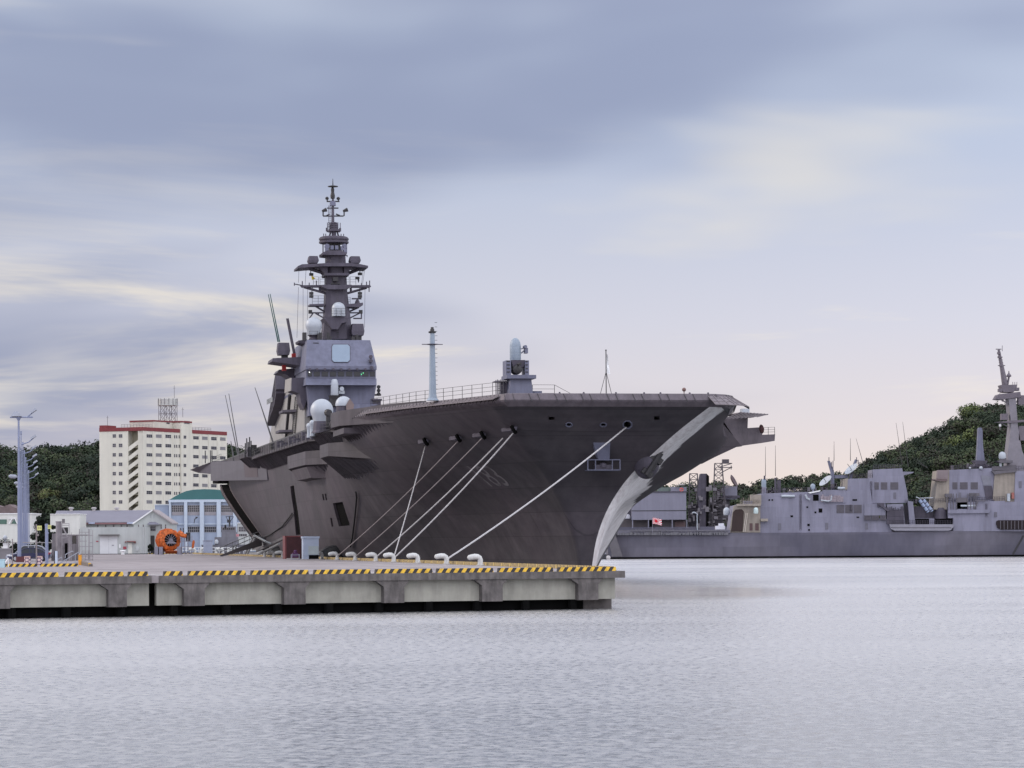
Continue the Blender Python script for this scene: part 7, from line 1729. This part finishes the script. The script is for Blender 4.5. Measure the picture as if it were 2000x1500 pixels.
wb(m, 'launch_gear', LOUV, dd1)
# fore tower with warm end wall
face('tower_wall', [(1943, 925), (1984, 920), (1983, 980), (1945, 980), (1939, 976)], 8, 1.9, FST)
face('tower_platform', [(1937, 920), (1985, 918), (1985, 922), (1960, 924), (1943, 927)], 7, 1.2, LOUV); face('tower_gear', [(1938, 911), (1985, 908), (1985, 918.2), (1938, 919)], 5, 2.2, LOUV)
face('bridge_front', [(1983, 920), (2080, 918), (2080, 981), (1981, 981)], 12, 1.6, FSH)
fdome('radome', 1951.5, 1966, 882, 896, 2.0, RADW); face('radome_deck', [(1946, 900), (1978, 899), (1978, 904), (1955, 904)], 4, 1.2, LOUV); bx('radome_leg', 1952.5, 1956.5, 904, 911, 0.5, 2, RADW); bx('radome_neck', 1953, 1966, 895, 900.5, 1.2, 2.3, LOUV)
for cx in (1916, 1894.5): q = D(cx, 914, 2); m = MB().sphere(q, 0.42 if cx > 1900 else 0.25, 12, 8); wb(m, 'small_dome', RADW, dd1, None, True)
# stub mast (obelisk) amidships
face('stub_mast', [(1911, 837), (1913, 835), (1917, 835), (1919, 840), (1920, 870), (1923.5, 900), (1907.5, 900), (1909.5, 870)], 1.8, 4.0, SHIP); face('stub_base', [(1901, 899), (1929, 900), (1926, 906), (1931, 913), (1901, 913), (1906, 905)], 4, 3.0, SHIPD)
# main raked mast at the right
MST = mat('mast_purple', (0.13, 0.11, 0.13), 0.6)
face('tower_mast', [(1970, 778), (1984, 778), (1988, 830), (1996, 880), (2015, 920), (1966, 920), (1969, 880), (1975, 830)], 5, 4.5, mat('mast_grey', (0.2, 0.185, 0.21), 0.6, var=0.12))
face('yard_platform', [(1944.5, 779), (1950, 770), (1993, 765), (1994.5, 776), (1975, 777.5), (1955, 780.5)], 5, 4.2, MST); face('mid_platform', [(1954, 752), (1987, 751), (1986, 757), (1980, 766), (1960, 766)], 4, 4.6, MST)
face('lower_yard', [(1944, 824.5), (2005, 819), (2010, 823), (1975, 826)], 3, 4.2, MST)
m = MB().tube(D(1963, 752, 6), D(1950.5, 683, 6), 0.75, 8, 0.28); wb(m, 'raked_topmast', MST, dd1)
m = MB().tube(D(1968, 752, 6), D(1958, 734, 6), 0.2, 5).tube(D(1968, 751, 6), D(1971, 733, 6), 0.25, 5).lathe(D(1970.5, 736, 6), [(0.5, 0), (0.6, 0.3), (0.15, 0.9), (0.1, 1.4)], 8).tube(D(1962, 736, 6), D(1975, 735, 6), 0.12, 4)
for y, w_ in ((682, 5.5), (690, 3), (697.5, 5), (703, 4), (708, 4), (714, 7), (719, 4), (726, 4.5), (735, 4)):
    xm = 1950.5 + (y - 683) * 12.5 / 69; m.tube(D(xm - w_, y, 6), D(xm + w_, y, 6), 0.14, 4)
    if y in (714, 697.5, 690): px_box(m, xm - 2.6, xm + 2.6, y - 3, y + 1.5, D1 + 5.3, 1.4)
m.tube(D(1957.5, 686, 6), D(1957.5, 675, 6), 0.08, 4); wb(m, 'topmast_fittings', MST, dd1)
m = MB()
for l, r, y0, y1 in ((1951, 1958, 759, 765), (1983, 1991, 757, 763), (1945, 1948, 774, 781), (1989, 2005, 772, 790), (1956, 1969, 808, 820), (1990, 2002, 832, 860)): px_box(m, l, r, y0, y1, D1 + 4.5, 2.0)
for x0_, y0, x1_, y1 in ((1957, 780, 1970, 790), (1953, 780, 1966, 787), (1989, 776, 1984, 788), (1952, 825, 1970, 834), (1953, 828, 1953, 840)): m.tube(D(x0_, y0, 5), D(x1_, y1, 5), 0.14, 4)
for px in (1953, 1957, 1961, 1978, 1982, 1986): m.tube(D(px, 752 if px > 1953 else 770, 5), D(px, 746 if px > 1953 else 764, 5), 0.08, 4)
tag(wb(m, 'mast_sensors', MST, dd1), kind='stuff')
bx('white_pennant', 1951, 1955.5, 828, 833, 0.05, 4.8, WHITEP)
bx('orange_raft', 1976, 1981, 962, 974, 0.8, 1.0, mat('raft_red', (0.3, 0.11, 0.09), 0.6)); bx('white_raft', 1967.5, 1973, 964, 979, 0.8, 1.0, RADW)
# small tender lying at the destroyer stern
td = empty('tender_boat', D(1174, 1088, -6), 0, 'small dark tender with pale canopy at the stern of the destroyer', 'boat'); td.location.z = 0
m = MB(); a, b = W(1158, 1083, 676), W(1189, 1083, 676); m.hexa([(a.x, 676, -.3), (b.x - .5, 676, -.3), (b.x - .5, 679, -.3), (a.x, 679, -.3), (a.x, 675.5, 0.95), (b.x, 675.8, 1.15), (b.x, 679, 1.15), (a.x, 679.5, 0.95)]); wb(m, 'hull', mat('tender_dark', (0.05, 0.05, 0.06), 0.6), td)
m = MB().prism([W(1160, 1082, 676.3), W(1163, 1077, 676.3), (W(1166, 1075.3, 676.3)), W(1178, 1075.5, 676.3), W(1182, 1079, 676.3), W(1184, 1081, 676.3)], (0, 2.2, 0)); wb(m, 'canopy', mat('canopy_pale', (0.5, 0.5, 0.56), 0.6), td)
q = W(1188, 1089, 675.6); m = MB().lathe(q, [(0.15, -.3), (0.5, -.2), (0.5, 0.2), (0.15, 0.3)], 14, (0.3, -1, 0)); wb(m, 'fender', mat('fender_pale', (0.5, 0.47, 0.46), 0.7), td, None, True)

# ---------------------------------------------------------------- ship behind: big box deckhouse, lattice masts, dark funnel
D2 = 720.0
ds = empty('support_ship', W(1300, 1092, D2), 0, 'older grey ship with box deckhouse and dark lattice masts behind the destroyer stern', 'warship'); ds.location.z = 0
def E(px, py, out=0.0): return W(px, py, D2 + out)
def eb(name, l, r, y0, y1, dep, out=0.0, m_=FSH, parent=None):
    m = MB(); px_box(m, l, r, y0, y1, D2 + out, dep); return wb(m, name, m_, ds, parent)
BOXM = mat('deckhouse_blue_grey', (0.215, 0.21, 0.265), 0.6, var=0.06, scale=0.2, streak=0.1)
eb('hull', 1150, 1480, 1030, 1096, 14, 2, FHU)
eb('deckhouse', 1233.5, 1340.5, 961, 1014.8, 12, 0, BOXM); eb('deckhouse_seam', 1233.5, 1341, 997, 997.8, 0.05, -0.06, DARK); eb('deckhouse_top', 1230, 1343, 960, 961, 12.5, -0.3, SHIPD)
eb('under_deck', 1200, 1340, 1015, 1031, 10, 2.5, mat('under_deck_brown', (0.095, 0.08, 0.085), 0.7))
for px in (1235.5, 1266.5, 1313, 1341.5): eb('deck_pillar', px - 1, px + 1, 1014.8, 1031, 0.5, 0.1, BOXM)
eb('dark_doorway', 1267.5, 1275.5, 1016, 1031, 0.3, 2.15, BLACK); eb('pink_panel', 1318, 1338, 1019, 1031, 0.3, 2.15, mat('panel_pinkish', (0.14, 0.09, 0.09), 0.7))
eb('left_house', 1205, 1233.4, 985, 1031, 6, 3, SHIPD)
m = MB()
for px in (1204, 1208.5): m.path([E(px, 1031, 1), E(px - 0.5, 1020, 1), E(px - 3, 1016, 1), E(px - 5, 1018, 1)], 0.16, 5)
wb(m, 'davit', mat('davit_pale', (0.4, 0.4, 0.44), 0.6), ds)
q = E(1226, 1009, 1); m = MB().lathe(q, [(0.7, -.5), (0.75, 0), (0.45, 0.45), (0.1, 0.6)], 12); wb(m, 'boat_cover', mat('davit_pale', (0.4, 0.4, 0.44), 0.6), ds, None, True)
eb('roof_gear', 1285, 1310, 952, 960, 3, 3, mat('net_green', (0.12, 0.15, 0.14), 0.8)); eb('roof_house', 1310, 1341, 951, 960, 4, 2, BOXM)
m = MB().prism([E(1320, 948, 1), E(1331, 944.5, 1), E(1340, 947, 1)], (0, 3, 0)); wb(m, 'roof_canopy', mat('canvas_pale', (0.45, 0.42, 0.40), 0.7), ds)
q = E(1331, 956.5, 0); m = MB(); 
for k in range(16): a = 2 * math.pi * k / 16; m.tube(q + Vector((0.38 * math.cos(a), -0.1, 0.38 * math.sin(a))), q + Vector((0.38 * math.cos(a + .4), -0.1, 0.38 * math.sin(a + .4))), 0.12, 5)
wb(m, 'life_ring', mat('ring_red', (0.6, 0.09, 0.06), 0.6), ds)
m = MB().path([E(1357, 1000.5, 0), E(1361.5, 1004, 0), E(1362, 1035, 0)], 0.14, 5).path([E(1352, 1002, 0), E(1355, 1000.5, 0), E(1359, 1002, 0)], 0.2, 5); wb(m, 'deck_lamp', RADW, ds)
face_ = lambda name, pix, dep, out, m_: wb(MB().prism([E(px, py, out) for px, py in pix], (0, dep, 0)), name, m_, ds)
face_('funnel', [(1369, 925), (1380, 925), (1382, 940), (1379, 1031), (1367, 1031), (1362, 960)], 6, 3, SHIPD); face_('funnel_side', [(1380, 925), (1385, 930), (1384, 1025), (1379, 1031)], 5, 2.6, BLACK)
TW = mat('lattice_dark', (0.065, 0.055, 0.062), 0.6)
def lattice(name, xl0, xr0, y0, xl1, xr1, y1, n, out):
    m = MB()
    for k in range(n):
        f0, f1 = k / n, (k + 1) / n; yl = y0 + (y1 - y0) * f0; yh = y0 + (y1 - y0) * f1
        L0, L1 = xl0 + (xl1 - xl0) * f0, xl0 + (xl1 - xl0) * f1; R0, R1 = xr0 + (xr1 - xr0) * f0, xr0 + (xr1 - xr0) * f1
        for q0, q1 in ((L1, L1), (R1, R1)): m.tube(E(q0, yh, out), E(q1, yh, out + 2.5), 0.1, 4)
        for o_ in (out, out + 2.5):
            m.tube(E(L0, yl, o_), E(L1, yh, o_), 0.2, 4); m.tube(E(R0, yl, o_), E(R1, yh, o_), 0.2, 4); m.tube(E(L0, yl, o_), E(R1, yh, o_), 0.1, 4); m.tube(E(R0, yl, o_), E(L1, yh, o_), 0.1, 4); m.tube(E(L1, yh, o_), E(R1, yh, o_), 0.12, 4)
    return wb(m, name, TW, ds)
lattice('lattice_mast', 1391, 1420, 1031, 1396, 1410, 905, 11, 3); lattice('lattice_mast', 1345, 1366, 1031, 1347, 1362, 925, 9, 4)
m = MB()
for x0_, y0, x1_, y1 in ((1403, 913, 1430, 905), (1405, 925, 1430, 912), (1404, 905, 1430, 905), (1403, 913, 1430, 913), (1428, 909, 1428, 917)): m.tube(E(x0_, y0, 3), E(x1_, y1, 3), 0.14, 4)
px_box(m, 1411, 1424, 897, 904, D2 + 3, 2); wb(m, 'mast_yard', TW, ds)
m = MB().lathe(E(1432, 940, 2), [(0.1, -.3), (1.2, -0.1), (1.7, 0.3), (1.6, 0.35), (0.6, 0.1)], 16, (0.9, -0.3, 0.5)); wb(m, 'radar_dish', mat('dish_maroon', (0.07, 0.04, 0.045), 0.6), ds, None, True)
for l, r, y0, y1, m_ in ((1345, 1365, 985, 1031, SHIPD), (1365, 1395, 1000, 1031, LOUV), (1386, 1425, 975, 1012, LOUV), (1412, 1440, 950, 975, BOXM), (1405, 1445, 968, 972, SHIPD), (1384, 1412, 1012, 1031, SHIPD), (1398, 1408, 955, 1000, LOUV)): eb('upper_works', l, r, y0, y1, 3, 4 + rnd.random() * 3, m_)
m = MB()
for k in range(60):
    px = rnd.uniform(1344, 1430); y = rnd.uniform(950, 1028); q = E(px, y, 2 + rnd.random() * 2); a, b = rnd.uniform(.1, .5), rnd.uniform(.1, .7)
    m.box(q.x - a, q.x + a, q.y - .3, q.y + .3, q.z - b, q.z + b)
tag(wb(m, 'deck_clutter', mat('clutter_grey', (0.17, 0.155, 0.17), 0.7), ds), kind='stuff')
m = MB(); px_box(m, 1398, 1416, 1027, 1034, D1 + 1.5, 2.5); px_box(m, 1404, 1414, 1022, 1027.1, D1 + 2, 1.6); o = wb(m, 'covered_launch', mat('canvas_white', (0.55, 0.55, 0.60), 0.7), ds)

# ---------------------------------------------------------------- wooded hills
LEAFM = []
for i, c in enumerate(((0.020, 0.030, 0.020), (0.028, 0.042, 0.024), (0.038, 0.055, 0.029), (0.040, 0.038, 0.030), (0.055, 0.072, 0.036), (0.10, 0.125, 0.045), (0.10, 0.10, 0.05))):
    LEAFM.append(mat('foliage_%d' % i, c, 0.75, var=0.28, scale=0.35, spec=0.2))
nrs = np.random.RandomState(5)
def crown_quads(c, rx, rz, n, leaf):
    """leaf-sized faces gathered in clumps through an uneven crown"""
    k = 9 + int(rx)
    d = nrs.normal(size=(k, 3)); d /= np.linalg.norm(d, axis=1)[:, None]; d[:, 2] = np.abs(d[:, 2]) * 0.9 - 0.15
    cc = d * nrs.uniform(0.35, 0.78, (k, 1)) * np.array([rx, rx, rz]); cr = nrs.uniform(0.28, 0.5, k) * rx
    w = nrs.randint(0, k, n); v = nrs.normal(size=(n, 3)); v /= np.linalg.norm(v, axis=1)[:, None]
    P = cc[w] + v * cr[w][:, None] * nrs.uniform(0.75, 1.05, (n, 1)) * np.array([1, 1, 0.8])
    cd = P / np.array([rx, rx, rz]); nn = 0.45 * v + 0.9 * cd + nrs.normal(scale=0.38, size=(n, 3)); nn /= np.linalg.norm(nn, axis=1)[:, None]
    a = np.cross(nn, nrs.normal(size=(n, 3))); a /= np.linalg.norm(a, axis=1)[:, None] + 1e-9; b = np.cross(nn, a)
    s = leaf * nrs.uniform(0.6, 1.25, (n, 1))
    P = P + np.asarray(c)
    return np.stack([P - a * s - b * s * .6, P + a * s - b * s * .6, P + a * s * .8 + b * s * .6, P - a * s * .8 + b * s * .6], 1)
def mesh_from_quads(name, Q, mi, mats_):
    n = len(Q); me = bpy.data.meshes.new(name); me.vertices.add(n * 4); me.vertices.foreach_set('co', Q.reshape(-1).astype(np.float32))
    me.loops.add(n * 4); me.loops.foreach_set('vertex_index', np.arange(n * 4, dtype=np.int32)); me.polygons.add(n); me.polygons.foreach_set('loop_start', np.arange(0, n * 4, 4, dtype=np.int32))
    for m_ in mats_: me.materials.append(m_)
    me.polygons.foreach_set('material_index', np.asarray(mi, dtype=np.int32)); me.update(calc_edges=True); return me
def ridge(px, prof): return float(np.interp(px, [p[0] for p in prof], [p[1] for p in prof]))
def hill(name, prof, d_ridge, d_foot, x_rng, z_foot, label, forest_label, n_trees, rad, leaf, nl, mixw, tree_h):
    """terrain strip rising from its foot to the skyline, then falling behind, clad with crowns"""
    xs = np.linspace(x_rng[0], x_rng[1], 60); ts = [-0.02, 0.0, 0.2, 0.4, 0.6, 0.8, 1.0, 1.25, 1.8]
    def top(px): p = W(px, ridge(px, prof), d_ridge); return p.z - tree_h
    m = MB()
    def pt(px, t):
        dd = d_foot + (d_ridge - d_foot) * t; zt = max(top(px), z_foot + 0.5)
        z = z_foot - 3 if t < 0 else (z_foot + (zt - z_foot) * math.sin(min(t, 1) * math.pi / 2) ** 0.9 if t <= 1 else zt - (zt - z_foot) * (t - 1) * 0.9)
        return Vector((uv(px, 1000)[0] * dd, dd, z))
    for t in ts:
        for px in xs: m.v.append(tuple(pt(px, t)))
    nx = len(xs)
    for j in range(len(ts) - 1):
        for i in range(nx - 1): m.f.append((j * nx + i, j * nx + i + 1, (j + 1) * nx + i + 1, (j + 1) * nx + i))
    o = m.build(name, mat('forest_floor', (0.03, 0.032, 0.02), 0.9)); tag(o, label, kind='structure')
    Qs = []; MI = []
    for k in range(n_trees):
        t = 1 - (k % 12) / 11.5 + rnd.uniform(-0.05, 0.05); t = min(max(t, 0.0), 1.04); px = rnd.uniform(*x_rng); p = pt(px, t)
        r_ = rnd.uniform(*rad); h = tree_h * rnd.uniform(0.75, 1.12)
        q = crown_quads((p.x, p.y, p.z + h - r_ * 0.72), r_, r_ * 0.78, nl, leaf); Qs.append(q)
        c_ = rnd.choices(range(len(mixw)), mixw)[0]; ci = np.full(len(q), c_); fl = nrs.rand(len(q)) < 0.2; ci[fl] = max(0, c_ - 1); MI.append(ci)
    me = mesh_from_quads(forest_label[0], np.concatenate(Qs), np.concatenate(MI), LEAFM); fo = bpy.data.objects.new(forest_label[0], me); COL.objects.link(fo)
    tag(fo, forest_label[1], kind='stuff'); return pt
MIX = (5, 5, 5, 3, 3, 0.3, 0.3)
profL = [(-120, 862), (0, 859), (30, 868), (60, 874), (100, 861), (150, 864), (195, 858), (300, 855), (420, 858), (450, 866), (490, 874), (530, 884), (600, 905), (680, 930)]
ptL = hill('wooded_hill', profL, 1060, 985, (-120, 680), QZ - 0.2, 'wooded hillside rising behind the apartment block', ('forest', 'dense dark green forest on the hillside behind the apartment block'), 430, (4.5, 8.8), 0.36, 700, MIX, 8.0)
profR = [(1640, 935), (1690, 903), (1715, 888), (1760, 868), (1800, 851), (1840, 833), (1870, 818), (1900, 800), (1930, 790), (1960, 786), (2000, 782), (2100, 790), (2250, 830)]
ptR = hill('harbour_hill', profR, 1120, 960, (1640, 2180), 1.5, 'steep wooded hill behind the moored destroyer', ('harbour_forest', 'dense forest covering the steep hill behind the destroyer'), 500, (4.5, 8.2), 0.36, 680, (5, 5, 4, 4, 3.5, 0.6, 0.4), 8.0)
profF = [(1150, 950), (1330, 945), (1400, 938), (1425, 942), (1460, 946), (1490, 936), (1530, 928), (1570, 922), (1600, 925), (1630, 920), (1680, 917), (1740, 925)]
ptF = hill('low_ridge', profF, 1500, 1400, (1150, 1740), 1.5, 'low wooded ridge far behind the ships', ('far_forest', 'far greyish green forest on the low ridge behind the ships'), 330, (5.0, 8.5), 0.55, 300, (3, 5, 5, 3, 2, 0.2, 0.2), 9.0)
# single trees that stand out of the woods
BARK = mat('bark', (0.05, 0.04, 0.03), 0.9)
def tree_mesh(nm, r_, h, nl, leaf, ci, conifer=False):
    if conifer:
        qs = []
        for k in range(9):
            f_ = k / 8; rr = r_ * (1 - 0.85 * f_) * rnd.uniform(.85, 1.1); qs.append(crown_quads((rnd.uniform(-.4, .4), rnd.uniform(-.4, .4), h * (0.15 + 0.8 * f_)), rr, h * 0.11, nl // 9, leaf))
        Q = np.concatenate(qs)
    else: Q = crown_quads((0, 0, h - r_ * 0.75), r_, r_ * 0.8, nl, leaf)
    c_ = np.full(len(Q), ci); fl = nrs.rand(len(Q)) < 0.3; c_[fl] = max(0, ci - 1)
    return mesh_from_quads('crown', Q, c_, LEAFM)
def trunk_mb(h, r0): 
    m = MB().path([(0, 0, 0), (0.1, 0, h * .4), (-.1, .1, h * .75), (0, 0, h * .95)], [r0, r0 * .75, r0 * .5, r0 * .15], 7)
    for a in (0.3, 2.2, 4.0, 5.2): m.path([(0, 0, h * .45), (math.cos(a) * h * .12, math.sin(a) * h * .12, h * .6), (math.cos(a) * h * .26, math.sin(a) * h * .26, h * .72)], [r0 * .4, r0 * .25, r0 * .08], 5)
    return m
def tree(p, me_c, h, r0, label, cat='tree', group=None):
    r = empty('tree', p, rnd.uniform(0, 6), label, cat, group)
    trunk_mb(h, r0).build('trunk', BARK, r); o = bpy.data.objects.new('crown', me_c); COL.objects.link(o); o.parent = r; return r
pine = empty('pine_tree', base(82, 1075, 400), 0, 'dark bushy pine tree standing behind the lamp posts and the cars', 'tree')
trunk_mb(5.0, 0.25).build('trunk', BARK, pine); LEAFM_P = mat('pine_needles', (0.010, 0.016, 0.010), 0.8, var=0.3, scale=0.6, spec=0.2)
qs = [crown_quads((x, y, z), r_, r_ * .8, 420, 0.13) for x, y, z, r_ in ((0, 0, 1.6, 1.9), (-1.2, 0, 1.4, 1.3), (1.2, 0, 1.7, 1.3), (0.2, 0, 3.0, 1.7), (-0.8, 0.3, 2.7, 1.2), (1.0, 0.2, 3.2, 1.1), (0.1, 0, 4.3, 1.2), (0.0, 0, 5.3, 0.8), (1.75, 0, 2.7, 0.6), (1.6, 0, 4.2, 0.5), (-0.5, 0, 4.6, .7), (0.3, 0, 5.9, 0.4))]
Q_ = np.concatenate(qs); me = mesh_from_quads('crown', Q_, np.zeros(len(Q_)), [LEAFM_P]); o = bpy.data.objects.new('crown', me); COL.objects.link(o); o.parent = pine
for px, py, d, w_, h, lb in ((8, 1078, 410, 1.9, 3.0, 'dark rounded bush behind the low wall and globe lamp'), (33, 1078, 415, 1.2, 2.6, 'dark small bush between the lamp posts and the white office building'), (292, 1082, 552, 1.0, 2.2, 'dark shrub beside the gabled wing next to the hose drum')):
    b_ = empty('bush', base(px, py, d), 0, lb, 'bush'); qs = [crown_quads((x, 0, z), w_ * .7, h * .32, 260, 0.12) for x, z in ((-w_ * .6, h * .3), (w_ * .5, h * .35), (0, h * .62))]
    Q_ = np.concatenate(qs); me = mesh_from_quads('leaves', Q_, np.zeros(len(Q_)), [LEAFM_P]); o = bpy.data.objects.new('leaves', me); COL.objects.link(o); o.parent = b_; MB().tube((0, 0, 0), (0, 0, h * .5), 0.08, 6).build('stem', BARK, b_)
mesh_light = tree_mesh('crown', 5.5, 11, 1400, 0.34, 5); mesh_olive = tree_mesh('crown', 4.5, 9, 1100, 0.34, 6); mesh_mid = tree_mesh('crown', 6.0, 11.5, 1500, 0.36, 4); mesh_brown = tree_mesh('crown', 5.0, 10, 1200, 0.34, 3)
for pt_, px, t, me_, h, lb in ((ptL, 477, 0.55, mesh_light, 11, 'bright yellow-green tree between the apartment block and the ship'), (ptL, 497, 0.5, mesh_mid, 11, 'mid green tree right beside the bright yellow-green one'), (ptL, 92, 0.25, mesh_olive, 9, 'olive yellow tree on the slope behind the row of lamp posts'), (ptL, 20, 0.15, mesh_mid, 11, 'fresh green tree low on the slope left of the lamp posts'),
        (ptL, 60, 0.1, mesh_brown, 10, 'brownish tree low on the slope above the pine'), (ptR, 1783, 0.05, mesh_light, 11, 'light green tree showing in the gap between the destroyer blocks'), (ptR, 1800, 0.02, mesh_olive, 9, 'yellowish tree above the missile canisters of the destroyer'), (ptR, 1898, 0.85, mesh_light, 11, 'bright green tree high on the steep hill near its crest'), (ptR, 1892, 0.6, mesh_mid, 11, 'paler green tree on the steep hill under the bright one'),
        (ptR, 1850, 0.35, mesh_mid, 11, 'mid green tree half way up the hill behind the bridge block'), (ptR, 1930, 0.5, mesh_brown, 10, 'brownish tree on the hill between the stub mast and the raked mast'), (ptR, 1730, 0.1, mesh_olive, 9, 'olive tree peeping over the after block of the destroyer')):
    tree(pt_(px, t), me_, h, 0.3, lb)
# rocky cut at the foot of the left hill
o = MB().prism([W(-20, 1004, 975), W(34, 1006, 975), W(30, 992, 975), (W(18, 985, 975)), W(5, 990, 975), W(-20, 984, 975)], (0, 12, 0)).build('rock_face', mat('rock_pinkish', (0.17, 0.13, 0.13), 0.9, var=0.35, scale=0.3)); tag(o, 'bare reddish rock face at the foot of the wooded hill', 'rock face')
